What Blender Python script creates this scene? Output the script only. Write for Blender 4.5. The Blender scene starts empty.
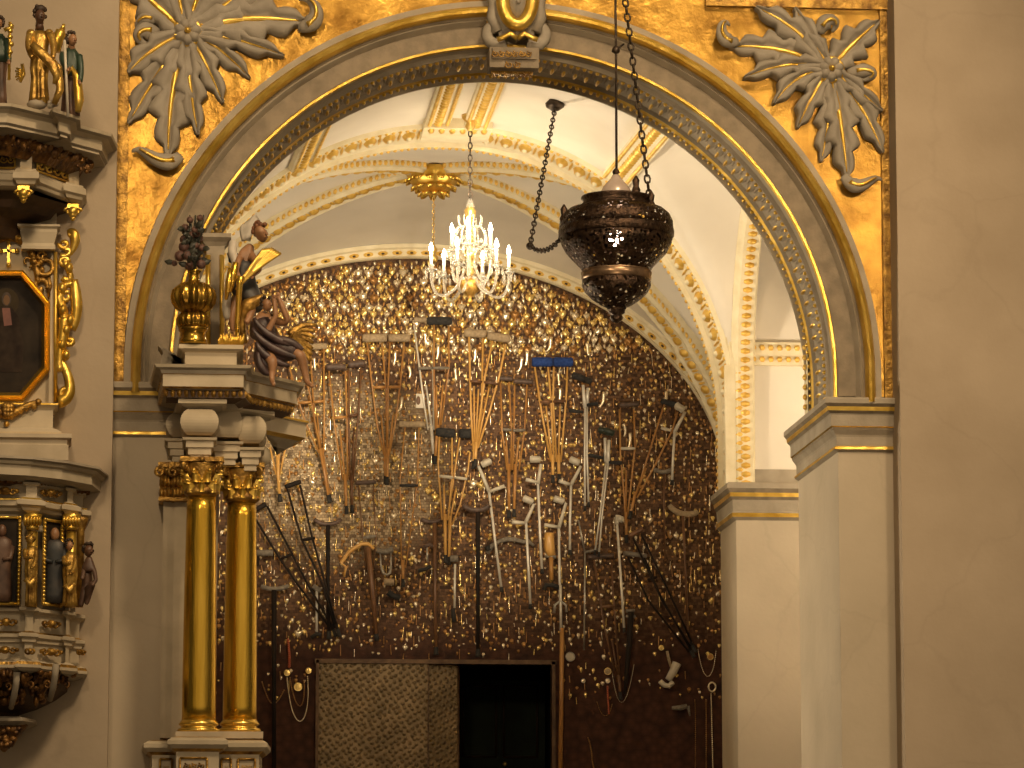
import bpy, math, random
from mathutils import Vector, Matrix
random.seed(11)
PI = math.pi
SC = bpy.context.scene
COL = SC.collection
# ------------------------------------------------------------------ camera (a long lens in the nave)
F = 3800.0
PITCH = math.atan(564.0 / F)
YAW = math.atan(349.0 * math.cos(PITCH) / F)
CAM = Vector((0, 0, 1.6))
sp, cp, sy, cy = math.sin(PITCH), math.cos(PITCH), math.sin(YAW), math.cos(YAW)
FW = Vector((sy * cp, cy * cp, sp)); RT = Vector((cy, -sy, 0)); UP = Vector((-sy * sp, -cy * sp, cp))
def ray(px, py): return FW * F + RT * (px - 512.0) + UP * (384.0 - py)
def P(px, py, Y):
    d = ray(px, py); return CAM + d * (Y / d.y)
def pm(Y): return (P(513, 384, Y) - P(512, 384, Y)).x          # metres per pixel on the plane Y
cam_d = bpy.data.cameras.new('camera'); cam_d.sensor_width = 36.0; cam_d.lens = F / 1024.0 * 36.0
cam_d.clip_end = 400
cam = bpy.data.objects.new('camera', cam_d); COL.objects.link(cam)
cam.location = CAM; cam.rotation_euler = (PI / 2 + PITCH, 0, -YAW); SC.camera = cam

# ------------------------------------------------------------------ materials
def mat(name, c1, c2=None, metallic=0.0, rough=0.6, scale=6.0, bump=0.0, bscale=40.0, detail=5.0, spec=0.5, lo=0.35, hi=0.65, stretch=(1, 1, 1)):
    m = bpy.data.materials.new(name); m.use_nodes = True
    nt = m.node_tree; N = nt.nodes; L = nt.links
    b = N['Principled BSDF']
    b.inputs['Metallic'].default_value = metallic; b.inputs['Roughness'].default_value = rough
    b.inputs['Specular IOR Level'].default_value = spec
    tc = N.new('ShaderNodeTexCoord'); mp = N.new('ShaderNodeMapping'); mp.inputs['Scale'].default_value = stretch
    L.new(tc.outputs['Object'], mp.inputs['Vector'])
    nz = N.new('ShaderNodeTexNoise'); nz.inputs['Scale'].default_value = scale; nz.inputs['Detail'].default_value = detail
    L.new(mp.outputs['Vector'], nz.inputs['Vector'])
    cr = N.new('ShaderNodeValToRGB'); cr.color_ramp.elements[0].position = lo; cr.color_ramp.elements[1].position = hi
    cr.color_ramp.elements[0].color = (*c1, 1); cr.color_ramp.elements[1].color = (*(c2 or c1), 1)
    L.new(nz.outputs['Fac'], cr.inputs['Fac']); L.new(cr.outputs['Color'], b.inputs['Base Color'])
    if bump > 0:
        n2 = N.new('ShaderNodeTexNoise'); n2.inputs['Scale'].default_value = bscale; n2.inputs['Detail'].default_value = 4
        L.new(mp.outputs['Vector'], n2.inputs['Vector'])
        bp = N.new('ShaderNodeBump'); bp.inputs['Strength'].default_value = bump; bp.inputs['Distance'].default_value = 0.02
        L.new(n2.outputs['Fac'], bp.inputs['Height']); L.new(bp.outputs['Normal'], b.inputs['Normal'])
    return m
def emit(name, col, s):
    m = bpy.data.materials.new(name); m.use_nodes = True
    b = m.node_tree.nodes['Principled BSDF']; b.inputs['Base Color'].default_value = (*col, 1)
    b.inputs['Emission Color'].default_value = (*col, 1); b.inputs['Emission Strength'].default_value = s
    return m
def wall_plaster(name, c1, c2, crack):
    """lime plaster: blotchy, with faint hairline cracks"""
    m = mat(name, c1, c2, rough=0.85, scale=1.3, bump=0.12, bscale=18, detail=8, spec=0.2, lo=0.25, hi=0.75)
    nt = m.node_tree; N = nt.nodes; L = nt.links; b = N['Principled BSDF']
    src = b.inputs['Base Color'].links[0].from_socket
    tc = N.new('ShaderNodeTexCoord')
    nz = N.new('ShaderNodeTexNoise'); nz.inputs['Scale'].default_value = 1.6; nz.inputs['Detail'].default_value = 6
    mx = N.new('ShaderNodeMix'); mx.data_type = 'VECTOR'; mx.inputs['Factor'].default_value = 0.35
    L.new(tc.outputs['Object'], nz.inputs['Vector']); L.new(tc.outputs['Object'], mx.inputs[4]); L.new(nz.outputs['Color'], mx.inputs[5])
    vo = N.new('ShaderNodeTexVoronoi'); vo.feature = 'DISTANCE_TO_EDGE'; vo.inputs['Scale'].default_value = 1.1
    L.new(mx.outputs[1], vo.inputs['Vector'])
    cr = N.new('ShaderNodeValToRGB'); cr.color_ramp.elements[0].position = 0.0; cr.color_ramp.elements[1].position = 0.012
    cr.color_ramp.elements[0].color = (crack, crack, crack, 1); cr.color_ramp.elements[1].color = (1, 1, 1, 1)
    L.new(vo.outputs['Distance'], cr.inputs['Fac'])
    mu = N.new('ShaderNodeMix'); mu.data_type = 'RGBA'; mu.blend_type = 'MULTIPLY'; mu.inputs['Factor'].default_value = 1
    L.new(src, mu.inputs[6]); L.new(cr.outputs['Color'], mu.inputs[7]); L.new(mu.outputs[2], b.inputs['Base Color'])
    return m
M = {}
M['plaster'] = wall_plaster('nave_plaster', (0.365, 0.292, 0.208), (0.475, 0.388, 0.288), 0.955)
M['plaster_left'] = wall_plaster('nave_plaster_grey', (0.35, 0.285, 0.205), (0.45, 0.37, 0.275), 0.97)
M['plaster2'] = wall_plaster('pier_plaster', (0.42, 0.36, 0.27), (0.55, 0.475, 0.365), 0.95)
M['stone'] = mat('grey_stucco', (0.29, 0.25, 0.19), (0.38, 0.33, 0.255), rough=0.75, scale=5, bump=0.15, bscale=30, spec=0.25)
M['fascia'] = mat('taupe_stucco', (0.19, 0.155, 0.11), (0.27, 0.22, 0.155), rough=0.7, scale=9, bump=0.15, bscale=50, spec=0.25)
M['leafgrey'] = mat('leaf_grey_stucco', (0.25, 0.22, 0.175), (0.33, 0.295, 0.24), rough=0.65, scale=6, bump=0.2, bscale=25, spec=0.3)
M['cream'] = mat('cream_paint', (0.42, 0.355, 0.25), (0.54, 0.465, 0.34), rough=0.6, scale=4, bump=0.06, bscale=30, spec=0.3)
M['white'] = mat('white_vault_plaster', (0.70, 0.655, 0.575), (0.79, 0.745, 0.665), rough=0.9, scale=1.2, bump=0.06, bscale=8, spec=0.15)
M['ribcream'] = mat('rib_cream', (0.72, 0.64, 0.44), (0.80, 0.73, 0.54), rough=0.7, scale=9, bump=0.1, bscale=60, spec=0.25)
M['gold'] = mat('gold_leaf', (0.58, 0.36, 0.05), (0.86, 0.60, 0.14), metallic=0.8, rough=0.34, scale=5, bump=0.30, bscale=14, detail=8)
M['goldwall'] = mat('gold_leaf_wall', (0.17, 0.082, 0.010), (0.56, 0.335, 0.065), metallic=0.8, rough=0.36, scale=4.2, bump=0.5, bscale=13, detail=12, lo=0.28, hi=0.74)
M['goldbright'] = mat('burnished_gold', (0.70, 0.43, 0.05), (0.90, 0.62, 0.14), metallic=0.88, rough=0.27, scale=2.5, bump=0.12, bscale=12)
M['goldcol'] = mat('burnished_gold_column', (0.60, 0.36, 0.035), (0.90, 0.60, 0.10), metallic=0.95, rough=0.22, scale=9, bump=0.22, bscale=26, detail=9, stretch=(1, 1, .10))  # vertical streaks in colour and bump mimic highlight stripes
M['golddark'] = mat('aged_gold', (0.13, 0.065, 0.018), (0.60, 0.36, 0.08), metallic=0.75, rough=0.42, scale=14, bump=0.5, bscale=40, lo=0.3, hi=0.68)
M['goldurn'] = mat('dark_burnished_gold', (0.22, 0.12, 0.02), (0.52, 0.32, 0.05), metallic=0.9, rough=0.24, scale=5, bump=0.15, bscale=16)
M['goldmatte'] = mat('matte_gilding', (0.24, 0.125, 0.025), (0.66, 0.42, 0.10), metallic=0.7, rough=0.38, scale=12, bump=0.4, bscale=30)
M['ribgold'] = mat('yellow_rib_gilding', (0.66, 0.40, 0.07), (0.84, 0.57, 0.14), metallic=0.35, rough=0.4, scale=9)
M['brass'] = mat('brass', (0.62, 0.43, 0.14), (0.78, 0.56, 0.2), metallic=0.9, rough=0.3, scale=8)
M['darkbrown'] = mat('dark_brown', (0.05, 0.028, 0.015), (0.09, 0.05, 0.025), rough=0.7, scale=8)  # one dark brown for undersides, moulding grounds and border ornament

# ------------------------------------------------------------------ mesh building
class MB:
    def __init__(s): s.v = []; s.f = []; s.m = []; s.s = []
    def vert(s, p): s.v.append(Vector(p)); return len(s.v) - 1
    def face(s, idx, mi=0, smooth=True): s.f.append(tuple(idx)); s.m.append(mi); s.s.append(smooth)
    def grid(s, rows, mi=0, smooth=True, closed=False, flip=False):
        ids = [[s.vert(p) for p in r] for r in rows]
        n = len(ids[0])
        for i in range(len(ids) - 1):
            for j in range(n if closed else n - 1):
                k = (j + 1) % n
                q = (ids[i][j], ids[i][k], ids[i + 1][k], ids[i + 1][j])
                m = mi[j] if isinstance(mi, (list, tuple)) else mi
                s.face(q[::-1] if flip else q, m, smooth)
        return ids
    def poly(s, pts, mi=0): s.face([s.vert(p) for p in pts], mi, False)
    def box(s, lo, hi, mi=0):
        x0, y0, z0 = lo; x1, y1, z1 = hi
        c = [s.vert(p) for p in ((x0,y0,z0),(x1,y0,z0),(x1,y1,z0),(x0,y1,z0),(x0,y0,z1),(x1,y0,z1),(x1,y1,z1),(x0,y1,z1))]
        for q in ((0,3,2,1),(4,5,6,7),(0,1,5,4),(1,2,6,5),(2,3,7,6),(3,0,4,7)): s.face([c[i] for i in q], mi, False)
    def obox(s, c, ax, ay, az, hx, hy, hz, mi=0):
        c = Vector(c); ax = Vector(ax) * hx; ay = Vector(ay) * hy; az = Vector(az) * hz
        k = [s.vert(c + ax * i + ay * j + az * l) for l in (-1, 1) for i, j in ((-1,-1),(1,-1),(1,1),(-1,1))]
        for q in ((0,3,2,1),(4,5,6,7),(0,1,5,4),(1,2,6,5),(2,3,7,6),(3,0,4,7)): s.face([k[i] for i in q], mi, False)
    def tube(s, pts, r, n=8, mi=0, caps=True, smooth=True, flat=1.0):
        pts = [Vector(p) for p in pts]; rows = []; prev = None
        for i, p in enumerate(pts):
            a = pts[max(i - 1, 0)]; b = pts[min(i + 1, len(pts) - 1)]
            t = (b - a); t = t.normalized() if t.length > 1e-9 else Vector((0, 0, 1))
            if prev is None:
                ref = Vector((0, 1, 0)) if abs(t.y) < 0.9 else Vector((1, 0, 0))
                u = t.cross(ref).normalized()
            else:
                u = (prev - t * prev.dot(t)); u = u.normalized() if u.length > 1e-6 else prev
            prev = u; w = t.cross(u)
            rr = r[i] if isinstance(r, (list, tuple)) else r
            rows.append([p + u * (rr * math.cos(2 * PI * k / n)) + w * (rr * flat * math.sin(2 * PI * k / n)) for k in range(n)])
        ids = s.grid(rows, mi, smooth, closed=True)
        if caps:
            s.face(ids[0][::-1], mi, False); s.face(ids[-1], mi, False)
    def lathe(s, c, prof, n=24, mi=0, axis='Z', sx=1.0, sy=1.0, ridge=0, amp=0.0, smooth=True):
        c = Vector(c); rows = []; mis = mi if isinstance(mi, (list, tuple)) else None
        for (r, z) in prof:
            row = []
            for k in range(n):
                a = 2 * PI * k / n
                rr = r * (1 + amp * math.cos(ridge * a)) if ridge else r
                if axis == 'Z': row.append(c + Vector((rr * sx * math.cos(a), rr * sy * math.sin(a), z)))
                else: row.append(c + Vector((rr * sx * math.cos(a), -z, rr * sy * math.sin(a))))
            rows.append(row)
        ids = [[s.vert(p) for p in r] for r in rows]
        for i in range(len(ids) - 1):
            for j in range(n):
                k = (j + 1) % n
                s.face((ids[i][j], ids[i][k], ids[i + 1][k], ids[i + 1][j]), mis[i] if mis else mi, smooth)
        s.face(ids[0][::-1], mis[0] if mis else mi, False); s.face(ids[-1], mis[-1] if mis else mi, False)
    def dome(s, o, U, V, Nn, a, b, h, mi=0, n=8):
        o = Vector(o)
        r0 = [s.vert(o + U * (a * math.cos(2*PI*k/n)) + V * (b * math.sin(2*PI*k/n))) for k in range(n)]
        r1 = [s.vert(o + U * (a * .7 * math.cos(2*PI*k/n)) + V * (b * .7 * math.sin(2*PI*k/n)) + Nn * (h * .7)) for k in range(n)]
        t = s.vert(o + Nn * h)
        for k in range(n):
            j = (k + 1) % n
            s.face((r0[k], r0[j], r1[j], r1[k]), mi); s.face((r1[k], r1[j], t), mi)
    def ball(s, c, rx, ry=None, rz=None, n=12, m=7, mi=0):
        ry = rx if ry is None else ry; rz = rx if rz is None else rz; c = Vector(c)
        rows = []
        for i in range(m + 1):
            th = PI * i / m
            th = min(max(th, 0.06), PI - 0.06)
            rows.append([c + Vector((rx * math.sin(th) * math.cos(2*PI*k/n), ry * math.sin(th) * math.sin(2*PI*k/n), rz * math.cos(th))) for k in range(n)])
        ids = s.grid(rows, mi, True, closed=True, flip=True)
        s.face(ids[0], mi); s.face(ids[-1][::-1], mi)
    def sweep(s, path, prof, mi=0, smooth=False, caps=False):
        rows = [[o + U * u + V * v for (u, v) in prof] for (o, U, V) in path]
        ids = s.grid(rows, mi, smooth)
        if caps:
            m = mi[0] if isinstance(mi, (list, tuple)) else mi
            s.face(ids[0], m, False); s.face(ids[-1][::-1], m, False)
    def prism(s, outline, back, mi=0, side=None):
        """outline: 3-D points (front face, flat); back: vector to the rear face"""
        a = [s.vert(p) for p in outline]; b = [s.vert(Vector(p) + back) for p in outline]
        s.face(a, mi, False); s.face(b[::-1], mi, False)
        for i in range(len(a)):
            j = (i + 1) % len(a); s.face((a[j], a[i], b[i], b[j]), mi if side is None else side, False)
    def build(s, name, mats, parent=None, loc=None, label=None, cat=None, group=None, kind=None, autosmooth=True):
        if loc is None:
            if parent is not None: loc = Vector((0, 0, 0)); off = WORLD.get(parent.name, Vector((0, 0, 0)))
            else:
                xs = [p.x for p in s.v]; ys = [p.y for p in s.v]; zs = [p.z for p in s.v]
                loc = Vector(((min(xs) + max(xs)) / 2, (min(ys) + max(ys)) / 2, min(zs))); off = loc
        else: off = Vector((0, 0, 0))
        me = bpy.data.meshes.new(name)
        me.from_pydata([tuple(p - off) for p in s.v], [], s.f)
        mats = mats if isinstance(mats, (list, tuple)) else [mats]
        for m in mats: me.materials.append(M[m] if isinstance(m, str) else m)
        me.polygons.foreach_set('material_index', s.m)
        me.polygons.foreach_set('use_smooth', s.s)
        me.update()
        o = bpy.data.objects.new(name, me); COL.objects.link(o); o.location = loc
        if parent is not None:
            o.parent = parent
            WORLD[o.name] = WORLD.get(parent.name, Vector((0, 0, 0)))
        else: WORLD[o.name] = Vector(off) if loc is not None else Vector((0, 0, 0))
        tag(o, label, cat, group, kind)
        return o
WORLD = {}
def tag(o, label=None, cat=None, group=None, kind=None):
    if label: o['label'] = label
    if cat: o['category'] = cat
    if group: o['group'] = group
    if kind: o['kind'] = kind
def thing(name, label, cat, loc, group=None):
    o = bpy.data.objects.new(name, None); COL.objects.link(o); o.location = loc
    o.empty_display_size = 0.1
    WORLD[o.name] = Vector(loc); tag(o, label, cat, group); return o
def struct(mb, name, mats): return mb.build(name, mats, kind='structure')

def arc_path(c, R, a0, a1, n, legs=0.0, legs_end=None):
    """frames along an arch in the XZ plane; U points outwards, V towards the nave"""
    out = []; V = Vector((0, -1, 0))
    le = legs if legs_end is None else legs_end
    for i in range(n + 1):
        a = a0 + (a1 - a0) * i / n
        U = Vector((math.cos(a), 0, math.sin(a))); out.append((c + U * R, U, V))
    if legs: out.insert(0, (out[0][0] - Vector((0, 0, legs)), out[0][1], V))
    if le: out.append((out[-1][0] - Vector((0, 0, le)), out[-1][1], V))
    return out
def plan_path(pts, z):
    """frames along a plan polyline with mitred outward normals (outward = left-hand side turned towards the viewer)"""
    pts = [Vector((p[0], p[1], 0)) for p in pts]; out = []
    nrm = []
    for a, b in zip(pts, pts[1:]):
        d = (b - a).normalized(); nrm.append(Vector((d.y, -d.x, 0)))
    for i, p in enumerate(pts):
        if i == 0: n = nrm[0]
        elif i == len(pts) - 1: n = nrm[-1]
        else:
            n = nrm[i - 1] + nrm[i]; n = n * (1.0 / max(0.3, (1 + nrm[i - 1].dot(nrm[i]))))
        out.append((Vector((p.x, p.y, z)), n, Vector((0, 0, 1))))
    return out
def at_len(path, step, start=0.0):
    """evenly spaced frames along a path"""
    res = []; d = start; acc = 0.0
    for (a, b) in zip(path, path[1:]):
        L = (b[0] - a[0]).length
        while L > 1e-9 and d <= acc + L:
            t = (d - acc) / L
            T = (b[0] - a[0]).normalized()
            res.append((a[0].lerp(b[0], t), a[1].lerp(b[1], t).normalized(), a[2].lerp(b[2], t).normalized(), T)); d += step
        acc += L
    return res
def light(name, kind, loc, power, col, size=.1, rot=None, spot=None, blend=.5, sy_=None):
    d = bpy.data.lights.new(name, kind); d.energy = power; d.color = col
    if kind == 'AREA':
        d.size = size
        if sy_: d.shape = 'RECTANGLE'; d.size_y = sy_
    else: d.shadow_soft_size = size
    if kind == 'SPOT': d.spot_size = spot; d.spot_blend = blend
    o = bpy.data.objects.new(name, d); COL.objects.link(o); o.location = loc
    if rot is not None:
        v = Vector(rot) - Vector(loc); o.rotation_euler = v.to_track_quat('-Z', 'Y').to_euler()
    return o
# ------------------------------------------------------------------ setting: nave wall, arch, piers, chapel
YP, YF, YA, YB, Y1, Y1B, Y2 = 26.7, 27.0, 27.85, 28.75, 31.6, 32.45, 37.5
kF = pm(YF)
C0 = P(505.5, 372, YF)
XC = C0.x
def XZ(px, py, Y): p = P(px, py, Y); return p.x, p.z
ZTOP = P(500, -160, YF).z
ZSP = P(838, 399, YF).z            # springing = top of the pier caps
# floor
b = MB(); b.box((-6, 18, -0.1), (14, 42, 0.0)); struct(b, 'floor', mat('stone_floor', (0.2, 0.17, 0.13), (0.28, 0.24, 0.19), rough=0.4, scale=2))

# piers beside the arch (nave side): plain wall strips standing a little proud
xl = P(116, 200, YP).x; xr = P(898.5, 300, YP).x
b = MB(); b.box((xl - 5.0, YP, 0), (xl, YP + 3.0, ZTOP + .5)); struct(b, 'wall_left', ['plaster_left'])
b = MB(); b.box((xr, YP, 0), (xr + 6.0, YP + 3.0, ZTOP + .5)); struct(b, 'wall_right', ['plaster'])

# gilded spandrel wall with the arched hole
xa, xb_ = xl - .05, xr + .05
Rout = 376 * kF
b = MB(); N = 96
inner, outer = [], []
zb = P(505, 399, YF).z
cor = (math.atan2(ZTOP - C0.z, xb_ - XC), math.atan2(ZTOP - C0.z, xa - XC))
angs = sorted([PI * i / N for i in range(N + 1)] + list(cor))
for a in angs:
    d = Vector((math.cos(a), 0, math.sin(a)))
    inner.append(C0 + d * Rout)
    t = 1e9
    if d.x > 1e-6: t = min(t, (xb_ - XC) / d.x)
    if d.x < -1e-6: t = min(t, (xa - XC) / d.x)
    if d.z > 1e-6: t = min(t, (ZTOP - C0.z) / d.z)
    outer.append(C0 + d * t)
inner = [Vector((C0.x + Rout, YF, zb))] + inner + [Vector((C0.x - Rout, YF, zb))]
outer = [Vector((xb_, YF, zb))] + outer + [Vector((xa, YF, zb))]
b.grid([inner, outer], 0, False)
back = Vector((0, .8, 0))
b.grid([[p + back for p in inner], [p + back for p in outer]], 0, False, flip=True)
struct(b, 'wall_front', ['goldwall'])
# raised gilt border at the spandrels' outer edges
b = MB()
for x0, x1 in ((xl, xl + .075), (xr - .055, xr)): b.box((x0, YF - .03, zb), (x1, YF + .02, ZTOP))
zt = P(800, 9, YF).z; b.box((xr - 1.35, YF - .05, zt), (xr, YF, zt + .1))
struct(b, 'trim_1', ['golddark'])

# archivolt
leg = C0.z - zb
path = arc_path(C0, 0.0, 0, PI, 96, legs=leg)
prof = []; mi = []
def seg(r, v, m=None):
    prof.append((r * kF, v)); 
    if m is not None: mi.append(m)
seg(379, 0.0); seg(378, .05, 0); seg(371.5, .06, 0); 
for k in range(0, 7):                       # gilt torus
    a = PI * k / 6; seg(366.5 + 5.2 * math.cos(a), .05 + .075 * math.sin(a), 1)
seg(359, .035, 2); seg(357, .055, 0); seg(355, .03, 0); seg(353, .0, 0); seg(335, .0, 2); seg(334, .02, 0); seg(333, .035, 1); seg(330.8, .035, 1); seg(330, 0, 1)
def arch_frame(path, prof, mi): 
    rows = [[o + U * u + V * v for (u, v) in prof] for (o, U, V) in path]; return rows
b = MB(); b.grid(arch_frame(path, prof, mi), mi, False)
# intrados: profile runs back into the opening
pr2 = [(330, 0), (330, -.10), (326, -.12), (326, -.20), (329, -.22), (329, -.60), (325, -.62), (323.5, -.66), (325, -.70), (327, -.72), (327, -.80), (322, -.82), (322, -.85)]
mi2 = [0, 0, 0, 0, 0, 0, 1, 0, 0, 0, 0, 0]
b.grid([[o + U * (u * kF) + V * v for (u, v) in pr2] for (o, U, V) in path], mi2, False)
# leaf-and-dart enrichment of the intrados, gilt
for (o, U, V, T) in at_len([(o + U * (329 * kF) - V * .41, U, V) for (o, U, V) in path], .088, .03):
    b.dome(o - V * .0, T, V, -U, .034, .16, .03, 0, 6); b.dome(o - V * .02 - U * .02, T, V, -U, .016, .10, .022, 1, 6)
    b.dome(o + T * .044 + V * .06, T, V, -U, .012, .09, .025, 0, 5)
for (o, U, V, T) in at_len([(o + U * (326 * kF) - V * .16, U, V) for (o, U, V) in path], .05):
    b.dome(o, T, V, -U, .018, .03, .02, 1, 5)
for (o, U, V, T) in at_len([(o + U * (327 * kF) - V * .76, U, V) for (o, U, V) in path], .055):
    b.dome(o, T, V, -U, .02, .035, .03, 1, 5)
struct(b, 'trim_2', ['stone', 'gold', 'fascia'])

# impost caps: py -> profile (outward metres, z) at the front corner
def impost(pyz, Y, px):
    return [(o, P(px, py, Y).z) for (o, py) in pyz]
def cap_profile(Yr, px, y0, s=1.0):
    pts = [(-.02, y0), (.10, y0), (.11, y0 + 1.5), (.11, y0 + 6), (.09, y0 + 9), (.085, y0 + 13), (.065, y0 + 15.5), (.06, y0 + 17), (.06, y0 + 28), (.05, y0 + 29), (.045, y0 + 31.5), (.02, y0 + 36), (.015, y0 + 38), (.015, y0 + 47), (.03, y0 + 48), (.03, y0 + 50.5), (.0, y0 + 53), (-.02, y0 + 53)]
    return [(o * s, P(px, y0 + (py - y0) * s * (YF / Yr) ** 1, Yr).z) for (o, py) in pts]
cap_mi = [0, 0, 0, 2, 1, 2, 0, 0, 1, 2, 0, 0, 0, 1, 1, 0, 0]
def impost_block(name, plan, prof, mats=('stone', 'gold', 'fascia')):
    b = MB(); b.sweep([(o, U, V) for (o, U, V) in plan_path(plan, 0)], prof, cap_mi, False)
    return struct(b, name, list(mats))
xj = P(838.5, 480, YF).x                      # right jamb
xjl = 2 * XC - xj
cp_ = cap_profile(YF, 838, 399)
# right pier
b = MB(); b.box((xj, YF, 0), (xr + .2, YB, ZSP + .02)); struct(b, 'wall_pier_right', ['plaster2'])
impost_block('trim_3', [(xj, YB + .6), (xj, YB), (xj, YF), (xr + .1, YF)][1:], cp_)
b = MB(); b.box((xl - .2, YF, 0), (xjl, YB, ZSP + .02)); struct(b, 'wall_pier_left', ['plaster2'])
impost_block('trim_4', [(xl - .1, YF), (xjl, YF), (xjl, YB)], [(o, z + .045) for (o, z) in cp_])

# ------------------------------------------------------------------ chapel, first bay (groin vault)
k1 = pm(Y1)
C1 = P(446, 410, Y1); R1 = 290 * k1
ZS1 = P(735, 484, Y1).z
xp = P(735.5, 560, Y1).x                      # corner of the far pier
xpl = 2 * C1.x - xp
zlat = P(733, 390, Y1).z; rl = (Y1 - YA - .02) / 2; ym = (Y1 + YA + .02) / 2
def z_bay1(x, y):
    dx = min(abs(x - C1.x), R1); z1 = C1.z + math.sqrt(max(R1 * R1 - dx * dx, 0))
    dy = abs(y - ym); z2 = zlat + math.sqrt(max(rl * rl - dy * dy, 0)) if dy < rl else -9
    return max(z1, z2)
b = MB(); rows = []
nx, ny = 90, 36
xs0, xs1 = 2 * C1.x - (xp + .06), xp + .06
for j in range(ny + 1):
    y = YA - .05 + (Y1 + .02 - YA + .05) * j / ny
    rows.append([Vector((x, y, z_bay1(x, y))) for x in [C1.x + (xs1 - C1.x) * math.sin(PI / 2 * (2 * i / nx - 1)) for i in range(nx + 1)]])
b.grid(rows, 0, True)
struct(b, 'ceiling', ['white'])
# side aisle beyond the lateral arch, closed far off to the right and left
b = MB()
b.box((xp + .01, Y1, 0), (xp + 3.2, Y1 + .5, ZTOP)); struct(b, 'wall_aisle_right', ['white'])
b = MB(); b.box((xpl - 3.2, Y1, 0), (xpl - .01, Y1 + .5, ZTOP)); struct(b, 'wall_aisle_left', ['white'])
b = MB()
for s, x0 in ((1, xp + 3.2), (-1, xpl - 3.2)): b.box((min(x0, x0 + .2 * s), YF, 0), (max(x0, x0 + .2 * s), Y1 + .5, ZTOP))
b.box((xpl - 3.4, YF + .5, ZTOP), (xp + 3.4, Y2 + .4, ZTOP + .2))
struct(b, 'wall_aisle_ends', ['white'])
# far piers carrying the second arch
b = MB(); b.box((xp, Y1 - .06, 0), (xp + .9, Y1B, ZS1)); struct(b, 'wall_far_pier_right', ['plaster2'])
b = MB(); b.box((xpl - .9, Y1 - .06, 0), (xpl, Y1B, ZS1)); struct(b, 'wall_far_pier_left', ['plaster2'])
def far_cap(s):
    pts = [(-.02, 484), (.075, 484), (.085, 485), (.085, 490), (.06, 494), (.055, 498), (.035, 501), (.03, 512), (.04, 514), (.035, 518), (.0, 521), (-.02, 521)]
    return [(o, P(735, py, Y1).z) for (o, py) in pts]
fmi = [0, 0, 0, 2, 1, 2, 0, 0, 1, 0, 0]
b = MB(); b.sweep(plan_path([(xp, Y1B), (xp, Y1 - .06), (xp + .95, Y1 - .06)], 0), far_cap(1), fmi); struct(b, 'trim_5', ['stone', 'gold', 'fascia'])
b = MB(); b.sweep(plan_path([(xpl - .95, Y1 - .06), (xpl, Y1 - .06), (xpl, Y1B)], 0), far_cap(1), fmi); struct(b, 'trim_6', ['stone', 'gold', 'fascia'])
# second arch: enriched soffit band
b = MB(); legs = C1.z - ZS1
path = arc_path(C1, R1, 0, PI, 72, legs=legs)
pr = [(.05, .02), (.0, .02), (-.035, .0), (-.035, -.08), (.0, -.10), (.0, -.75), (-.035, -.77), (-.035, -.85), (.3, -.85)]
b.sweep(path, pr, [0, 0, 0, 0, 0, 0, 0, 0])
for (o, U, V, T) in at_len([(o - V * .42, U, V) for (o, U, V) in path], .17):
    b.dome(o, T, V, -U, .06, .16, .035, 1, 8); b.dome(o - U * .02, T, V, -U, .03, .08, .03, 0, 6)
    b.dome(o + T * .085, T, V, -U, .014, .20, .02, 1, 5)
for dv in (-.04, -.81):
    for (o, U, V, T) in at_len([(o + V * dv - U * .035, U, V) for (o, U, V) in path], .06): b.dome(o, T, V, -U, .02, .03, .018, 1, 5)
struct(b, 'trim_7', ['ribcream', 'ribgold'])
# lateral transverse rib on the right (and its twin on the left)
def lateral(s, nm):
    b = MB(); x0 = xp + .03 if s > 0 else xpl - .03
    path = []
    for i in range(41):
        a = PI * i / 40
        d = Vector((0, math.cos(a), math.sin(a)))
        path.append((Vector((x0, ym, zlat)) + d * (rl - .02), d, Vector((-s, 0, 0))))
    path.insert(0, (path[0][0] - Vector((0, 0, zlat - ZS1)), path[0][1], path[0][2]))
    path.append((path[-1][0] - Vector((0, 0, zlat - ZSP)), path[-1][1], path[-1][2]))
    pr = [(.12, .05), (.02, .06), (-.0, .05), (-.02, .03), (-.05, .01), (-.05, -.12), (-.02, -.14), (.1, -.14)]
    b.sweep(path, pr, 0)
    for (o, U, V, T) in at_len([(o + U * .07 + V * .058, U, V) for (o, U, V) in path], .075): b.dome(o, T, U, V, .026, .035, .025, 1, 6)
    for (o, U, V, T) in at_len([(o - U * .05 - V * .055, U, V) for (o, U, V) in path], .075): b.dome(o, T, V, -U, .028, .045, .028, 1, 6)
    struct(b, nm, ['ribcream', 'ribgold'])
lateral(1, 'trim_8'); lateral(-1, 'trim_9')
# panels on the aisle wall seen through it
b = MB(); yw = Y1 - .0
xA = P(741, 420, Y1).x; xB = xp + 2.0
for (ya, yb, m) in ((343, 354, 0), (354, 366, 1)):
    z1, z0 = P(760, ya, Y1).z, P(760, yb, Y1).z
    b.box((xA - .1, yw - .05, z0), (xB, yw + .02, z1), 0)
    for i in range(26): b.dome(Vector((xA + .03 + i * .075, yw - .05, (z0 + z1) / 2)), Vector((1, 0, 0)), Vector((0, 0, 1)), Vector((0, -1, 0)), .026, .028, .03, 1, 6)
z0, z1 = ZS1, P(741, 366, Y1).z
b.box((xA - .14, yw - .05, z0), (xA + .05, yw + .02, z1), 0)
for i in range(int((z1 - z0) / .075)): b.dome(Vector((xA - .02, yw - .05, z0 + .04 + i * .075)), Vector((1, 0, 0)), Vector((0, 0, 1)), Vector((0, -1, 0)), .035, .028, .03, 1, 6)
struct(b, 'trim_10', ['ribcream', 'ribgold'])
b = MB()
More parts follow.
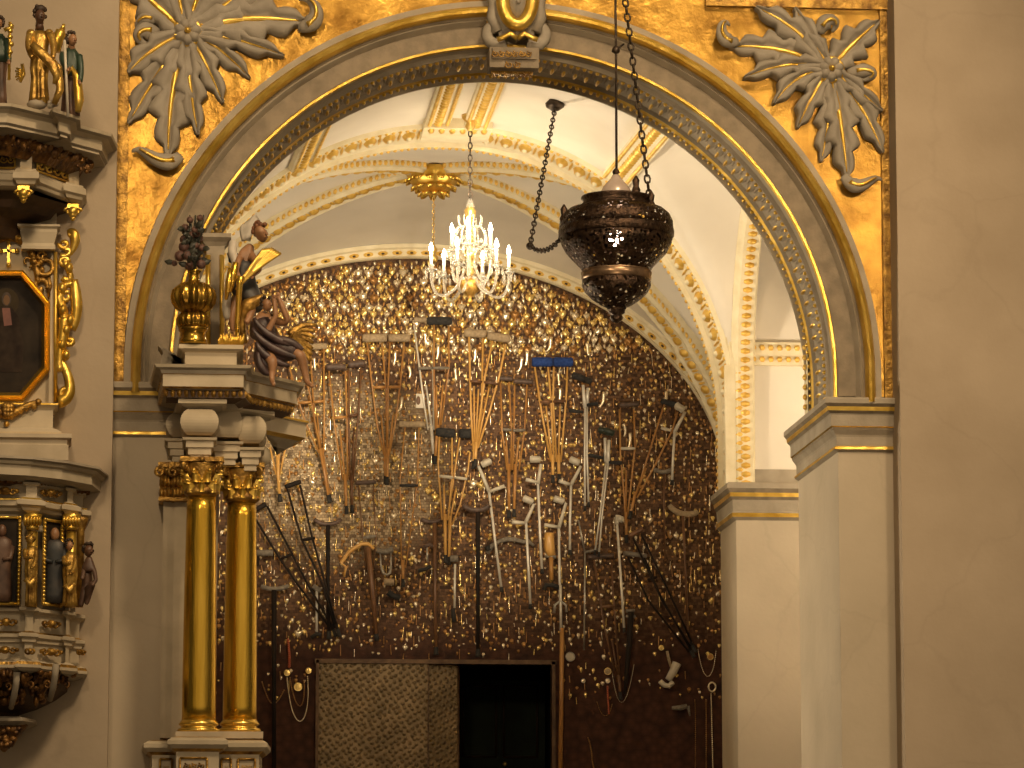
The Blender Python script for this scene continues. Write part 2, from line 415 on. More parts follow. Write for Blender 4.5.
zz = P(760, 470, Y1).z; b.box((xA + .05, yw - .05, ZS1), (xB, yw, zz)); struct(b, 'trim_11', ['stone'])

# bands along the crown of the first bay
def on_bay1(px, py):
    """where the sight line through a pixel meets the barrel of the first bay"""
    d = ray(px, py); best = None
    y = YA
    while y < Y1 + .01:
        p = CAM + d * (y / d.y)
        if abs(p.x - C1.x) < R1 and p.z >= z_bay1(p.x, y): return p
        y += .01
    return CAM + d * (Y1 / d.y)
def band(nm, p0, p1, w, rows_=(0,)):
    b = MB(); path = []
    for i in range(13):
        t = i / 12; x = p0.x + (p1.x - p0.x) * t; y = p0.y + (p1.y - p0.y) * t
        dx = x - C1.x; z = C1.z + math.sqrt(max(R1 * R1 - dx * dx, 0))
        n = Vector((dx, 0, z - C1.z)).normalized(); T = Vector((p1.x - p0.x, p1.y - p0.y, 0)).normalized()
        path.append((Vector((x, y, z)), n.cross(T).normalized(), -n))
    pr = [(-w, -.05), (-w, .05), (-w + .03, .07), (-w + .05, .05), (w - .05, .05), (w - .03, .07), (w, .05), (w, -.05)]
    b.sweep(path, pr, 0)
    for (o, U, V, T) in at_len([(o + V * .05, U, V) for (o, U, V) in path], .10):
        b.dome(o, T, U, V, .035, w * .42, .03, 1, 6)
    for sgn in (-1, 1):
        for (o, U, V, T) in at_len([(o + V * .062 + U * (sgn * (w - .03)), U, V) for (o, U, V) in path], .05): b.dome(o, T, U, V, .016, .02, .014, 1, 5)
    return struct(b, nm, ['ribcream', 'ribgold'])
yend = Y1 - .02
pc = Vector((XC - .02, YA, 0)); pc1 = Vector((XC - .02, yend, 0))
for i, dx in enumerate((-.165, .165)):
    band('trim_%d' % (12 + i), pc + Vector((dx, 0, 0)), pc1 + Vector((dx, 0, 0)), .105)
b = MB(); zc = C1.z + R1 - .085
b.box((XC - .30, yend - .22, zc), (XC + .28, Y1B - .55, zc + .10)); 
for i in range(6): b.dome(Vector((XC - .235 + .09 * i, yend - .11, zc)), Vector((1, 0, 0)), Vector((0, 1, 0)), Vector((0, 0, -1)), .03, .07, .03, 1, 6)
struct(b, 'trim_14', ['ribcream', 'ribgold'])
pA = on_bay1(617, 177); pB = on_bay1(668, 117)
band('trim_15', pA, pA + (pB - pA) * 1.6, .12)
pA = on_bay1(300, 163); pB = on_bay1(308, 142)
band('trim_16', pA, pA + (pB - pA) * 2.2, .12)

# ------------------------------------------------------------------ chapel, second bay
k2 = pm(Y2)
CB = P(415, 492, Y2); AB = 322 * k2; BB = 246 * k2; DOME = .30
hy = (Y2 - Y1B) / 2; yc = (Y2 + Y1B) / 2
def z_bay2(x, y):
    u = min(abs(x - CB.x) / AB, 1); v = min(abs(y - yc) / hy, 1)
    return max(CB.z + BB * math.sqrt(1 - u * u), CB.z + BB * math.sqrt(1 - v * v)) + DOME * (1 - u * u) * (1 - v * v)
b = MB(); rows = []
for j in range(49):
    y = yc + hy * math.sin(PI / 2 * (2 * j / 48 - 1))
    rows.append([Vector((x, y, z_bay2(x, y))) for x in [CB.x + AB * math.sin(PI / 2 * (2 * i / 64 - 1)) for i in range(65)]])
b.grid(rows, 0, True); struct(b, 'ceiling_2', ['white'])
b = MB(); b.box((CB.x - AB - .3, Y1B, 0), (CB.x - AB, Y2 + .3, CB.z + BB + .6)); struct(b, 'wall_chapel_left', ['white'])
b = MB(); b.box((CB.x + AB, Y1B, 0), (CB.x + AB + .3, Y2 + .3, CB.z + BB + .6)); struct(b, 'wall_chapel_right', ['white'])
# wall of the second arch towards the second bay (spandrels)
b = MB(); 
pa = arc_path(C1, R1, 0, PI, 48); 
rows = [[o + Vector((0, Y1B - Y1 - .01, 0)) for (o, U, V) in pa], [Vector((C1.x + (R1 + 1.5) * math.cos(PI * i / 48), Y1B - .01, C1.z + (R1 + 1.5) * math.sin(PI * i / 48))) for i in range(49)]]
b.grid(rows, 0, False); struct(b, 'wall_second_arch', ['white'])
# diagonal ribs
def diag(nm, s):
    b = MB(); path = []
    for i in range(65):
        u = math.sin(PI / 2 * (2 * i / 64 - 1)) * .995
        x = CB.x + AB * u; y = yc + hy * u * s; z = CB.z + BB * math.sqrt(1 - u * u) + DOME * (1 - u * u) ** 2
        T = Vector((AB, hy * s, 0)).normalized(); U = Vector((-T.y, T.x, 0))
        nrm = Vector((0, 0, -1)) if abs(u) < .8 else Vector((-T.x * u, -T.y * u, -math.sqrt(1 - u * u) - .2)).normalized()
        path.append((Vector((x, y, z)), U, nrm))
    for q in (0, -1): 
        o, U, V = path[q]; e = (Vector((o.x, o.y, ZS1)), U, V)
        path.insert(0, e) if q == 0 else path.append(e)
    w = .12
    pr = [(-w, -.1), (-w, .06), (-w + .03, .09), (-w + .06, .07), (w - .06, .07), (w - .03, .09), (w, .06), (w, -.1)]
    b.sweep(path, pr, 0)
    for (o, U, V, T) in at_len([(o + V * .07, U, V) for (o, U, V) in path], .15):
        b.dome(o, T, U, V, .052, .055, .035, 1, 8); b.dome(o + T * .075, T, U, V, .015, .05, .02, 1, 5)
    for sgn in (-1, 1):
        for (o, U, V, T) in at_len([(o + V * .02 + U * (sgn * w), U, V) for (o, U, V) in path], .07): b.dome(o, T, V, U * sgn, .024, .03, .02, 1, 5)
    struct(b, nm, ['ribcream', 'ribgold'])
diag('trim_17', 1); diag('trim_18', -1)
# border of the votive wall
b = MB(); path = []
for i in range(97):
    a = PI * i / 96
    nr = Vector((math.cos(a) / AB, 0, math.sin(a) / BB)).normalized()
    path.append((Vector((CB.x + AB * math.cos(a), Y2 - .02, CB.z + BB * math.sin(a))), nr, Vector((0, -1, 0))))
path.insert(0, (Vector((CB.x + AB, Y2 - .02, 3.0)), Vector((1, 0, 0)), Vector((0, -1, 0))))
path.append((Vector((CB.x - AB, Y2 - .02, 3.0)), Vector((-1, 0, 0)), Vector((0, -1, 0))))
pr = [(.02, .09), (-.02, .09), (-.035, .06), (-.095, .05), (-.105, .065), (-.115, .05), (-.12, 0)]
b.sweep(path, pr, [0, 0, 0, 0, 0, 0])
for (o, U, V, T) in at_len([(o - U * .066 + V * .052, U, V) for (o, U, V) in path], .145):
    b.dome(o, T, U, V, .056, .026, .022, 1, 8); b.dome(o - U * .006 + V * .016, T, U, V, .020, .012, .014, 2, 6)
struct(b, 'trim_19', ['ribcream', 'ribgold', 'darkbrown'])
# ------------------------------------------------------------------ votive wall with its doorway
def votive_wall_mat():
    m = bpy.data.materials.new('votive_board'); m.use_nodes = True
    nt = m.node_tree; N = nt.nodes; L = nt.links; b = N['Principled BSDF']
    geo = N.new('ShaderNodeTexCoord'); mp = N.new('ShaderNodeMapping'); mp.inputs['Rotation'].default_value = (PI / 2, 0, 0)
    L.new(geo.outputs['Object'], mp.inputs['Vector'])
    br = N.new('ShaderNodeTexBrick'); br.inputs['Scale'].default_value = 15.0
    br.inputs['Mortar Size'].default_value = .012; br.inputs['Brick Width'].default_value = .5; br.inputs['Row Height'].default_value = .42
    br.inputs['Color1'].default_value = (.040, .019, .009, 1); br.inputs['Color2'].default_value = (.16, .085, .042, 1); br.inputs['Mortar'].default_value = (.012, .007, .005, 1)
    L.new(mp.outputs['Vector'], br.inputs['Vector'])
    br2 = N.new('ShaderNodeTexBrick'); br2.inputs['Scale'].default_value = 15.0
    br2.inputs['Mortar Size'].default_value = .02; br2.inputs['Brick Width'].default_value = .5; br2.inputs['Row Height'].default_value = .42
    br2.inputs['Color1'].default_value = (.50, .38, .23, 1); br2.inputs['Color2'].default_value = (.12, .08, .045, 1); br2.inputs['Mortar'].default_value = (.03, .018, .01, 1)
    L.new(mp.outputs['Vector'], br2.inputs['Vector'])
    nz = N.new('ShaderNodeTexNoise'); nz.inputs['Scale'].default_value = .55; nz.inputs['Detail'].default_value = 3
    L.new(geo.outputs['Object'], nz.inputs['Vector'])
    sx = N.new('ShaderNodeSeparateXYZ'); L.new(geo.outputs['Object'], sx.inputs['Vector'])
    # silver tags are nailed up mostly on the left middle of the board
    cx = N.new('ShaderNodeMath'); cx.operation = 'ADD'; cx.inputs[1].default_value = .75; L.new(sx.outputs['X'], cx.inputs[0])
    c2 = N.new('ShaderNodeMath'); c2.operation = 'DIVIDE'; c2.inputs[1].default_value = 1.25; L.new(cx.outputs[0], c2.inputs[0])
    c3 = N.new('ShaderNodeMath'); c3.operation = 'POWER'; c3.inputs[1].default_value = 2; L.new(c2.outputs[0], c3.inputs[0])
    cz = N.new('ShaderNodeMath'); cz.operation = 'ADD'; cz.inputs[1].default_value = -ZMID; L.new(sx.outputs['Z'], cz.inputs[0])
    z2 = N.new('ShaderNodeMath'); z2.operation = 'DIVIDE'; z2.inputs[1].default_value = .95; L.new(cz.outputs[0], z2.inputs[0])
    z3 = N.new('ShaderNodeMath'); z3.operation = 'POWER'; z3.inputs[1].default_value = 2; L.new(z2.outputs[0], z3.inputs[0])
    sm = N.new('ShaderNodeMath'); sm.operation = 'ADD'; L.new(c3.outputs[0], sm.inputs[0]); L.new(z3.outputs[0], sm.inputs[1])
    nn = N.new('ShaderNodeMath'); nn.operation = 'MULTIPLY_ADD'; nn.inputs[1].default_value = 1.6; L.new(nz.outputs['Fac'], nn.inputs[0]); L.new(sm.outputs[0], nn.inputs[2])
    rp = N.new('ShaderNodeMapRange'); rp.inputs['From Min'].default_value = 1.2; rp.inputs['From Max'].default_value = 1.9; rp.inputs['To Min'].default_value = 1; rp.inputs['To Max'].default_value = 0
    L.new(nn.outputs[0], rp.inputs['Value'])
    mx = N.new('ShaderNodeMix'); mx.data_type = 'RGBA'; L.new(rp.outputs['Result'], mx.inputs['Factor']); L.new(br.outputs['Color'], mx.inputs[6]); L.new(br2.outputs['Color'], mx.inputs[7])
    # bare quilted board low down
    lz = N.new('ShaderNodeMapRange'); lz.inputs['From Min'].default_value = ZBARE; lz.inputs['From Max'].default_value = ZBARE + .55
    L.new(sx.outputs['Z'], lz.inputs['Value'])
    vo = N.new('ShaderNodeTexVoronoi'); vo.inputs['Scale'].default_value = 13; L.new(geo.outputs['Object'], vo.inputs['Vector'])
    cr = N.new('ShaderNodeValToRGB'); cr.color_ramp.elements[0].color = (.075, .028, .014, 1); cr.color_ramp.elements[1].color = (.020, .007, .004, 1); L.new(vo.outputs['Distance'], cr.inputs['Fac'])
    m2 = N.new('ShaderNodeMix'); m2.data_type = 'RGBA'; L.new(lz.outputs['Result'], m2.inputs['Factor']); L.new(cr.outputs['Color'], m2.inputs[6]); L.new(mx.outputs[2], m2.inputs[7])
    L.new(m2.outputs[2], b.inputs['Base Color'])
    bp = N.new('ShaderNodeBump'); bp.inputs['Strength'].default_value = .9; bp.inputs['Distance'].default_value = .02
    L.new(br.outputs['Color'], bp.inputs['Height']); L.new(bp.outputs['Normal'], b.inputs['Normal'])
    b.inputs['Roughness'].default_value = .6; b.inputs['Metallic'].default_value = .0; b.inputs['Specular IOR Level'].default_value = .18
    return m
DX0, DX1 = P(315.5, 700, Y2).x, P(555, 700, Y2).x
DZ = P(440, 661, Y2).z; DMID = P(459, 700, Y2).x
WX, WZ = CB.x, 0.0
ZMID = P(400, 470, Y2).z; ZBARE = P(400, 655, Y2).z
b = MB()
TT = CB.z + BB + .3
def wbox(x0, x1, z0, z1): b.box((x0 - WX, 0, z0), (x1 - WX, .35, z1))
wbox(CB.x - AB - .3, DX0, 0, TT); wbox(DX1, CB.x + AB + .3, 0, TT); wbox(DX0, DX1, DZ, TT)
b.build('wall_back', [votive_wall_mat()], loc=Vector((WX, Y2, 0)), kind='structure')
# ------------------------------------------------------------------ carved work helpers
VX, VY, VZ = Vector((1, 0, 0)), Vector((0, 1, 0)), Vector((0, 0, 1)); OUT = Vector((0, -1, 0))
def spiral(c, U, V, r0, r1, a0, a1, n=18):
    return [c + U * ((r0 + (r1 - r0) * i / n) * math.cos(a0 + (a1 - a0) * i / n)) + V * ((r0 + (r1 - r0) * i / n) * math.sin(a0 + (a1 - a0) * i / n)) for i in range(n + 1)]
def bez(p, n=12):
    p = [Vector(q) for q in p]; out = []
    for i in range(n + 1):
        t = i / n; q = p
        while len(q) > 1: q = [a.lerp(b, t) for a, b in zip(q, q[1:])]
        out.append(q[0])
    return out
def taper(n, r, e=.35): return [r * (e + (1 - e) * math.sin(PI * min(1, (i + .6) / (n * .8)) * .5 if i < n * .4 else PI * (1 - .5 * (i / n)) * .62)) for i in range(n)]
def c_scroll(b, c, U, V, s, mi=0, sgn=1, r=.16):
    """an S-shaped gilt scroll of half-size s"""
    p1 = spiral(c - V * (s * .5), U, V, s * .12, s * .5, -PI * 1.5 * sgn, PI * .5 * sgn, 14)
    p2 = spiral(c + V * (s * .5), U, V, s * .5, s * .12, -PI * .5 * sgn, -PI * .5 * sgn - 2 * PI * sgn, 14)
    b.tube(p1, [s * r * .6 + s * r * .5 * i / 14 for i in range(15)], 6, mi)
    b.tube(p2, [s * r * 1.1 - s * r * .5 * i / 14 for i in range(15)], 6, mi)
def rinceau(b, p0, p1, N_, h, mi=0, n=3, seed=1):
    """running leaf scroll between two points, half-height h, standing on a surface with normal N_"""
    rnd = random.Random(seed); p0, p1 = Vector(p0), Vector(p1); d = p1 - p0; L = d.length; U = d.normalized(); V = U.cross(N_).normalized()
    if V.z < 0: V = -V
    for i in range(n):
        c = p0 + d * ((i + .5) / n) + N_ * h * .15; s = 1 if i % 2 else -1
        R = min(h, L / n * .55)
        b.tube(spiral(c, U * s, V, R * .92, R * .15, PI * .9, PI * .9 + 2.6 * PI, 18), [R * .2 - R * .1 * k / 18 for k in range(19)], 5, mi)
        for a in range(4):
            q = c + U * (R * .75 * math.cos(a * 1.6 + .4)) + V * (R * .75 * math.sin(a * 1.6 + .4)); b.dome(q, U, V, N_, R * .26, R * .2, R * .3, mi, 6)
        b.dome(c, U, V, N_, R * .22, R * .22, R * .35, mi, 7)
def ledge(b, plan, prof, ref, mi, pyx=None, caps=True):
    """moulded course round a plan given as (px, Y); prof = (outward m, py) at the reference plane"""
    z = lambda py: P(ref[0], py, ref[1]).z
    pts = [(P(px, pyx or prof[0][1], Y).x, Y) for px, Y in plan]
    path = plan_path(pts, 0); pr = [(o, z(py)) for o, py in prof]
    rows = [[o + U * u + V * v for (u, v) in pr] for (o, U, V) in path]
    b.grid(rows, mi, False)
    if caps:
        for k, fl in ((0, False), (-1, True)):
            q = [r[k] for r in rows]; b.poly(q if fl else q[::-1], mi[k] if isinstance(mi, (list, tuple)) else mi)
    return rows
def skin(name, nodes, edges, m, parent, Y, kk=None, label=None, sub=2):
    """one continuous figure grown over a skeleton: nodes = (px, py, dy towards nave, radius px)"""
    k = pm(Y); off = WORLD[parent.name]; mb_ = bpy.data.meshes.new(name)
    vs = [P(px, py, Y - dy) - off for px, py, dy, r in nodes]
    mb_.from_pydata([tuple(v) for v in vs], edges, [])
    mb_.materials.append(M[m] if isinstance(m, str) else m)
    o = bpy.data.objects.new(name, mb_); COL.objects.link(o); o.parent = parent; WORLD[o.name] = off
    md = o.modifiers.new('skin', 'SKIN'); md.use_smooth_shade = True
    for i, (px, py, dy, r) in enumerate(nodes):
        mb_.skin_vertices[0].data[i].radius = (r * k, r * k); mb_.skin_vertices[0].data[i].use_root = (i == 0)
    sb = o.modifiers.new('subdivision', 'SUBSURF'); sb.levels = sub; sb.render_levels = sub
    if label: o['label'] = label
    return o
def chain_edges(*runs):
    e = []
    for r in runs: e += list(zip(r, r[1:]))
    return e

# ------------------------------------------------------------------ acanthus reliefs in the spandrels
def leaf(parent, pts, W, lobes, h=.12, Yw=YF, vein=True, off=0.0):
    k = pm(Yw); n = 44
    cl = bez([P(x, y, Yw) for x, y in pts], n)
    L = sum((a - c).length for a, c in zip(cl, cl[1:]))
    rows = []; ridge = []
    for i in range(n + 1):
        t = i / n; T = (cl[min(i + 1, n)] - cl[max(i - 1, 0)]).normalized(); U = Vector((T.z, 0, -T.x))
        env = (math.sin(PI * min(1, t ** 1.25 * .92 + .08)) ** .75) if t < 1 else 0.02
        env = max(env, .05)
        def half(ph):
            s = (t * lobes + ph) % 1.0; saw = (s / .74) ** .8 if s < .74 else 1 - (s - .74) / .26
            return W * 1.05 * k * env * (1.0 - .52 * (1 - saw) * min(1, t * 2.2) * (1 if t < .97 else 0))
        wl, wr = half(.12), half(.45)
        hh = h * (.55 + .45 * math.sin(PI * min(1, t * .8 + .15))); g = off
        c = cl[i] + OUT * g
        lift = .6 + .4 * math.sin(t * lobes * 2 * PI)
        rows.append([cl[i] - U * wl, c - U * wl + OUT * hh * .55, c - U * wl * .62 + OUT * hh * (.95), c - U * wl * .28 + OUT * hh * .78, c + OUT * hh * .30,
                     c + U * wr * .28 + OUT * hh * .78, c + U * wr * .62 + OUT * hh * .95, c + U * wr + OUT * hh * .55, cl[i] + U * wr])
        ridge.append(c + OUT * hh * .48)
    b = MB(); b.grid(rows, 0, True)
    lf = b.build('leaf', ['leafgrey'], parent)
    if vein:
        v = MB(); v.tube(ridge[3:-3], [W * k * .17 * (1 - .6 * abs(2 * i / (n - 6) - .7)) for i in range(n - 5)], 6, 0); v.build('gilded_vein', ['gold'], lf)
    return lf
def curl(parent, pts, W, Yw=YF):
    k = pm(Yw); c = [P(x, y, Yw) + OUT * (.075 + .04 * math.sin(PI * i / (len(pts) - 1))) for i, (x, y) in enumerate(pts)]
    c = bez(c, 16); b = MB(); b.tube(c, [W * k * (1.05 * min(1, .55 + i / 8) * (1 - .82 * max(0, i / 16 - .25) / .75)) for i in range(17)], 10, 0, flat=.75)
    lf = b.build('curled_leaf_tip', ['leafgrey'], parent)
    g = MB(); g.tube([p + OUT * W * k * .62 for p in c[2:-3]], [W * k * (.34 - .02 * i) for i in range(len(c[2:-3]))], 6, 0); g.build('gilded_fold', ['gold'], lf)
def rosette(parent, px, py, R, Yw=YF):
    k = pm(Yw); c = P(px, py, Yw) + OUT * .075
    b = MB(); prof = [(R * k * 1.08, -.075), (R * k * 1.08, .0), (R * k * .98, .035), (R * k * .86, .04)]
    b.lathe(c, prof, 24, 0, axis='Y'); ro = b.build('rosette_ring', ['gold'], parent)
    b = MB()
    for i in range(7):
        a = 2 * PI * i / 7 + .2; q = c + Vector((math.cos(a), 0, math.sin(a))) * R * k * .52 + OUT * .03
        b.dome(q, Vector((math.cos(a), 0, math.sin(a))), Vector((-math.sin(a), 0, math.cos(a))), OUT, R * k * .46, R * k * .42, .06, 0, 10)
    ro = b.build('rosette', ['leafgrey'], parent)
    b = MB(); b.dome(c + OUT * .07, VX, VZ, OUT, R * k * .22, R * k * .22, .04, 0, 10); b.build('rosette_eye', ['gold'], ro)
A = thing('acanthus_relief', 'grey stucco acanthus spray with gilded veins on the gold spandrel beside the standing saints', 'wall ornament', P(187.5, 35, YF), 'spandrel reliefs')
for pts, W, lb in (
    [[(187, 35), (200, -20), (222, -45)], 20, 3], [[(187, 35), (150, 5), (128, -22)], 22, 3], [[(187, 35), (172, -20), (176, -50)], 16, 2],
    [[(187, 35), (225, 8), (262, -18)], 24, 4], [[(187, 35), (235, 14), (308, 24)], 27, 5], [[(187, 35), (235, 38), (284, 58)], 13, 3],
    [[(187, 35), (215, 42), (250, 80)], 13, 3], [[(187, 35), (205, 60), (223, 105)], 14, 3], [[(187, 35), (187, 80), (198, 137)], 16, 4],
    [[(187, 35), (150, 50), (128, 75)], 17, 3], [[(187, 35), (160, 70), (128, 125)], 18, 4], [[(187, 35), (168, 90), (168, 160)], 23, 5]):
    leaf(A, pts, W, lb, off=random.uniform(0, .045))
curl(A, [(180, 158), (168, 172), (150, 164), (142, 146), (132, 154)], 9)
curl(A, [(298, 30), (318, 30), (322, 14), (312, -2), (298, 2)], 9)
curl(A, [(158, 36), (144, 30), (134, 36), (136, 46), (148, 46)], 9)
curl(A, [(155, 24), (146, 18), (138, 22), (136, 30)], 7)
rosette(A, 187.5, 35, 15)
A = thing('acanthus_relief', 'grey stucco acanthus spray with gilded veins on the gold spandrel beside the bare plaster wall', 'wall ornament', P(828, 72, YF), 'spandrel reliefs')
for pts, W, lb in (
    [[(828, 72), (845, 50), (878, 22)], 20, 4], [[(828, 72), (812, 45), (793, 10)], 12, 3], [[(828, 72), (800, 30), (754, 9)], 16, 4],
    [[(828, 72), (785, 45), (728, 48)], 20, 5], [[(828, 72), (790, 60), (742, 80)], 13, 4], [[(828, 72), (795, 72), (772, 106)], 13, 3],
    [[(828, 72), (810, 95), (796, 130)], 13, 3], [[(828, 72), (848, 85), (881, 113)], 12, 3], [[(828, 72), (860, 100), (882, 154)], 15, 4],
    [[(828, 72), (830, 120), (820, 163)], 14, 4], [[(828, 72), (840, 120), (846, 182)], 19, 5]):
    leaf(A, pts, W, lb, off=random.uniform(0, .045))
curl(A, [(842, 178), (852, 196), (864, 190), (870, 176), (880, 182)], 8)
curl(A, [(736, 44), (722, 48), (712, 36), (722, 18), (728, 28)], 8)
curl(A, [(846, 76), (862, 70), (878, 74), (872, 84), (858, 82)], 7)
curl(A, [(818, 36), (820, 22), (832, 18), (838, 28), (830, 34)], 8)
rosette(A, 828.5, 72.5, 14)

# ------------------------------------------------------------------ keystone cartouche
Kc = thing('keystone_cartouche', 'grey and gold cartouche with a carved block at the crown of the arch', 'keystone', P(513, 60, YF), None)
b = MB(); x0, x1 = P(487, 60, YF).x, P(536, 60, YF).x
b.box((x0, YF - .22, P(513, 68, YF - .2).z), (x1, YF - .001, P(513, 48, YF - .2).z)); b.box((x0 + .02, YF - .24, P(513, 60, YF - .2).z), (x1 - .02, YF - .2, P(513, 49, YF - .2).z)); b.build('block', ['fascia'], Kc)
b = MB(); rinceau(b, P(491, 54, YF - .25), P(532, 54, YF - .25), OUT, .05, 0, 6); b.build('gilded_scrollwork', ['golddark'], Kc); b = MB(); rinceau(b, P(503, 65, YF - .22), P(522, 65, YF - .22), OUT, .03, 0, 2); b.build('gilded_scrollwork', ['golddark'], Kc)
b = MB(); 
for i in range(7):
    c_scroll(b, P(493 + i * 6.2, 74, YF - .1), VX, VZ, .028, 0, 1 if i % 2 else -1)
b.box((x0 + .03, YF - .10, P(513, 74, YF - .1).z), (x1 - .03, YF - .001, P(513, 70, YF - .1).z), 0); b.build('gilded_soffit', ['golddark'], Kc)
def shield(b, s, h0, h1, mi):
    ol = [(-22, -30), (22, -30), (23, 0), (20, 20), (13, 36), (0, 43), (-13, 36), (-20, 20), (-23, 0)]
    r0 = [P(515 + x * s, 2 + y * s, YF) + OUT * h0 for x, y in ol]; r1 = [P(515 + x * s * .8, 2 + y * s * .8, YF) + OUT * h1 for x, y in ol]
    rw = [P(515 + x * s, 2 + y * s, YF) for x, y in ol]
    b.grid([rw, r0, r1], mi, False, closed=True); b.poly(r1[::-1], mi)
b = MB(); shield(b, 1.0, .14, .18, 0)
for s in (-1, 1):
    b.tube(spiral(P(515 + s * 19, 36, YF) + OUT * .1, VX * s, VZ, .10, .02, -2.2, 4.2, 20), [.05 - .001 * i for i in range(21)], 8, 0)
    b.tube([P(515 + s * x, y, YF) + OUT * .12 for x, y in ((19, 36), (24, 22), (22, 8), (26, -6), (22, -25))], .045, 8, 0)
b.build('shield_surround', ['leafgrey'], Kc)
b = MB(); b.tube([P(515 + 15 * math.cos(a), 4 + 27 * -math.sin(a), YF) + OUT * .2 for a in [PI * (1 + i / 16) for i in range(17)]], [.05] * 17, 8, 0); 
b.build('gilded_band', ['gold'], Kc)
b = MB(); b.dome(P(515, 4, YF) + OUT * .17, VX, VZ, OUT, .075, .16, .1, 0, 14); b.dome(P(515, 10, YF) + OUT * .26, VX, VZ, OUT, .02, .02, .02, 0); b.build('boss', ['leafgrey'], Kc)
for s in (-1, 1):
    b = MB(); b.prism([P(515 + s * x, y, YF) + OUT * .06 for x, y in ((29, 18), (25, 18), (23, 37), (29, 37))][::s], Vector((0, .06, 0)), 0)
    b.build('gilded_wing', ['gold'], Kc)
    b = MB(); b.tube([P(515 + s * x, y, YF) + OUT * .2 for x, y in ((0, 45), (7, 40), (14, 44), (20, 46))], .02, 6, 0); b.build('gilded_ribbon', ['gold'], Kc)

# ------------------------------------------------------------------ column altar in front of the left pier
YC = 26.25; kc = pm(YC)
def zc_(py, px=198, Y=YC): return P(px, py, Y).z
def xq(px, py, Y): return P(px, py, Y).x
def gilt_column(label, px0, r_b, r_t, Y, pyt, pyb):
    k = pm(Y); base = P(px0, pyb + 12, Y); X = base.x
    T = thing('gilded_column', label, 'column', base, 'gilded columns of the altar')
    z0 = P(px0, pyb, Y).z; z1 = P(px0, pyt, Y).z; zb0 = base.z
    r0, r1 = r_b * k, r_t * k
    b = MB(); c = Vector((X, Y, 0)); pr = []
    for i in range(17):
        t = i / 16; pr.append((r0 + (r1 - r0) * (t ** 1.7), z0 + (z1 - z0) * t))
    b.lathe(c, pr, 48, 0); b.build('shaft', ['goldcol'], T)
    b = MB(); h = z0 - zb0
    b.lathe(c, [(r0 * 1.0, zb0), (r0 * 1.2, zb0 + .03 * h), (r0 * 1.27, zb0 + .18 * h), (r0 * 1.2, zb0 + .34 * h), (r0 * 1.06, zb0 + .40 * h), (r0 * 1.04, zb0 + .55 * h), (r0 * 1.16, zb0 + .66 * h), (r0 * 1.18, zb0 + .76 * h), (r0 * 1.1, zb0 + .88 * h), (r0 * 1.0, z0 + .01)], 40, 0); b.build('base', ['goldbright'], T)
    # corinthian capital
    zt = P(px0, pyt - 38, Y).z; H = zt - z1
    b = MB(); b.lathe(c, [(r1 * 1.0, z1), (r1 * 1.2, z1 + .02), (r1 * 1.24, z1 + .035), (r1 * 1.02, z1 + .06), (r1 * 1.0, z1 + .5 * H), (r1 * 1.3, z1 + .84 * H), (r1 * 1.3, z1 + .86 * H)], 28, 0)
    cap = b.build('capital', ['golddark'], T)
    b = MB()
    for ring, (n, za, hb, rr) in enumerate(((8, .08, .36, 1.05), (8, .34, .36, 1.1))):
        for i in range(n):
            a = 2 * PI * (i + .5 * ring) / n; R = Vector((math.cos(a), math.sin(a), 0)); Tn = Vector((-R.y, R.x, 0))
            rows = []
            for j in range(7):
                t = j / 6; o = c + R * (r1 * (rr + .30 * t ** 3 + .04)) + VZ * (z1 + za * H + hb * H * (t if t < .85 else .85 - (t - .85) * 1.5))
                w_ = r1 * .36 * (1 - .45 * t) * (1 + .2 * math.cos(t * 14)); rows.append([o - Tn * w_ - R * .02, o - Tn * w_ * .5 + R * .012, o + R * .02, o + Tn * w_ * .5 + R * .012, o + Tn * w_ - R * .02])
            b.grid(rows, 0, True); b.ball(c + R * (r1 * (rr + .34)) + VZ * (z1 + (za + hb * .86) * H), r1 * .16, n=7, m=5)
    b.build('acanthus_leaf', ['gold'], cap)
    b = MB()
    for i in range(4):
        a = PI / 4 + PI / 2 * i; R = Vector((math.cos(a), math.sin(a), 0)); o = c + R * r1 * 1.62 + VZ * (z1 + .78 * H)
        b.tube(spiral(o, R, VZ, r1 * .30, r1 * .06, PI * .8, PI * .8 - 3.4 * PI, 20), [r1 * .13] * 21, 6)
        b.tube([c + R * r1 * 1.05 + VZ * (z1 + .5 * H), c + R * r1 * 1.3 + VZ * (z1 + .68 * H), o + VZ * r1 * .25], r1 * .1, 6)
    b.build('volute', ['golddark'], cap)
    b = MB(); w_ = r1 * 1.5
    ol = []
    for i in range(4):
        for t in (-1, -.55, 0, .55):
            a = PI / 2 * i; R = Vector((math.cos(a), math.sin(a), 0)); Tn = Vector((-R.y, R.x, 0)); ol.append(c + R * w_ * (.86 + .14 * abs(t) ** 1.5 if t > -1 else 1.0) + Tn * w_ * (t if t > -1 else -1))
    b.prism([p + VZ * (z1 + .88 * H) for p in ol][::-1], VZ * (.12 * H), 0)
    for i in range(4):
        a = PI / 2 * i; R = Vector((math.cos(a), math.sin(a), 0)); b.ball(c + R * w_ * .92 + VZ * (z1 + .94 * H), r1 * .2, n=8, m=5)
    b.build('abacus', ['golddark'], cap)
    return T
Yc2 = 26.62
gilt_column('gilded column standing foremost, under the urn of dark flowers', 198.5, 16.6, 14.2, YC, 497, 721)
gilt_column('gilded column set back beside the votive wall', 239.5, 16.6, 14.2, Yc2, 503, 721)

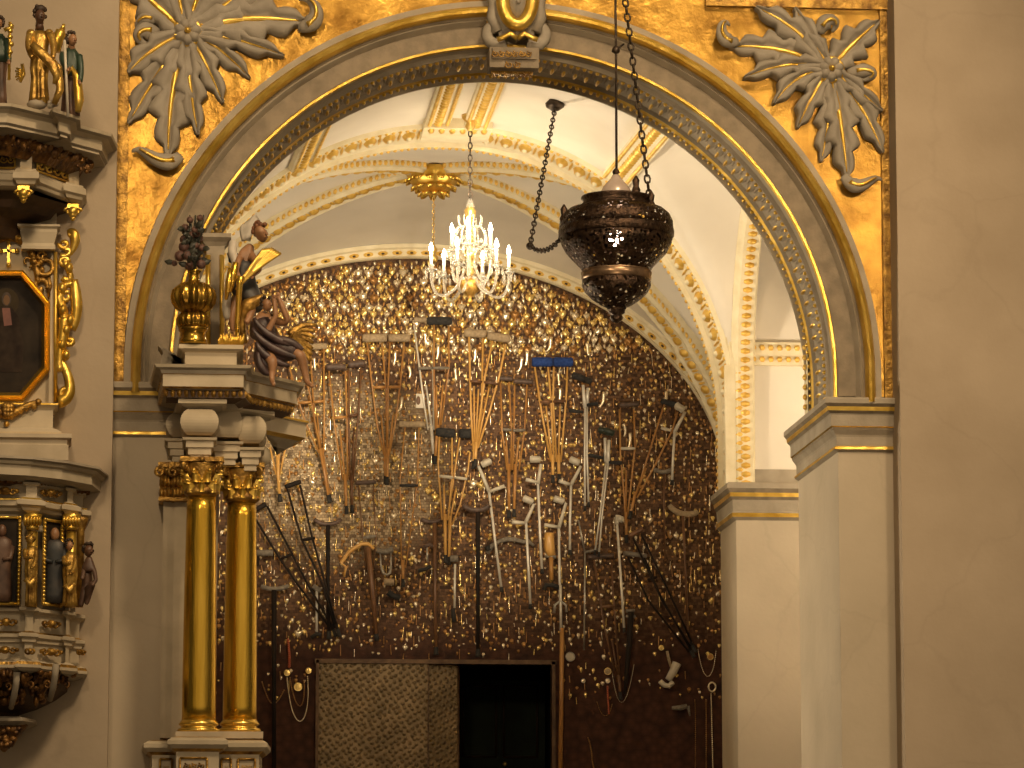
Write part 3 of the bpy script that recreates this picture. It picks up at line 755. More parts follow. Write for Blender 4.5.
T = thing('altar_pedestal', 'cream altar pedestal with gilt panels below the two gilded columns', 'pedestal', P(205, 790, YC), None)
b = MB()
def plan_ped(o): return [(152, YF), (152, 26.6), (178, 26.6), (178, YC - .16), (222, YC - .16), (222, 26.42), (262, 26.42), (264, YF)]
ledge(b, [(150, YF), (152, 26.55), (176, 26.55), (176, YC - .17), (219, YC - .17), (219, 26.42), (259, 26.42), (262, YF)],
      [(.0, 738), (.03, 739), (.06, 742), (.06, 746), (.03, 750), (.0, 753), (-.005, 830)], (198, YC), [1, 0, 0, 0, 1, 0], pyx=760)
b.build('dado', ['cream', 'golddark'], T)
b = MB(); 
for px, Y, r in ((198.5, YC, 22.5), (239.5, Yc2, 22.5)):
    k = pm(Y); x = P(px, 735, Y).x; b.box((x - r * k, Y - r * k * .9, P(px, 739.5, Y).z), (x + r * k, Y + r * k, P(px, 732.6, Y).z))
b.build('plinth', ['cream'], T)
b = MB()
def gilt_panel(b, x0, x1, y0, y1, Y):
    q = lambda x, y: P(x, y, Y)
    for a, c in (((x0, y0), (x1, y0)), ((x0, y0), (x0, y1)), ((x1, y0), (x1, y1))): b.tube([q(*a), q(*c)], .008, 6)
    rinceau(b, q(x0 + 3, y0 + 8), q(x1 - 3, y0 + 8), OUT, .03, 0, 3)
for a_ in ((180, 207, 758, 800, YC - .175), (238, 255, 759, 800, 26.41), (160, 172, 759, 800, 26.54), (221.5, 231, 759, 800, 26.41)):
    b = MB(); gilt_panel(b, *a_); b.build('gilt_panel', ['golddark'], T)

T = thing('altar_pilaster', 'cream pilaster strips with a gilded capital behind the foremost gilded column', 'pilaster', P(175, 740, 26.7), None)
b = MB()
for x0, x1, Y in ((162, 174, 26.78), (173, 188, 26.72), (210, 217, 26.72)):
    b.box((xq(x0, 600, Y), Y, P(170, 738, Y).z), (xq(x1, 600, Y), YF, P(170, 460, Y).z))
b.build('shaft', ['cream'], T)
b = MB()
for x0, x1, Y in ((160, 174, 26.76), (173, 186, 26.7)):
    for (ya, yb_, e) in ((463, 468, 2), (498, 501.5, 1.2)): b.box((xq(x0 - e, 480, Y), Y - .06, P(170, yb_, Y).z), (xq(x1 + e, 480, Y), YF, P(170, ya, Y).z))
    b.box((xq(x0, 480, Y), Y - .01, P(170, 501, Y).z), (xq(x1, 480, Y), YF, P(170, 462, Y).z))
    for ry, rh in ((493, .05), (482, .05)):
        for i in range(4): b.dome(P(x0 + 1.8 + i * (x1 - x0 - 3) / 3, ry, Y - .01), VX, VZ, OUT, .02, rh, .05, 0, 7)
    for s in (x0, x1): b.tube(spiral(P(s, 472, Y - .04), VX, VZ, .04, .01, 0, 9, 16), .014, 6)
    b.dome(P((x0 + x1) / 2, 471, Y - .03), VX, VZ, OUT, .03, .03, .05)
b.build('capital', ['golddark'], T)

T = thing('altar_entablature', 'cream broken entablature with cushion frieze carried by the two gilded columns', 'entablature', P(205, 458, YC), None)
# (plan: foremost block over column one, then a wing running back to the right over column two)
b = MB()
ledge(b, [(158, YF), (163, YC - .22), (243.5, YC - .22), (245, 26.28), (297, 26.82), (290, 27.5)],
      [(-.10, 365), (.06, 366), (.05, 369), (.02, 371), (.01, 374.5), (.0, 375), (.0, 387), (-.02, 388.5), (-.10, 391), (-.2, 396)], (200, YC - .2), [0, 0, 2, 2, 1, 0, 1, 2, 2], pyx=376)
b.build('cornice', ['cream', 'golddark', 'stone'], T)
b = MB(); pr_ = plan_path([(P(166, 390, YC).x, YC - .14), (P(242, 390, YC).x, YC - .14), (P(248, 390, YC).x, 26.4), (P(292, 390, YC).x, 26.84)], P(200, 392.5, YC - .2).z)
for (o, U, V, Tn) in at_len(pr_, .045): b.dome(o + U * .02, Tn, VZ, U, .017, .03, .025, 0, 6)
b.sweep(pr_, [(.02, .03), (.02, -.03), (-.06, -.06)], 1)
b.build('egg_moulding', ['golddark', 'darkbrown'], T)
b = MB(); ledge(b, [(176, YF), (181, YC - .12), (224, YC - .12), (224, 26.4), (240, 26.42), (240, 26.44), (272, 26.7), (272, YF)], [(-.05, 396.5), (.02, 397), (.02, 404), (-.01, 406), (-.06, 409)], (200, YC - .1), [1, 0, 0, 2], pyx=400); b.build('frieze_crown', ['cream', 'golddark', 'stone'], T)
b = MB()
def cushion(x0, x1, y0, y1, Y, Yb, bul=.05):
    n = 9
    prof = [(bul * math.sin(PI * i / n) ** .7 if 0 < i < n else 0, y0 + (y1 - y0) * i / n) for i in range(n + 1)]
    ledge(b, [(x0, Yb), (x0, Y), (x1, Y), (x1, Yb)], prof, (x0, Y), 0, pyx=420)
cushion(187.5, 211.5, 409, 435, YC - .10, YF); cushion(173, 186, 413, 437, 26.6, YF); cushion(212, 238, 410, 437, 26.42, YF + .2, .03); cushion(243, 259.5, 416, 443, 26.46, YF)
b.build('cushion_frieze', ['cream'], T)
b = MB()
for x0, x1, Y, y0, kx in ((186, 213.5, YC - .12, 437, 0), (168, 186, 26.62, 438, 0), (213, 240, 26.42, 441, 0), (240, 261, 26.44, 447, 0)):
    ledge(b, [(x0, YF), (x0, Y), (x1, Y), (x1, YF)], [(-.02, y0), (.025, y0 + .5), (.02, y0 + 3), (.0, y0 + 4), (.0, y0 + 10), (-.015, y0 + 11), (-.015, y0 + 17), (-.03, y0 + 18), (-.03, y0 + 23)], (x0, Y), [1, 0, 0, 0, 0, 0, 0, 0], pyx=445)
b.ball(P(264, 456, 26.75), .05, .06, .07)
b.build('architrave', ['cream', 'golddark'], T)
b = MB(); ledge(b, [(258, 26.9), (261, 26.75), (306, 27.2), (296, 27.6)], [(.0, 411), (.02, 412), (.02, 414), (.0, 415), (.0, 429), (-.05, 432), (-.14, 440)], (262, 26.75), [1, 1, 0, 0, 1, 2], pyx=418)
b.build('rear_cornice', ['cream', 'gold', 'stone'], T)
b = MB()
ledge(b, [(176, YF), (181, YC - .06), (241, YC - .06), (241, YF)], [(-.04, 345.5), (.015, 346), (.015, 350), (-.01, 352), (-.03, 353), (-.03, 367)], (200, YC), [0, 0, 2, 0, 0], pyx=355)
b.build('blocking_course', ['cream', 'golddark', 'stone'], T)
b = MB()
for i in range(3):
    q = [P(x, y, 26.55) for x, y in ((163 + i * 5, 352 + i * 3), (158 + i * 5, 345 + i * 4), (168 + i * 5, 350 + i * 3), (180, 356), (181, 366), (160 + i * 6, 365))]
    b.prism(q, Vector((0, .25, 0)), 0)
b.build('broken_volute', ['stone'], T)

# upper post behind the urn
T = thing('altar_post', 'slim grey stucco post with gold edges rising behind the urn of flowers', 'pilaster', P(217, 346, 26.75), None)
b = MB(); b.box((xq(206, 300, 26.8), 26.8, P(215, 347, 26.8).z), (xq(224, 300, 26.8), YF, P(215, 240, 26.8).z)); b.build('shaft', ['stone'], T)
b = MB(); ledge(b, [(206, YF), (206, 26.8), (224, 26.8), (224, YF)], [(-.02, 233), (.05, 234), (.05, 238), (.02, 242), (0, 246)], (206, 26.8), 0, pyx=240); b.build('cap', ['stone'], T)
b = MB()
for px in (208, 222): b.tube([P(px, 255, 26.79), P(px, 345, 26.79)], .018, 6)
b.build('gilded_edge', ['gold'], T)

# ------------------------------------------------------------------ urn and flowers
T = thing('flower_urn', 'gadrooned gilt urn on the altar top holding dark flowers', 'urn', P(193, 345, YC), None)
c = P(193, 345, YC); k = kc
def uz(py): return P(193, py, YC).z - c.z
b = MB(); b.lathe(c, [(r * k, uz(y)) for r, y in ((14, 345), (14, 340), (12.5, 338), (12.5, 333), (14.5, 331), (15, 328))], 32); b.lathe(c, [(r * k, uz(y)) for r, y in ((13, 329), (15.5, 325), (16, 319), (14, 315), (11, 313))], 64, ridge=16, amp=.06)
b.lathe(c, [(r * k, uz(y)) for r, y in ((11, 314), (12, 312), (17, 309), (20.5, 303), (21.5, 297), (20, 290), (14, 284.5), (7, 282))], 96, ridge=12, amp=.07)
b.build('body', ['goldurn'], T)
b = MB(); b.lathe(c, [(r * k, uz(y)) for r, y in ((7, 283), (5.3, 279), (5.2, 275), (6.5, 272), (7.5, 271), (5, 272))], 24); b.build('neck', ['goldurn'], T)
M['darkleaf'] = mat('dark_silk_leaves', (.012, .014, .010), (.05, .05, .035), rough=.5, scale=30)
M['darkbloom'] = mat('dusky_blooms', (.05, .022, .018), (.14, .07, .05), rough=.6, scale=40)
FL = thing('flower_bunch', 'dark dried flowers standing in the gilt urn', 'flowers', P(193, 272, YC), None)
rnd = random.Random(3)
b = MB()
for i in range(46):
    px, py = rnd.gauss(193, 8), rnd.uniform(228, 268); dy = rnd.uniform(-.08, .12)
    px = 193 + (px - 193) * (1.15 if py > 240 else .55)
    q = P(px, py, YC - dy); s = rnd.uniform(.02, .035)
    if i % 2: b2 = MB(); b2.ball(q, s, s * .8, s, 8, 5); b2.build('bloom', ['darkbloom'], FL)
    R = Vector((rnd.uniform(-1, 1), rnd.uniform(-1, .3), rnd.uniform(-.5, 1))).normalized(); U = R.cross(VY).normalized()
    b.grid([[q + R * (t * .08) + U * (.022 * math.sin(PI * t) * e) + OUT * (.015 * (1 - abs(e))) for e in (-1, 0, 1)] for t in (0, .3, .6, .85, 1)], 0)
for px, py in ((184, 247), (180, 256), (190, 220), (200, 218), (197, 232)):
    b2 = MB(); b2.ball(P(px, py, YC - .05), .04 if py > 240 else .025, n=9, m=6); b2.build('bloom', ['darkbloom'], FL)
for i in range(9):
    b.tube([P(193, 275, YC), P(193 + rnd.uniform(-8, 8), 252, YC), P(193 + rnd.uniform(-12, 14), rnd.uniform(219, 245), YC)], .006, 5)
for px in (191, 195, 201): b.tube([P(193, 250, YC), P(px, 232, YC), P(px + (px - 194) * .4, 215, YC)], [.02, .016, .004], 6)
b.build('foliage', ['darkleaf'], FL)
# ------------------------------------------------------------------ side altar on the left wall
YL = 25.95
M['paintdark'] = mat('dark_oil_paint', (.010, .008, .007), (.035, .026, .018), rough=.6, scale=5, detail=8, spec=.12)
M['robeblue'] = mat('painted_blue_drapery', (.02, .025, .03), (.07, .06, .055), rough=.5, scale=9)
M['robered'] = mat('painted_red_drapery', (.09, .022, .015), (.17, .05, .03), rough=.5, scale=9)
M['robegreen'] = mat('painted_green_drapery', (.012, .028, .018), (.04, .07, .045), rough=.45, scale=9)
M['robebrown'] = mat('painted_brown_drapery', (.06, .032, .022), (.15, .085, .055), rough=.5, scale=9)
M['robeplum'] = mat('painted_plum_drapery', (.025, .014, .015), (.075, .045, .042), rough=.45, scale=12)
M['robewhite'] = mat('painted_white_drapery', (.36, .33, .28), (.55, .50, .42), rough=.5, scale=9)
M['skin'] = mat('painted_skin', (.22, .11, .05), (.36, .19, .095), rough=.45, scale=12)
M['skindark'] = mat('darkened_skin', (.06, .03, .018), (.14, .07, .04), rough=.45, scale=12)
M['hairdark'] = mat('dark_hair', (.02, .012, .008), (.06, .035, .02), rough=.6, scale=30)
M['rosegold'] = mat('rust_gilding', (.035, .014, .008), (.26, .13, .035), metallic=.6, rough=.45, scale=16, bump=.5, bscale=40)

T = thing('altar_canopy', 'cream canopy of the side altar with gilt scroll panels, carrying the standing saints', 'altar canopy', P(8, 190, 26.3), None)
b = MB()
ledge(b, [(-90, 25.4), (8, 25.4), (56, 25.72), (58, 25.62), (72, 25.75), (73, 26.02), (104, 26.28), (110, YP)],
      [(-.12, 103.5), (.06, 105), (.055, 108), (.03, 110), (.0, 112), (-.01, 113), (-.01, 122), (-.03, 124), (-.03, 126), (-.2, 130)], (8, 25.4), [0, 0, 2, 0, 0, 0, 2, 0, 2], pyx=112)
b.build('crown_cornice', ['cream', 'gold', 'stone'], T)
b = MB(); pth = plan_path([(P(px, 140, Y).x, Y) for px, Y in ((-90, 25.62), (10, 25.62), (58, 25.95), (92, 26.45))], P(8, 131.5, 25.5).z)
rnd = random.Random(4)
b.sweep(pth, [(.02, .05), (.0, -.02), (-.05, -.05), (-.10, -.12)], 0)
for (o, U, V, Tn) in at_len(pth, .05):
    b.dome(o + U * .0 + V * rnd.uniform(-.06, .02), Tn, V, U, .022, .04, .035, 0, 6)
    b.ball(o + U * .0 + V * rnd.uniform(-.1, -.02), rnd.uniform(.012, .020), n=6, m=4)
b.build('leaf_moulding', ['rosegold'], T)
fr = [(-90, 25.95), (20, 25.95), (20, 25.88), (32, 25.88), (33, 25.98), (68, 26.40), (69, 26.34), (79, 26.42), (80, YP)]
b = MB(); ledge(b, fr, [(-.02, 145), (.02, 146), (.02, 149), (.0, 151), (.0, 172), (.02, 173)], (8, 25.95), 0, pyx=160); b.build('frieze', ['cream'], T)
b = MB(); ledge(b, fr, [(.0, 170.5), (.03, 171.5), (.03, 173), (.05, 175), (.05, 181), (.03, 183), (.02, 186), (-.02, 188), (-.1, 189)], (8, 25.95), [1, 0, 0, 0, 0, 0, 0, 2], pyx=178); b.build('lower_cornice', ['cream', 'gold', 'stone'], T)
def panel_on(p0, p1, h, Nn, nm='scroll_panel', n=3, parent=T, m=('gold', 'darkbrown'), seed=1):
    b = MB(); U = (p1 - p0).normalized()
    V = VZ
    for s in (-1, 1): b.tube([p0 + VZ * h * s + Nn * .01, p1 + VZ * h * s + Nn * .01], .008, 5)
    for q in (p0, p1): b.tube([q - VZ * h + Nn * .01, q + VZ * h + Nn * .01], .008, 5)
    b.poly([p0 - VZ * h + Nn * .006, p1 - VZ * h + Nn * .006, p1 + VZ * h + Nn * .006, p0 + VZ * h + Nn * .006], 1)
    rinceau(b, p0, p1, Nn, h * .85, 0, n, seed)
    return b.build(nm, list(m), parent)
panel_on(P(-16, 160, 25.94), P(15, 160, 25.94), .056, OUT, n=4)
na = Vector((1, -1.05, 0)).normalized()
pA_, pB_ = P(35, 163, 26.0), P(66, 180, 26.365); dn = (pB_ - pA_); dn.z = 0; na = Vector((dn.y, -dn.x, 0)).normalized(); pB_.z = pA_.z
panel_on(pA_ + na * .01, pB_ + na * .01, .058, na, n=4, seed=2)
b = None
for px, Y, py in ((23.5, 25.86, 189), (73, 26.38, 207)):
    b = MB(); q = P(px, py, Y)
    for i in range(3):
        b.ball(q - VZ * (.03 + i * .025), .038 - i * .009, n=9, m=5)
    for s in (-1, 1): b.tube(spiral(q + VX * s * .03 - VZ * .03, VX * s, VZ, .03, .008, 0, 7, 12), .010, 6)
    b.box(tuple(q + Vector((-.04, -.02, -.01))), tuple(q + Vector((.04, .06, .02)))); b.build('pendant_drop', ['gold'], T)
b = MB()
ledge(b, [(-90, 26.0), (22, 26.0), (70, 26.45), (76, YP)], [(-.0, 188), (-.12, 194), (-.16, 201), (-.3, 207), (-.34, 214), (-.36, 224)], (8, 25.95), 0, pyx=200); b.build('hollow_underside', ['darkbrown'], T)

# picture panel below the canopy
T = thing('picture_surround', 'cream wall surround of the octagonal picture, edged with carved gilt scrollwork', 'altar panel', P(8, 440, 26.5), None)
b = MB()
b.box((P(-60, 300, 26.6).x, 26.6, P(8, 404, 26.6).z), (P(55, 300, 26.6).x, YP, P(8, 205, 26.6).z)); b.build('panel_board', ['cream'], T)
b = MB(); b.box((P(50.5, 300, 26.56).x, 26.555, P(8, 403, 26.56).z), (P(56, 300, 26.56).x, 26.6, P(8, 252, 26.56).z)); b.build('edge_strip', ['cream'], T)
b = MB(); b.tube([P(55.5, 252, 26.54), P(55.5, 402, 26.54)], .014, 6); b.build('gilt_bead', ['gold'], T)
b = MB(); ledge(b, [(20, 26.62), (20, 26.45), (57, 26.45), (57, 26.62)], [(-.03, 225), (.02, 226), (.02, 228), (.0, 230), (.0, 233), (-.02, 244), (-.01, 247), (-.01, 250)], (50, 26.5), 0, pyx=240); b.build('upper_moulding', ['cream'], T)
b = MB()
ledge(b, [(-60, 26.4), (53, 26.4), (53, YP)], [(-.02, 403), (.035, 404), (.035, 405.5), (.01, 408), (.0, 410), (.0, 428), (.03, 430), (.06, 433), (.06, 434.5), (.13, 436), (.13, 440), (.10, 442), (.10, 446), (.11, 447), (.11, 462)], (53, 26.4), [1, 1, 0, 0, 0, 0, 0, 0, 1, 0, 0, 0, 0, 0], pyx=420)
b.build('sill', ['cream', 'gold'], T)
# carved side scroll
b = MB(); Yc_ = 26.56
def S(pts, r): b.tube([P(x, y, Yc_) for x, y in pts] if len(pts) > 5 else bez([P(x, y, Yc_) for x, y in pts], 14), r, 7)
def SP(px, py, r0, r1, a0, a1, w): b.tube(spiral(P(px, py, Yc_), VX, VZ, r0 * kc, r1 * kc, a0, a1, 20), w, 7)
S([(58, 402), (76, 400), (73, 376), (62, 366), (58, 352)], [.05 - .002 * i for i in range(15)])
SP(65, 394, 6, 1.5, 0, 8, .022)
S([(60, 372), (57, 350), (66, 335), (64, 318)], [.035 + .001 * i for i in range(15)])
SP(70, 341, 5, 1.2, 2, 9, .02)
S([(64, 320), (66, 312), (60, 304), (58, 296)], .035); S([(72, 330), (80, 312), (76, 294), (74, 280)], [.03 + .014 * math.sin(PI * i / 14) for i in range(15)])
S([(74, 284), (62, 282), (58, 292), (62, 306)], .028); SP(66, 297, 5.5, 2, 1, 7, .018)
S([(62, 278), (74, 286), (72, 272), (64, 262)], .025); SP(64, 262, 5, 1.5, 0, 8, .018)
S([(60, 256), (74, 258), (70, 246), (64, 250)], .022); S([(70, 254), (80, 240), (74, 228), (68, 233)], [.018 + .02 * math.sin(PI * i / 14) for i in range(15)])
SP(64, 244, 5, 1.5, 3, 9, .018); SP(72, 234, 4, 1, 1, 7, .016)
for px, py in ((66, 330), (63, 310), (69, 268), (62, 288), (70, 320), (62, 345), (66, 355)): b.dome(P(px, py, Yc_ - .02), VX, VZ, OUT, .03, .045, .04)
b.build('carved_scroll', ['gold'], T)
# wreath with cross above the picture, upper corner scrolls, swag below
b = MB(); cw = P(8.5, 268, 26.57)
b.tube([P(8.5 + 25 * math.cos(a) * (1 if a < 2.9 else 1), 262 - 25 * math.sin(a), 26.57) for a in [PI * i / 20 for i in range(21)]], .030, 7)
for i in range(21):
    a = PI * i / 20; b.ball(P(8.5 + 25.5 * math.cos(a), 262 - 25.5 * math.sin(a), 26.545), .022, n=7, m=5)
b.ball(P(9, 234, 26.54), .05, n=9, m=6); b.ball(P(9, 229, 26.54), .028, n=8, m=5)
for s in (-1, 1):
    q = lambda x, y: P(8.5 + s * (x - 8.5), y, 26.56)
    b.tube(spiral(q(45, 267), VX * s, VZ, .062, .05, -PI, PI, 20), .020, 7); b.tube(spiral(q(41, 256), VX * s, VZ, .035, .01, 0, 7, 14), .014, 6)
    b.tube(spiral(q(41, 286), VX * s, VZ, .05, .04, -.5, 3.6, 14), .018, 7); b.tube([q(48, 278), q(50, 286), q(48, 298)], [.02, .022, .008], 6)
    b.tube([q(33, 262), q(38, 274), q(36, 282)], [.02, .026, .01], 6)
    for py in (262, 270, 280, 290): b.dome(q(38 + (py % 7), py), VX, VZ, OUT, .02, .03, .03)
    b.tube(spiral(q(27, 262), VX * s, VZ, .045, .012, -1.2, 4.5, 14), .009, 5)
b.build('wreath', ['golddark'], T)
b = MB(); b.box(tuple(P(6.9, 265, 26.58)), tuple(P(10.1, 241.5, 26.56) + Vector((0, .04, 0)))); b.box(tuple(P(1, 252, 26.58)), tuple(P(16.5, 249, 26.56) + Vector((0, .04, 0))))
for x, y in ((8.5, 241), (8.5, 265), (0.5, 250.5), (17, 250.5)): b.ball(P(x, y, 26.57), .018, n=7, m=5)
b.build('cross', ['gold'], T)
b = MB()
for i in range(9): b.dome(P(6 + (i % 3) * 3 - 1, 407 + (i // 3) * 4, 26.37), VX, VZ, OUT, .03, .035, .05)
for s in (-1, 1):
    q = lambda x, y: P(7 + s * (x - 7), y, 26.37)
    b.tube([q(10, 415), q(18, 411), q(26, 406), q(34, 403), q(38, 402)], [.035, .03, .026, .02, .016], 7)
    for x, y in ((14, 413), (20, 411), (26, 408), (34, 406)): b.ball(q(x, y), .025, n=7, m=5)
    b.ball(q(38, 402), .026, n=8, m=5)
b.ball(P(6.5, 424, 26.37), .022, n=8, m=5); b.build('swag', ['golddark'], T)

T = thing('framed_painting', 'dark octagonal painting of a robed figure in a gilt frame', 'painting', P(8, 402, 26.58), None)
def octo(o, Y): return [P(8 + x, 335 + y, Y) for x, y in ((-42 + o, -33 + o * .4), (-15 + o * .4, -65 + o), (15 - o * .4, -65 + o), (42 - o, -33 + o * .4), (42 - o, 35 - o * .4), (15 - o * .4, 66 - o), (-15 + o * .4, 66 - o), (-42 + o, 35 - o * .4))]
b = MB(); b.grid([octo(0, 26.60), octo(0, 26.53), octo(1.5, 26.515), octo(3, 26.53), octo(5.5, 26.50), octo(7.5, 26.55), octo(8.5, 26.57)], 0, False, closed=True, flip=True); b.build('frame', ['goldbright'], T)
b = MB(); b.poly(octo(8, 26.575)[::-1]); cv = b.build('canvas', ['paintdark'], T)
b = MB()
def flat(pts, Y, mi): b.poly([P(x, y, Y) for x, y in pts][::-1], mi)
flat([(6 + 13 * math.cos(a), 302 + 14 * math.sin(a)) for a in [2 * PI * i / 20 for i in range(20)]], 26.5735, 2)
flat([(1, 306), (11, 306), (19, 318), (24, 345), (22, 372), (-8, 372), (-10, 340), (-6, 316)], 26.572, 0)
flat([(2, 308), (10, 308), (12, 325), (4, 326)], 26.5705, 1)
flat([(6.5 + 4.8 * math.cos(a), 299 + 7 * math.sin(a)) for a in [2 * PI * i / 16 for i in range(16)]], 26.570, 3)
flat([(6.5 + 3.2 * math.cos(a), 300 + 5 * math.sin(a)) for a in [2 * PI * i / 16 for i in range(16)]], 26.5695, 4)
b.build('painted_figure', [mat('painted_robe', (.018, .012, .010), (.04, .028, .02), rough=.6, scale=12, spec=.1), M['robered'], mat('painted_glow', (.03, .022, .012), (.05, .037, .02), rough=.6, spec=.1), M['hairdark'], mat('painted_face', (.13, .075, .04), (.17, .10, .055), rough=.6, spec=.1)], cv)

# lower shrine
T = thing('altar_shrine', 'canted cream shrine with dark niches under a curved canopy, on a gilt bracket', 'shrine', P(8, 745, 26.4), None)
b = MB()
ledge(b, [(-80, 25.75), (0, 25.75), (30, 25.82), (62, 26.0), (92, 26.3), (101, YP)],
      [(-.1, 455), (.05, 456), (.055, 458.5), (.03, 460), (.02, 463), (.0, 464), (.0, 474), (-.03, 475), (-.2, 479)], (0, 25.75), [1, 2, 2, 0, 0, 0, 2, 2], pyx=465); b.build('canopy_cornice', ['cream', 'rosegold', 'stone'], T)
b = MB(); pth = plan_path([(P(px, 480, Y).x, Y) for px, Y in ((-60, 25.93), (8, 25.93), (40, 26.08), (88, 26.6))], P(0, 479.5, 25.8).z)
b.sweep(pth, [(.03, .03), (.0, -.005), (-.06, -.02)], 0)
for (o, U, V, Tn) in at_len(pth, .04): b.dome(o + U * .0 + V * .005, Tn, V, U, .016, .016, .025, 0, 6)
b.build('egg_moulding', ['rosegold'], T)
pl = [(-70, 26.0), (24, 26.0), (24, 25.93), (38, 25.98), (38, 26.06), (66, 26.3), (66, 26.22), (74, 26.3), (75, 26.5), (84, 26.55), (84, YP)]
def course(nm, prof, mi, mats, dx=0): 
    b = MB(); ledge(b, [(x + (dx if i < len(pl) - 1 else 0), y) for i, (x, y) in enumerate(pl)], prof, (8, 26.0), mi, pyx=520); return b.build(nm, mats, T)
course('frieze', [(-.02, 482), (.01, 483), (.01, 485), (-.01, 486), (-.01, 497), (.02, 498.5), (.02, 500), (.05, 502), (.05, 506), (.02, 508), (.01, 511), (-.03, 514), (-.03, 516)], [0] * 5 + [1] + [0] * 6, ['cream', 'gold'])
course('niche_wall', [(-.05, 515), (-.05, 608)], 0, ['cream'])
course('base', [(-.03, 606), (.0, 607), (.02, 608), (.02, 611), (-.01, 613), (-.02, 615), (-.02, 631), (.0, 633), (.02, 634), (.02, 637), (.0, 639), (.0, 642), (-.02, 643), (-.02, 659), (.01, 661), (.03, 662), (.04, 665), (.04, 668), (.01, 671), (-.06, 674)], [1] + [0] * 5 + [1] + [0] * 8 + [1] + [0] * 2 + [2], ['cream', 'golddark', 'stone'])
nb = Vector((.62, -.78, 0))
for (x0, x1, Y) in ((-16, 19.5, 25.99), (39.5, 57, 26.10)):
    fl = OUT if x0 < 0 else nb
    p0, p1 = P(x0, 560, Y), P(x1, 560, Y if x0 < 0 else 26.27)
    zt, zb2 = P(x0, 518 if x0 < 0 else 520, Y).z, P(x0, 604, Y).z
    p0, p1 = p0 + fl * .04, p1 + fl * .04
    b = MB(); q = [Vector((p.x, p.y, z)) for p, z in ((p0, zb2), (p1, zb2), (p1, zt), (p0, zt))]
    b.poly(q)
    ni = b.build('niche_panel', ['paintdark'], T)
    b = MB()
    for i in range(4): b.tube([q[i] + fl * .01, q[(i + 1) % 4] + fl * .01], .012, 6)
    for s in (0, 1):
        a_, c_ = (q[0], q[3]) if s == 0 else (q[1], q[2])
        for i in range(22): b.ball(a_.lerp(c_, i / 21) + fl * .015, .014, n=6, m=4)
    b.build('gilt_bead_frame', ['gold'], ni)
    # painted saint standing in the niche
    b = MB(); cx = (p0 + p1) / 2 + fl * .03; k = pm(Y); hh = zt - zb2
    b.lathe(Vector((cx.x, cx.y, zb2 + .01)), [(.065, 0), (.07, .1 * hh), (.06, .4 * hh), (.075, .62 * hh), (.062, .72 * hh), (.02, .76 * hh)], 14, 0, sy=.45, ridge=7, amp=.07)
    b.ball(Vector((cx.x, cx.y, zb2 + .84 * hh)), .032, .03, .045, mi=1)
    for s in (-1, 1): b.tube([cx + Vector((s * .07, 0, zb2 + .66 * hh - cx.z)), cx + Vector((s * .06, -.02, zb2 + .52 * hh - cx.z)), cx + Vector((s * .01, -.035, zb2 + .50 * hh - cx.z))], [.022, .018, .014], 7)
    b.build('painted_saint', [M['robebrown'] if x0 < 0 else M['robeblue'], M['skindark'] if x0 < 0 else M['skin']], ni)
for px, Y in ((31, 25.93), (70, 26.22)):
    b = MB(); c = P(px, 607, Y); zc0 = c.z; h = P(px, 516, Y).z - zc0
    b.lathe(Vector((c.x, Y + .02, 0)), [(.042, P(px, 530, Y).z), (.05, P(px, 527, Y).z), (.04, P(px, 526, Y).z), (.06, P(px, 518, Y).z), (.065, P(px, 514, Y).z)], 12, 0)
    for i in range(6): b.dome(Vector((c.x - .05 + .02 * i, Y - .03, P(px, 521, Y).z)), VX, VZ, OUT, .014, .04, .03, 0, 6)
    b.lathe(Vector((c.x, Y + .03, 0)), [(.04, P(px, 607, Y).z), (.036, P(px, 531, Y).z)], 12, 0); b.build('small_capital', ['gold'], T)
b = MB(); c = P(80, 540, 26.5); b.lathe(Vector((c.x, 26.52, 0)), [(.03, P(80, 607, 26.5).z), (.03, P(80, 531, 26.5).z), (.055, P(80, 521, 26.5).z), (.055, P(80, 517, 26.5).z)], 12); b.build('small_capital', ['golddark'], T)
def cart(px, py, Y, w, h, fl, nm='gilt_cartouche'):
    b = MB(); U = Vector((-fl.y, fl.x, 0)); o = P(px, py, Y) + fl * .01
    b.dome(o, U, VZ, fl, w * .45, h * .6, .04, 0, 10)
    for s in (-1, 1):
        b.tube(spiral(o + U * s * w * .62, U * s, VZ, h * .55, h * .12, PI, PI + 7, 14), .009, 5); b.dome(o + U * s * w * .95, U, VZ, fl, w * .2, h * .35, .03)
    b.build(nm, ['golddark'], T)
cart(5, 491, 25.95, .085, .05, OUT); cart(50, 493, 26.12, .08, .05, nb)
cart(6, 622, 25.97, .07, .05, OUT); cart(50, 624, 26.15, .07, .05, nb); cart(5, 650, 25.97, .085, .045, OUT); cart(50, 652, 26.15, .085, .05, nb)
cart(30, 651, 25.93, .025, .04, OUT); cart(80, 652, 26.47, .03, .035, nb)
b = MB(); rnd = random.Random(9)
ledge(b, [(-60, 26.05), (24, 26.05), (60, 26.35), (70, YP)], [(.0, 671), (-.02, 685), (-.10, 694), (-.22, 703), (-.34, 709), (-.36, 716)], (8, 26.0), 1, pyx=690)
for i in range(90):
    px = rnd.uniform(-10, 76); t = rnd.random(); py = 672 + t * 30 * (1 if px < 45 else .75); Y = 26.0 + max(0, px - 24) * .008 + t * .18
    if px > 78 - 28 * t: continue
    b.dome(P(px, py, Y - .03), VX, VZ, OUT, rnd.uniform(.02, .04), rnd.uniform(.02, .05), .05, 0, 7)
for px, py in ((8, 682), (30, 680), (47, 681), (66, 680)):
    c_scroll(b, P(px, py, 25.98 + max(0, px - 24) * .008), VX, VZ, .055, 0, 1 if px % 2 else -1)
b.build('bracket', ['rosegold', 'darkbrown'], T)
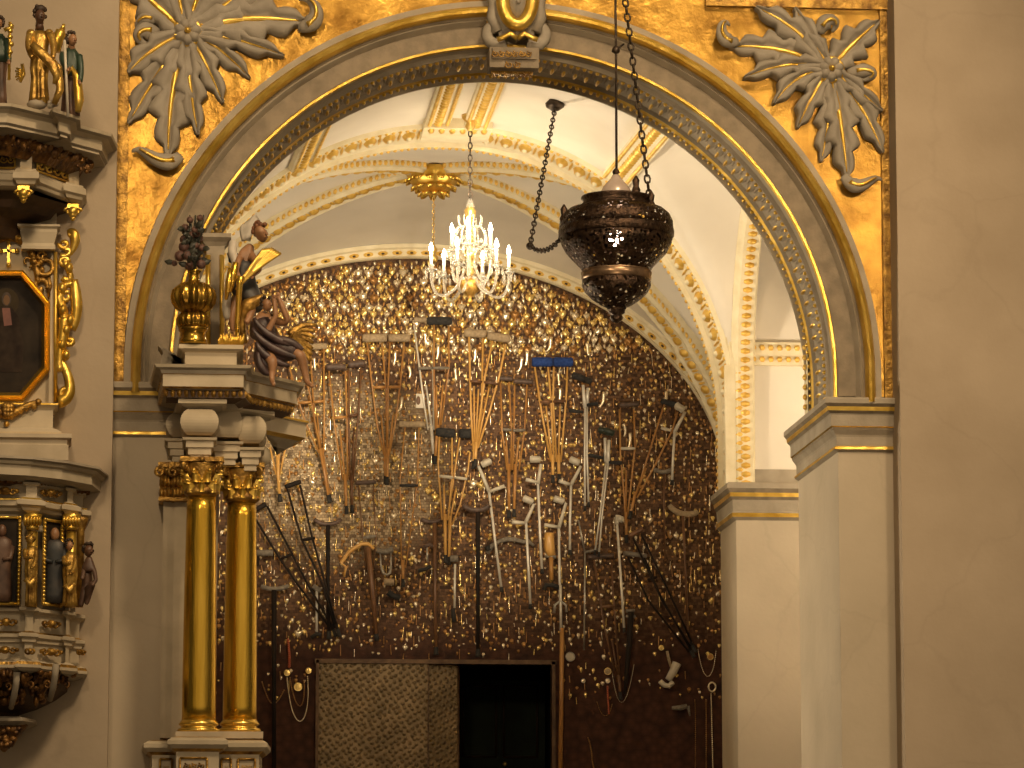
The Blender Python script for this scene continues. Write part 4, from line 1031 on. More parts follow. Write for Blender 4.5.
for x, y, x2 in ((17, 684, 19), (56, 676, 56)):
    b = MB(); b.tube([P(x, y - 12, 25.95), P(x - 1, y, 25.96), P(x - 3, y + 12, 26.02), P(x - 6, y + 24, 26.12)], [.024, .022, .022, .018], 8); b.build('bracket_rib', ['stone'], T)
b = MB(); ledge(b, [(-50, 26.2), (20, 26.2), (31, 26.4), (33, YP)], [(-.02, 716), (.03, 718), (.03, 721), (-.04, 725)], (8, 26.2), 0, pyx=720); b.build('bracket_collar', ['stone'], T)
b = MB(); rnd = random.Random(5); b.lathe(P(4, 752, 26.4), [(.01, 0), (.04, .03), (.10, .1), (.17, .19)], 14)
for i in range(26): b.dome(P(4 + rnd.uniform(-20, 20) * (1 - (r := rnd.random()) * .75), 727 + 19 * r, 26.24), VX, VZ, OUT, .03, .03, .05, 0, 6)
b.build('bracket_drop', ['rosegold'], T)
# ------------------------------------------------------------------ carved figures
def robe(b, px, py0, py1, Y, widths, mi=0, folds=9, amp=.10, lean=0, depth=.7):
    """a standing draped body: widths = half-widths in px from hem to shoulder; returns nothing"""
    k = pm(Y); n = len(widths); rows = []
    for i in range(n):
        t = i / (n - 1); c = P(px + lean * t, py0 + (py1 - py0) * t, Y)
        a_ = amp * (1 - t) ** .7 + .02
        rows.append([c + Vector((math.cos(a) * widths[i] * k * (1 + a_ * math.cos(folds * a + t * 2)), math.sin(a) * widths[i] * k * depth * (1 + a_ * math.cos(folds * a + t * 2)), 0)) for a in [2 * PI * j / 36 for j in range(36)]])
    ids = b.grid(rows, mi, True, closed=True); b.face(ids[0][::-1], mi); b.face(ids[-1], mi)
def head(b, px, py, Y, r, mi=0, turn=0.0, tilt=0.0):
    """small head with brow, nose, chin; r in px"""
    k = pm(Y); c = P(px, py, Y); f = Vector((math.sin(turn), -math.cos(turn), 0)); rgt = Vector((math.cos(turn), math.sin(turn), 0)); R = r * k
    up = (VZ + rgt * math.tan(tilt)).normalized()
    rows = []
    for i in range(11):
        th = PI * i / 10; th = min(max(th, .08), PI - .08); z = math.cos(th)
        rows.append([c + up * (z * R * 1.22) + rgt * (math.sin(th) * math.cos(a) * R * (.86 if z > -.3 else .74)) + f * (math.sin(th) * math.sin(a) * R * (1.0 if z > -.6 else .9)) for a in [2 * PI * j / 14 for j in range(14)]])
    ids = b.grid(rows, mi, True, closed=True, flip=True); b.face(ids[0], mi); b.face(ids[-1][::-1], mi)
    b.tube([c + f * R * .95 + up * R * .2, c + f * R * 1.22 - up * R * .22, c + f * R * 1.0 - up * R * .28], [R * .12, R * .2, R * .14], 6, mi)
    for s in (-1, 1): b.ball(c + rgt * s * R * .36 + f * R * .88 + up * R * .12, R * .14, n=6, m=4, mi=mi)
    b.tube([c + f * R * .92 + rgt * (-.3 * R) - up * R * .58, c + f * R * 1.0 - up * R * .56, c + f * R * .92 + rgt * (.3 * R) - up * R * .58], R * .09, 5, mi)
def hair(b, px, py, Y, r, mi=0, turn=0.0, long=.6):
    k = pm(Y); c = P(px, py, Y); f = Vector((math.sin(turn), -math.cos(turn), 0)); R = r * k; rnd = random.Random(int(px * 7))
    for i in range(34):
        a = rnd.uniform(-PI, PI); e = rnd.uniform(-long, 1.0)
        d = Vector((math.cos(a), math.sin(a), 0)); 
        if d.dot(f) > .25 and e < .62: continue
        q = c + d * (R * .95 * math.sqrt(max(0, 1 - e * e * .8))) + VZ * (R * 1.2 * e)
        b.ball(q, R * .34, n=7, m=5, mi=mi)
def limb(b, pts, rad, Y, mi=0):
    k = pm(Y); b.tube(bez([P(x, y, Y - d) for x, y, d in pts], 10) if len(pts) < 4 else [P(x, y, Y - d) for x, y, d in pts], [rad[0] * k + (rad[1] - rad[0]) * k * i / ((10 if len(pts) < 4 else len(pts) - 1)) for i in range(11 if len(pts) < 4 else len(pts))], 8, mi)
def hand(b, px, py, Y, d, r, mi=0, ang=-PI / 2):
    k = pm(Y); c = P(px, py, Y - d); R = r * k; a = Vector((math.cos(ang), 0, -math.sin(ang))); u = Vector((-a.z, 0, a.x))
    b.ball(c, R, R * .6, R, n=8, m=5, mi=mi)
    for i in range(4):
        o = c + u * (i - 1.5) * R * .45; b.tube([o + a * R * .6, o + a * R * (1.5 + .2 * (i in (1, 2))), o + a * R * (2.0 + .2 * (i in (1, 2))) + OUT * R * .4], [R * .24, R * .22, R * .16], 5, mi)
    b.tube([c + u * R * .8, c + u * R * 1.3 + a * R * .7], [R * .26, R * .18], 5, mi)
def hand_part(T, px, py, Y, d, r, mi=0, ang=-PI / 2):
    b = MB(); hand(b, px, py, Y, d, r, 0, ang); b.build('hand', ['goldmatte' if T['category'] == 'statue' and T.name.startswith('shrine_figure') else 'skin'], T)
YS = 25.55
# 1 gilded saint with darkened head
T = thing('saint_statue', 'gilded robed saint with a dark head standing at the middle of the canopy', 'statue', P(40, 108, YS), 'saints on the canopy')
b = MB(); robe(b, 39, 104, 31, YS, [9, 8.5, 8, 7.5, 8, 9, 8.5, 7.5, 8.5, 9.5, 5], 0, 8, .16, 1)
limb(b, [(30, 36, .02), (26, 48, .08), (33, 58, .14)], (4, 2.8), YS); limb(b, [(50, 34, .02), (56, 46, .08), (52, 60, .14)], (4, 2.8), YS)
b.tube([P(x, y, YS - .16) for x, y in ((32, 44), (42, 54), (52, 64), (57, 76), (54, 84))], [.025, .035, .04, .03, .012], 7); b.tube([P(x, y, YS - .13) for x, y in ((50, 60), (58, 68), (60, 90), (54, 104))], [.03, .03, .028, .02], 7)
for s, x0 in ((-1, 31), (1, 49)): b.ball(P(x0, 34, YS), .035, n=9, m=6)
b.build('robe', ['goldmatte'], T)
b = MB(); head(b, 40, 17, YS - .02, 6.2, 0, .3); b.lathe(P(39.5, 30, YS), [(.03, 0), (.026, .06)], 10); b.build('head', ['skindark'], T)
b = MB(); hair(b, 40, 13, YS - .01, 6.2, 0, .3, .5); b.ball(P(40, 9, YS), .042, .04, .03); b.build('hair', ['hairdark'], T)
b = MB(); b.ball(P(37, 104.5, YS), .07, .06, .035, n=14); 
for i in range(5): b.ball(P(50 + i % 3 * 3, 106 - i, YS - .06), .02, n=7, m=5)
b.build('cloud_base', ['stone'], T)
b = MB()
for i in range(5): b.tube([P(24, 71 + i, YS + .2), P(16 - i % 2, 68 + i * 3, YS + .2)], [.012, .006], 5)
b.tube([P(22, 64, YS + .2), P(24, 74, YS + .2), P(20, 82, YS + .2)], .012, 6); b.build('gilded_sheaf', ['gold'], T)
# 2 saint with staff
T = thing('saint_statue', 'dark robed saint in a green cape holding a white staff, at the canopy end', 'statue', P(70, 118, YS + .15), 'saints on the canopy')
Y_ = YS + .15; b = MB(); robe(b, 70, 116, 52, Y_, [9, 8.6, 8.2, 7.8, 7.6, 7.8, 8, 8.2, 8.5, 5], 0, 9, .10, 1)
b.build('robe', ['robebrown'], T)
b = MB(); robe(b, 71, 76, 48, Y_ - .02, [8.5, 9.2, 9.4, 9, 7.5, 4], 0, 7, .1); limb(b, [(63, 54, .05), (61, 64, .12), (68, 70, .18)], (3.6, 2.6), Y_); limb(b, [(79, 56, .03), (82, 68, .08), (80, 82, .08)], (3.6, 2.6), Y_); b.build('cape', ['robegreen'], T)
b = MB(); head(b, 72.5, 40, Y_ - .05, 5, 0, .5); b.lathe(P(71.5, 50, Y_ - .02), [(.026, 0), (.022, .05)], 10); hand_part(T, 68, 70, Y_, .2, 1.7, 0, -.8); hand_part(T, 80, 83, Y_, .1, 1.7, 0, -2); b.build('head', ['skin'], T)
b = MB(); hair(b, 71, 38, Y_ - .03, 5.2, 0, .5, .8); b.build('hair', ['hairdark'], T)
b = MB(); b.tube([P(64.5, 40, Y_ - .2), P(68, 117, Y_ - .16)], .010, 6); b.build('staff', [mat('pale_staff', (.5, .45, .36), (.6, .55, .45), rough=.4)], T)
b = MB(); b.tube([P(x, y, Y_ + .06) for x, y in ((56, 52), (57, 40), (61, 32), (64, 30))], [.03, .045, .04, .015], 8); b.tube([P(62, 30, Y_ + .06), P(64, 24, Y_ + .06)], [.02, .01], 6); b.tube([P(x, y, Y_ - .06) for x, y in ((66, 76), (72, 68), (77, 78), (79, 100), (78, 112))], [.012, .02, .03, .035, .02], 7); b.build('gilt_mantle', ['gold'], T)
# 3 saint cut by the picture edge
T = thing('saint_statue', 'dark green robed saint with a gilt ornamental staff, cut by the edge of the picture', 'statue', P(0, 106, YS), 'saints on the canopy')
b = MB(); robe(b, -1, 104, 36, YS, [7, 7, 6.6, 6.4, 7, 8, 9, 9.5, 9, 5], 0, 8, .1); b.build('robe', ['robebrown'], T)
b = MB(); robe(b, -1, 62, 34, YS - .02, [9, 10, 9.5, 8, 4], 0, 7, .1); limb(b, [(6, 40, .02), (9, 52, .08), (9, 62, .1)], (3.4, 2.4), YS); b.build('cape', ['robegreen'], T)
b = MB(); head(b, -2, 24, YS, 5.5, 0, .3); hand_part(T, 9, 63, YS, .12, 1.7); b.build('head', ['skin'], T)
b = MB(); hair(b, -2, 22, YS, 5.6); b.build('hair', ['hairdark'], T)
b = MB(); b.tube([P(10, 22, YS - .1), P(9, 80, YS - .1)], .010, 6)
for py in (26, 31, 37, 44, 52): b.ball(P(10 + (py % 3 - 1), py, YS - .1), .02, n=7, m=5)
b.tube([P(4, 30, YS - .1), P(13, 27, YS - .1)], .014, 6); b.build('gilt_staff', ['gold'], T)
# gilded caryatids of the shrine
for px, Y, lab, top, tn in ((30.5, 25.86, 'slender gilded saint standing between the two dark niches of the shrine', 535, .2), (69.5, 26.12, 'gilded bearded saint turned outwards on the canted corner of the shrine', 541, .7)):
    T = thing('shrine_figure', lab, 'statue', P(px, 608, Y), 'gilded figures of the shrine')
    b = MB(); robe(b, px, 606, top + 11, Y, [5, 5, 4.8, 4.6, 5.2, 6, 6, 5.6, 5.8, 3.5] if tn < .5 else [7, 6.5, 6, 5.5, 6, 7, 7.2, 6.5, 6.5, 4], 0, 7, .16, 1)
    limb(b, [(px + 5, top + 15, .0), (px + 7, top + 26, .06), (px + 1, top + 33, .12)], (2.6, 1.8), Y); limb(b, [(px - 5, top + 15, .0), (px - 7, top + 27, .06), (px, top + 22, .12)], (2.6, 1.8), Y)
    b.tube([P(x, y, Y - .08) for x, y in ((px - 5, top + 44), (px, top + 50), (px + 5, top + 42))], [.02, .03, .02], 7); b.build('robe', ['goldmatte'], T)
    b = MB(); head(b, px, top + 5, Y - .02, 4, 0, tn); hand_part(T, px + 1, top + 33, Y, .13, 1.3); hand_part(T, px, top + 22, Y, .13, 1.3, 0, .5); b.build('head', ['goldmatte' if tn < .5 else 'skin'], T)
    b = MB(); hair(b, px, top + 3, Y - .01, 4.1, 0, tn, .7); b.build('hair', ['golddark' if tn < .5 else 'hairdark'], T)
T = thing('cherub_figure', 'dark brown cherub leaning out from the end of the shrine', 'statue', P(89, 610, 26.4), None)
nd = [(86, 580, 0, 5), (89, 566, .03, 6), (89, 556, .03, 3), (84, 594, .02, 4), (80, 607, .02, 2.6), (90, 592, .05, 4.2), (93, 581, .10, 3), (86, 605, .05, 2), (94, 570, .06, 2.6), (96, 580, .10, 2.2), (92, 586, .14, 1.6), (84, 570, .05, 2.4), (82, 580, .1, 2)]
skin('body', nd, chain_edges((0, 1, 2), (0, 3, 4), (0, 5, 6), (1, 8, 9, 10), (1, 11, 12), (5, 7)), 'robebrown', T, 26.4)
b = MB(); head(b, 88.5, 551, 26.36, 5, 0, .6); b.build('head', ['skindark'], T)
b = MB(); hair(b, 88, 549, 26.37, 5.2, 0, .6, .6); b.build('hair', ['hairdark'], T)

# ---- angels beside the urn
YG = 26.5
T = thing('seated_angel', 'seated angel in plum drapery with bare legs hanging over the cornice, hands raised', 'statue', P(272, 382, 26.45), 'angels of the altar')
Ya = 26.45
nd = [(270, 346, .05, 10), (266, 333, .06, 9), (262, 320, .07, 9.5), (264, 312, .08, 4),           # pelvis, waist, chest, neck
      (262, 350, .12, 7.5), (273, 361, .26, 6), (272, 372, .24, 3.6), (272, 381, .26, 2.6), (274, 385, .34, 2.2),   # right leg (his)
      (286, 350, .16, 7.5), (301, 355, .24, 6), (304, 369, .20, 4.2), (307, 382, .20, 2.8), (313, 387, .26, 2.4),      # left leg, swinging out
      (272, 318, .12, 4.4), (284, 324, .18, 3.8), (288, 321, .20, 3.6), (283, 308, .22, 3), (278, 296, .22, 2.6),     # raised arm
      (255, 322, .10, 4.4), (266, 334, .22, 3.6), (276, 316, .26, 2.8), (274, 298, .26, 2.4)]
skin('body', nd, chain_edges((0, 1, 2, 3), (0, 4, 5, 6, 7, 8), (0, 9, 10, 11, 12, 13), (2, 14, 15, 16, 17, 18), (2, 19, 20, 21, 22)), 'skin', T, Ya)
nd = [(269, 346, .09, 13.5), (264, 332, .09, 12), (260, 320, .09, 12), (278, 352, .17, 12), (291, 350, .19, 10.5), (299, 352, .23, 8), (262, 358, .16, 11), (265, 368, .18, 8), (268, 373, .2, 5), (280, 364, .14, 9), (256, 330, .04, 9)]
skin('drapery', nd, chain_edges((0, 1, 2), (0, 3, 4, 5), (0, 6, 7, 8), (3, 9), (1, 10)), 'robeplum', T, Ya)
b = MB()
for pts in (((254, 318), (262, 334), (282, 344), (300, 346)), ((252, 328), (262, 346), (284, 354), (299, 358)), ((256, 342), (262, 356), (274, 362), (290, 366)), ((258, 352), (258, 364), (264, 374), (270, 374)), ((270, 338), (284, 338), (296, 344), (303, 350))):
    b.tube(bez([P(x, y, Ya - .24) for x, y in pts], 12), [.012 + .018 * math.sin(PI * i / 12) for i in range(13)], 6)
b.build('drapery_fold', ['robeplum'], T)
b = MB(); head(b, 267, 305, Ya - .12, 5.2, 0, .8, -.2); hand_part(T, 278, 294, Ya, .22, 2.0, 0, 1.9); hand_part(T, 274, 296, Ya, .27, 2.0, 0, 1.5); b.build('head', ['skin'], T)
b = MB(); hair(b, 266, 303, Ya - .10, 5.5, 0, .8, .5); b.build('hair', ['hairdark'], T)
b = MB()
for i in range(7):
    t = i / 6; b.tube(bez([P(290, 335, Ya - .02), P(300, 322 + 4 * i, Ya + .03), P(316 - 5 * t, 325 + 6 * i, Ya + .05)], 8), [.03 - .002 * j for j in range(9)], 6, 0, flat=.5)
b.build('wing', ['golddark'], T)

T = thing('palm_angel', 'upper angel with white wings and reddish hair looking down over gilt palm branches', 'statue', P(240, 330, 26.6), 'angels of the altar')
Yu = 26.6
nd = [(244, 285, .0, 8), (243, 268, .02, 8), (246, 254, .04, 8), (252, 244, .06, 3.6), (236, 300, .04, 6), (232, 318, .06, 4), (233, 332, .05, 3), (250, 298, .06, 6.5), (252, 312, .14, 4.5), (246, 324, .2, 3), (240, 256, .08, 3.6), (236, 270, .15, 3), (240, 282, .2, 2.4), (254, 258, .1, 3.6), (260, 270, .16, 2.8), (252, 276, .22, 2.2)]
skin('body', nd, chain_edges((0, 1, 2, 3), (0, 4, 5, 6), (0, 7, 8, 9), (2, 10, 11, 12), (2, 13, 14, 15)), 'skin', T, Yu)
nd = [(246, 288, .03, 12), (244, 272, .04, 10.5), (246, 258, .05, 10), (236, 262, .02, 6), (230, 250, .02, 5), (254, 302, .08, 10), (258, 312, .12, 8), (238, 300, .05, 9)]
skin('drapery', nd, chain_edges((0, 1, 2), (1, 3, 4), (0, 5, 6), (0, 7)), 'robeblue', T, Yu)
nd = [(254, 297, .13, 8), (248, 306, .14, 9), (242, 316, .12, 5), (262, 300, .14, 6), (246, 344, .1, 2.5), (242, 330, .12, 4)]
skin('gilt_drapery', nd, chain_edges((0, 1, 2, 5, 4), (0, 3)), 'golddark', T, Yu)
nd = [(234, 240, .04, 5), (232, 252, .06, 5), (236, 264, .08, 4), (228, 290, .06, 4), (226, 306, .06, 5), (228, 320, .06, 4), (231, 276, .07, 3.5)]
skin('white_drapery', nd, chain_edges((0, 1, 2, 6, 3, 4, 5)), 'robewhite', T, Yu)
b = MB(); head(b, 261, 234, Yu - .14, 7, 0, .75, -.35); hand_part(T, 241, 284, Yu, .22, 2.0); hand_part(T, 252, 277, Yu, .24, 2.0); b.build('head', ['skin'], T)
b = MB(); hair(b, 260, 231, Yu - .12, 7.2, 0, .75, .7); b.build('hair', [mat('reddish_hair', (.10, .035, .015), (.22, .09, .035), rough=.55, scale=30)], T)
b = MB()
for i in range(6): b.tube(bez([P(246, 240, Yu), P(240 + 2.5 * i, 226 - i, Yu + .02), P(247 + 3.2 * i - (i - 2) ** 2 * .4, 224 - 3 * i + (i > 3) * 6 * (i - 3), Yu + .04)], 8), [.032 - .0025 * j for j in range(9)], 6, 0, flat=.45)
b.build('wing', ['robewhite'], T)
T = thing('palm_branch', 'bundle of gilt palm branches leaning across the upper angel', 'palm branch', P(236, 345, 26.4), None)
b = MB()
for i in range(9):
    x1, y1 = 281 - i * 2.2, 253 - (4 - abs(i - 4)) * .8 - i * .5
    b.tube(bez([P(236, 290, 26.36), P(248, 272, 26.34), P(x1, y1, 26.34)], 10), [.010 + .007 * math.sin(PI * j / 10) for j in range(11)], 6, 0, flat=.5)
b.build('frond', ['gold'], T)
b = MB(); b.tube([P(237, 344, 26.38), P(237.5, 320, 26.36), P(239.5, 284, 26.35), P(241, 276, 26.34)], [.016, .018, .022, .03], 8)
b.tube([P(230, 292, 26.4), P(233, 276, 26.4), P(236, 262, 26.38)], [.015, .03, .02], 7); b.tube([P(226, 300, 26.4), P(229, 282, 26.4), P(230, 268, 26.4)], [.012, .026, .014], 7); b.build('stem', ['goldbright'], T)
T = thing('gilt_foliage', 'low gilt foliage on the altar top at the foot of the angels', 'carved foliage', P(228, 345, 26.25), None)
rnd = random.Random(8); b = MB()
for i in range(22): b.tube([P(220 + i * 1.05, 345.5, 26.28), P(219 + i * 1.15 + rnd.uniform(-1, 1), rnd.uniform(332, 339), 26.26)], [.014, .006], 5)
b.build('leaf', ['gold'], T)
# ------------------------------------------------------------------ doorway in the votive wall
M['bronze'] = mat('dark_bronze_trim', (.06, .032, .016), (.12, .07, .035), metallic=.5, rough=.45, scale=10)
def tooled():
    m = mat('tooled_metal', (.16, .115, .06), (.25, .18, .098), metallic=.4, rough=.5, scale=4)
    nt = m.node_tree; N = nt.nodes; L = nt.links; b = N['Principled BSDF']
    tc = N.new('ShaderNodeTexCoord'); vo = N.new('ShaderNodeTexVoronoi'); vo.voronoi_dimensions = '2D'; vo.inputs['Scale'].default_value = 19; vo.inputs['Randomness'].default_value = .35
    mp_ = N.new('ShaderNodeMapping'); mp_.inputs['Rotation'].default_value = (PI / 2, 0, .6); L.new(tc.outputs['Object'], mp_.inputs['Vector']); L.new(mp_.outputs['Vector'], vo.inputs['Vector']); bp = N.new('ShaderNodeBump'); bp.inputs['Strength'].default_value = .8; bp.inputs['Distance'].default_value = .02; bp.invert = True
    cr_ = N.new('ShaderNodeValToRGB'); cr_.color_ramp.interpolation = 'EASE'; cr_.color_ramp.elements[0].position = .05; cr_.color_ramp.elements[1].position = .42
    L.new(vo.outputs['Distance'], cr_.inputs['Fac']); L.new(cr_.outputs['Color'], bp.inputs['Height']); L.new(bp.outputs['Normal'], b.inputs['Normal']); return m
M['tooled'] = tooled()
D = Vector((0, 1, 0))
b = MB()
for x0, x1, z0, z1 in ((DX0, DX0 + .03, 0, DZ), (DX1 - .035, DX1, 0, DZ), (DX0 - .01, DX1 + .01, DZ - .03, DZ + .012)): b.box((x0, Y2 - .05, z0), (x1, Y2 + .1, z1))
dr = b.build('door_frame_trim', ['bronze'], kind='structure'); dr.name = 'door_1'
b = MB(); b.box((DX0 - .4, Y2 + 1.6, 0), (DX1 + .6, Y2 + 1.7, DZ + .3)); b.box((DMID - .06, Y2 + .3, 0), (DMID, Y2 + 1.7, DZ)); b.box((DX1 + .05, Y2 + .3, 0), (DX1 + .15, Y2 + 1.7, DZ + .3)); b.box((DX0 - .4, Y2 + .3, DZ + .0), (DX1 + .2, Y2 + 1.7, DZ + .1)); struct(b, 'wall_passage', [mat('dark_passage', (.004, .003, .002), (.007, .006, .004), spec=.05, rough=.9)])  # near-black colour stands in for the unlit depth of the passage
T = thing('metal_door_leaf', 'wide beige tooled metal door leaf, closed, left of the dark opening', 'door', Vector(((DX0 + DMID) / 2 - .2, Y2 - .01, 0)), None)
b = MB(); xm = P(428, 700, Y2).x; b.box((DX0 + .03, Y2 - .02, 0), (xm - .006, Y2 + .04, DZ - .03)); b.build('tooled_panel', ['tooled'], T)
b = MB(); b.box((xm - .006, Y2 - .03, 0), (xm + .006, Y2 + .04, DZ - .03)); b.build('meeting_strip', ['bronze'], T)
T = thing('metal_door_leaf', 'narrow tooled metal door leaf standing beside the dark opening', 'door', Vector((xm, Y2, 0)), None)
b = MB(); p0, p1 = Vector((xm + .012, Y2 - .0, 0)), Vector((DMID, Y2 + .10, 0))
b.prism([p0, p1, p1 + VZ * (DZ - .04), p0 + VZ * (DZ - .03)], Vector((0, .04, 0))); b.build('tooled_panel', ['tooled'], T)
b = MB(); b.tube([p1, p1 + VZ * (DZ - .04)], .012, 6); b.build('edge_bead', ['bronze'], T)
M['doorgreen'] = mat('dark_green_door_paint', (.003, .005, .003), (.007, .012, .006), rough=.6, spec=.1, scale=4)
T = thing('panelled_door', 'dark green panelled door deep inside the opening', 'door', Vector(((DMID + DX1) / 2, Y2 + 1.2, 0)), None)
Yd = Y2 + 1.2; xq0, xq1 = DMID + .05, DX1 + .02
b = MB(); b.box((xq0, Yd, 0), (xq1, Yd + .05, DZ - .1)); b.build('leaf', ['doorgreen'], T)
for i in range(2):
    w_ = (xq1 - xq0 - .24) / 2; xa_ = xq0 + .08 + i * (w_ + .08); zt_ = P(500, 686, Yd).z; zb_ = P(500, 757, Yd).z
    b = MB(); q = [Vector((x, Yd, z)) for x, z in ((xa_, zb_), (xa_ + w_, zb_), (xa_ + w_, zt_), (xa_, zt_))]
    for k in range(4): b.tube([q[k], q[(k + 1) % 4]], .014, 6)
    b.build('panel_moulding', [mat('brown_moulding', (.010, .006, .003), (.02, .011, .006), rough=.5, spec=.15)], T)
b = MB(); b.ball(P(505, 764, Yd - .03), .025); b.build('handle', ['brass'], T)

# ------------------------------------------------------------------ crutches on the wall
M['woodlight'] = mat('varnished_pale_wood', (.48, .255, .062), (.66, .38, .115), rough=.35, scale=14, stretch=(1, 1, .12), lo=.3, hi=.7)
M['woodorange'] = mat('varnished_orange_wood', (.29, .13, .034), (.45, .23, .065), rough=.35, scale=14, stretch=(1, 1, .12))
M['woodbrown'] = mat('brown_wood', (.095, .042, .018), (.18, .085, .035), rough=.45, scale=14, stretch=(1, 1, .12))
M['wooddark'] = mat('near_black_wood', (.008, .006, .005), (.022, .014, .010), rough=.7, spec=.2, scale=14, stretch=(1, 1, .12))
M['padtan'] = mat('tan_padding', (.27, .20, .12), (.38, .29, .18), rough=.9, scale=40, bump=.3, bscale=80)
M['padbrown'] = mat('brown_leather_padding', (.05, .030, .022), (.10, .06, .042), rough=.6, scale=30)
M['padblack'] = mat('black_foam_padding', (.014, .013, .013), (.03, .028, .026), rough=.9, scale=40, bump=.3, bscale=90)
M['padblue'] = mat('blue_cloth_padding', (.006, .030, .15), (.014, .05, .22), rough=.9, scale=40, bump=.3, bscale=90)
M['padgrey'] = mat('grey_padding', (.13, .11, .085), (.22, .19, .15), rough=.85, scale=40)
M['padgreen'] = mat('green_black_plastic', (.012, .020, .014), (.03, .04, .03), rough=.4, scale=20)
M['rubber'] = mat('black_rubber', (.012, .011, .010), (.02, .018, .016), rough=.8)
M['alu'] = mat('pale_aluminium', (.60, .56, .48), (.72, .68, .60), metallic=.25, rough=.4, scale=10)
M['plastic'] = mat('pale_grey_plastic', (.46, .41, .32), (.58, .53, .43), rough=.45, scale=10)
M['steel'] = mat('worn_steel', (.35, .33, .29), (.5, .47, .42), metallic=.8, rough=.35, scale=20)
LAY = [0]
def depth_():
    LAY[0] += 1; return .05 + .035 * (LAY[0] % 4)
CG = 'crutches hung on the votive wall'
def crutch(label, pad, pr_, rails, post, wood='woodlight', padm='padtan', grip=None, gm=None, tip=True, inner=None, rw=1.5, d=None, cat='crutch', nm='underarm_crutch', pw=2.2, tipm='rubber'):
    d = depth_() if d is None else d; Y = Y2 - d; k = pm(Y)
    lx, ly = post[-1]
    T = thing(nm, label, cat, P(lx, ly, Y), CG)
    if pad:
        b = MB(); p0, p1 = P(*pad[0], Y), P(*pad[-1], Y); n = 10
        pts = bez([P(*q, Y) for q in pad], n) if len(pad) > 2 else [p0.lerp(p1, i / n) for i in range(n + 1)]
        b.tube(pts, [pr_ * k * (.8 if i in (0, n) else 1.0) for i in range(n + 1)], 10, 0, flat=.8); b.build('arm_pad', [padm], T)
    for r in rails:
        b = MB(); b.tube([P(*q, Y) for q in r], rw * k * .62, 7, 0); b.build('side_rail', [wood], T)
    if grip:
        b = MB(); b.tube([P(*grip[0], Y - .012), P(*[(a + c) / 2 for a, c in zip(*grip)], Y - .012), P(*grip[1], Y - .012)], [1.3 * k, 1.7 * k, 1.3 * k], 8); b.build('hand_grip', [gm or wood], T)
    for r in (inner or []):
        b = MB(); b.tube([P(*q, Y + .012) for q in r], [.9 * k] + [1.1 * k] * (len(r) - 1), 7); b.build('inner_stave', [wood], T)
    b = MB(); b.tube([P(*q, Y) for q in post], [pw * k * .8] + [pw * k * .62] * (len(post) - 1), 8); b.build('lower_post', [wood], T)
    if tip:
        q0, q1 = P(*post[-1], Y), P(*post[-2], Y); u = (q0 - q1).normalized()
        b = MB(); b.tube([q0 - u * .05, q0 + u * .012, q0 + u * .03], [pw * k * .75, pw * k * .9, pw * k * 1.05], 9); b.build('rubber_tip', [tipm], T)
    return T
def elbow(label, cuff, upper, handle, lower, tube='alu', cuffm='plastic', hm='plastic', d=None, r=1.3, ca=None, cw=5.6, uw=2.0):
    d = depth_() if d is None else d; Y = Y2 - d; k = pm(Y)
    T = thing('forearm_crutch', label, 'crutch', P(*lower[-1], Y), CG)
    b = MB(); c = P(*cuff, Y); a = ca if ca is not None else .35
    U = Vector((math.cos(a), 0, -math.sin(a))); V = Vector((U.z, 0, -U.x)) * -1; rows = []
    for i in range(10):
        t = -1.1 + 2.2 * i / 9 + PI / 2
        o = c + OUT * (math.sin(t) * .045 - .02) + V * (math.cos(t) * 3.6 * k)
        w_ = cw * k * (1 - .15 * abs(i - 4.5) / 4.5); rows.append([o - U * w_, o + OUT * .012 - U * w_, o + OUT * .012 + U * w_, o + U * w_])
    b.grid(rows, 0, True, closed=True); b.ball(c, cw * k * .95, .03, 3.2 * k, 10, 6); b.build('arm_cuff', [cuffm], T)
    b = MB(); b.tube([P(*q, Y) for q in upper], [uw * k * .75, uw * k], 8); b.build('upper_tube', [cuffm if cuffm == 'plastic' else tube], T)
    if handle:
        b = MB(); b.tube([P(*handle[0], Y - .01), P(*[(a_ + c_) / 2 for a_, c_ in zip(*handle)], Y - .03), P(*handle[1], Y - .04)], [1.5 * k, 1.9 * k, 1.9 * k], 8); b.build('hand_grip', [hm], T)
    b = MB(); b.tube([P(*q, Y) for q in lower], r * k, 8); b.build('lower_tube', [tube], T)
    q0, q1 = P(*lower[-1], Y), P(*lower[-2], Y); u = (q0 - q1).normalized()
    b = MB(); b.tube([q0 - u * .02, q0 + u * .03], [r * k * 1.2, r * k * 1.6], 8); b.build('rubber_tip', ['rubber'], T)
    return T
cr = crutch
cr('brown wooden crutch with tan pad just beyond the angel\'s bare foot', [(305, 347), (327, 346)], 3.2, [[(310, 350), (315, 425), (320, 453)], [(323.6, 349), (324.3, 425), (323.5, 453)]], [(321.5, 448), (326, 475), (330, 499)], 'woodorange', 'padtan', ((313, 402), (324, 401)), inner=[[(317, 415), (321, 453)]])
cr('brown wooden crutch whose top is hidden by the seated angel', [(282, 352), (303, 350)], 3.2, [[(286, 353), (297, 397), (305, 421), (319, 453)], [(300, 352), (310, 395), (321, 453)]], [(320, 449), (325, 475), (329, 500)], 'woodorange', 'padtan', ((298, 403), (312, 402)))
cr('brown crutch with dark leather pad, the nearer to the angel of the dark-padded pair', [(326, 367), (346, 367)], 3.6, [[(329, 371), (334.5, 425), (343, 480)], [(345.5, 371), (347, 425), (347.5, 480)]], [(345, 474), (346.5, 511)], 'woodorange', 'padbrown', ((334, 418), (347, 417)), inner=[[(340, 430), (345, 480)]])
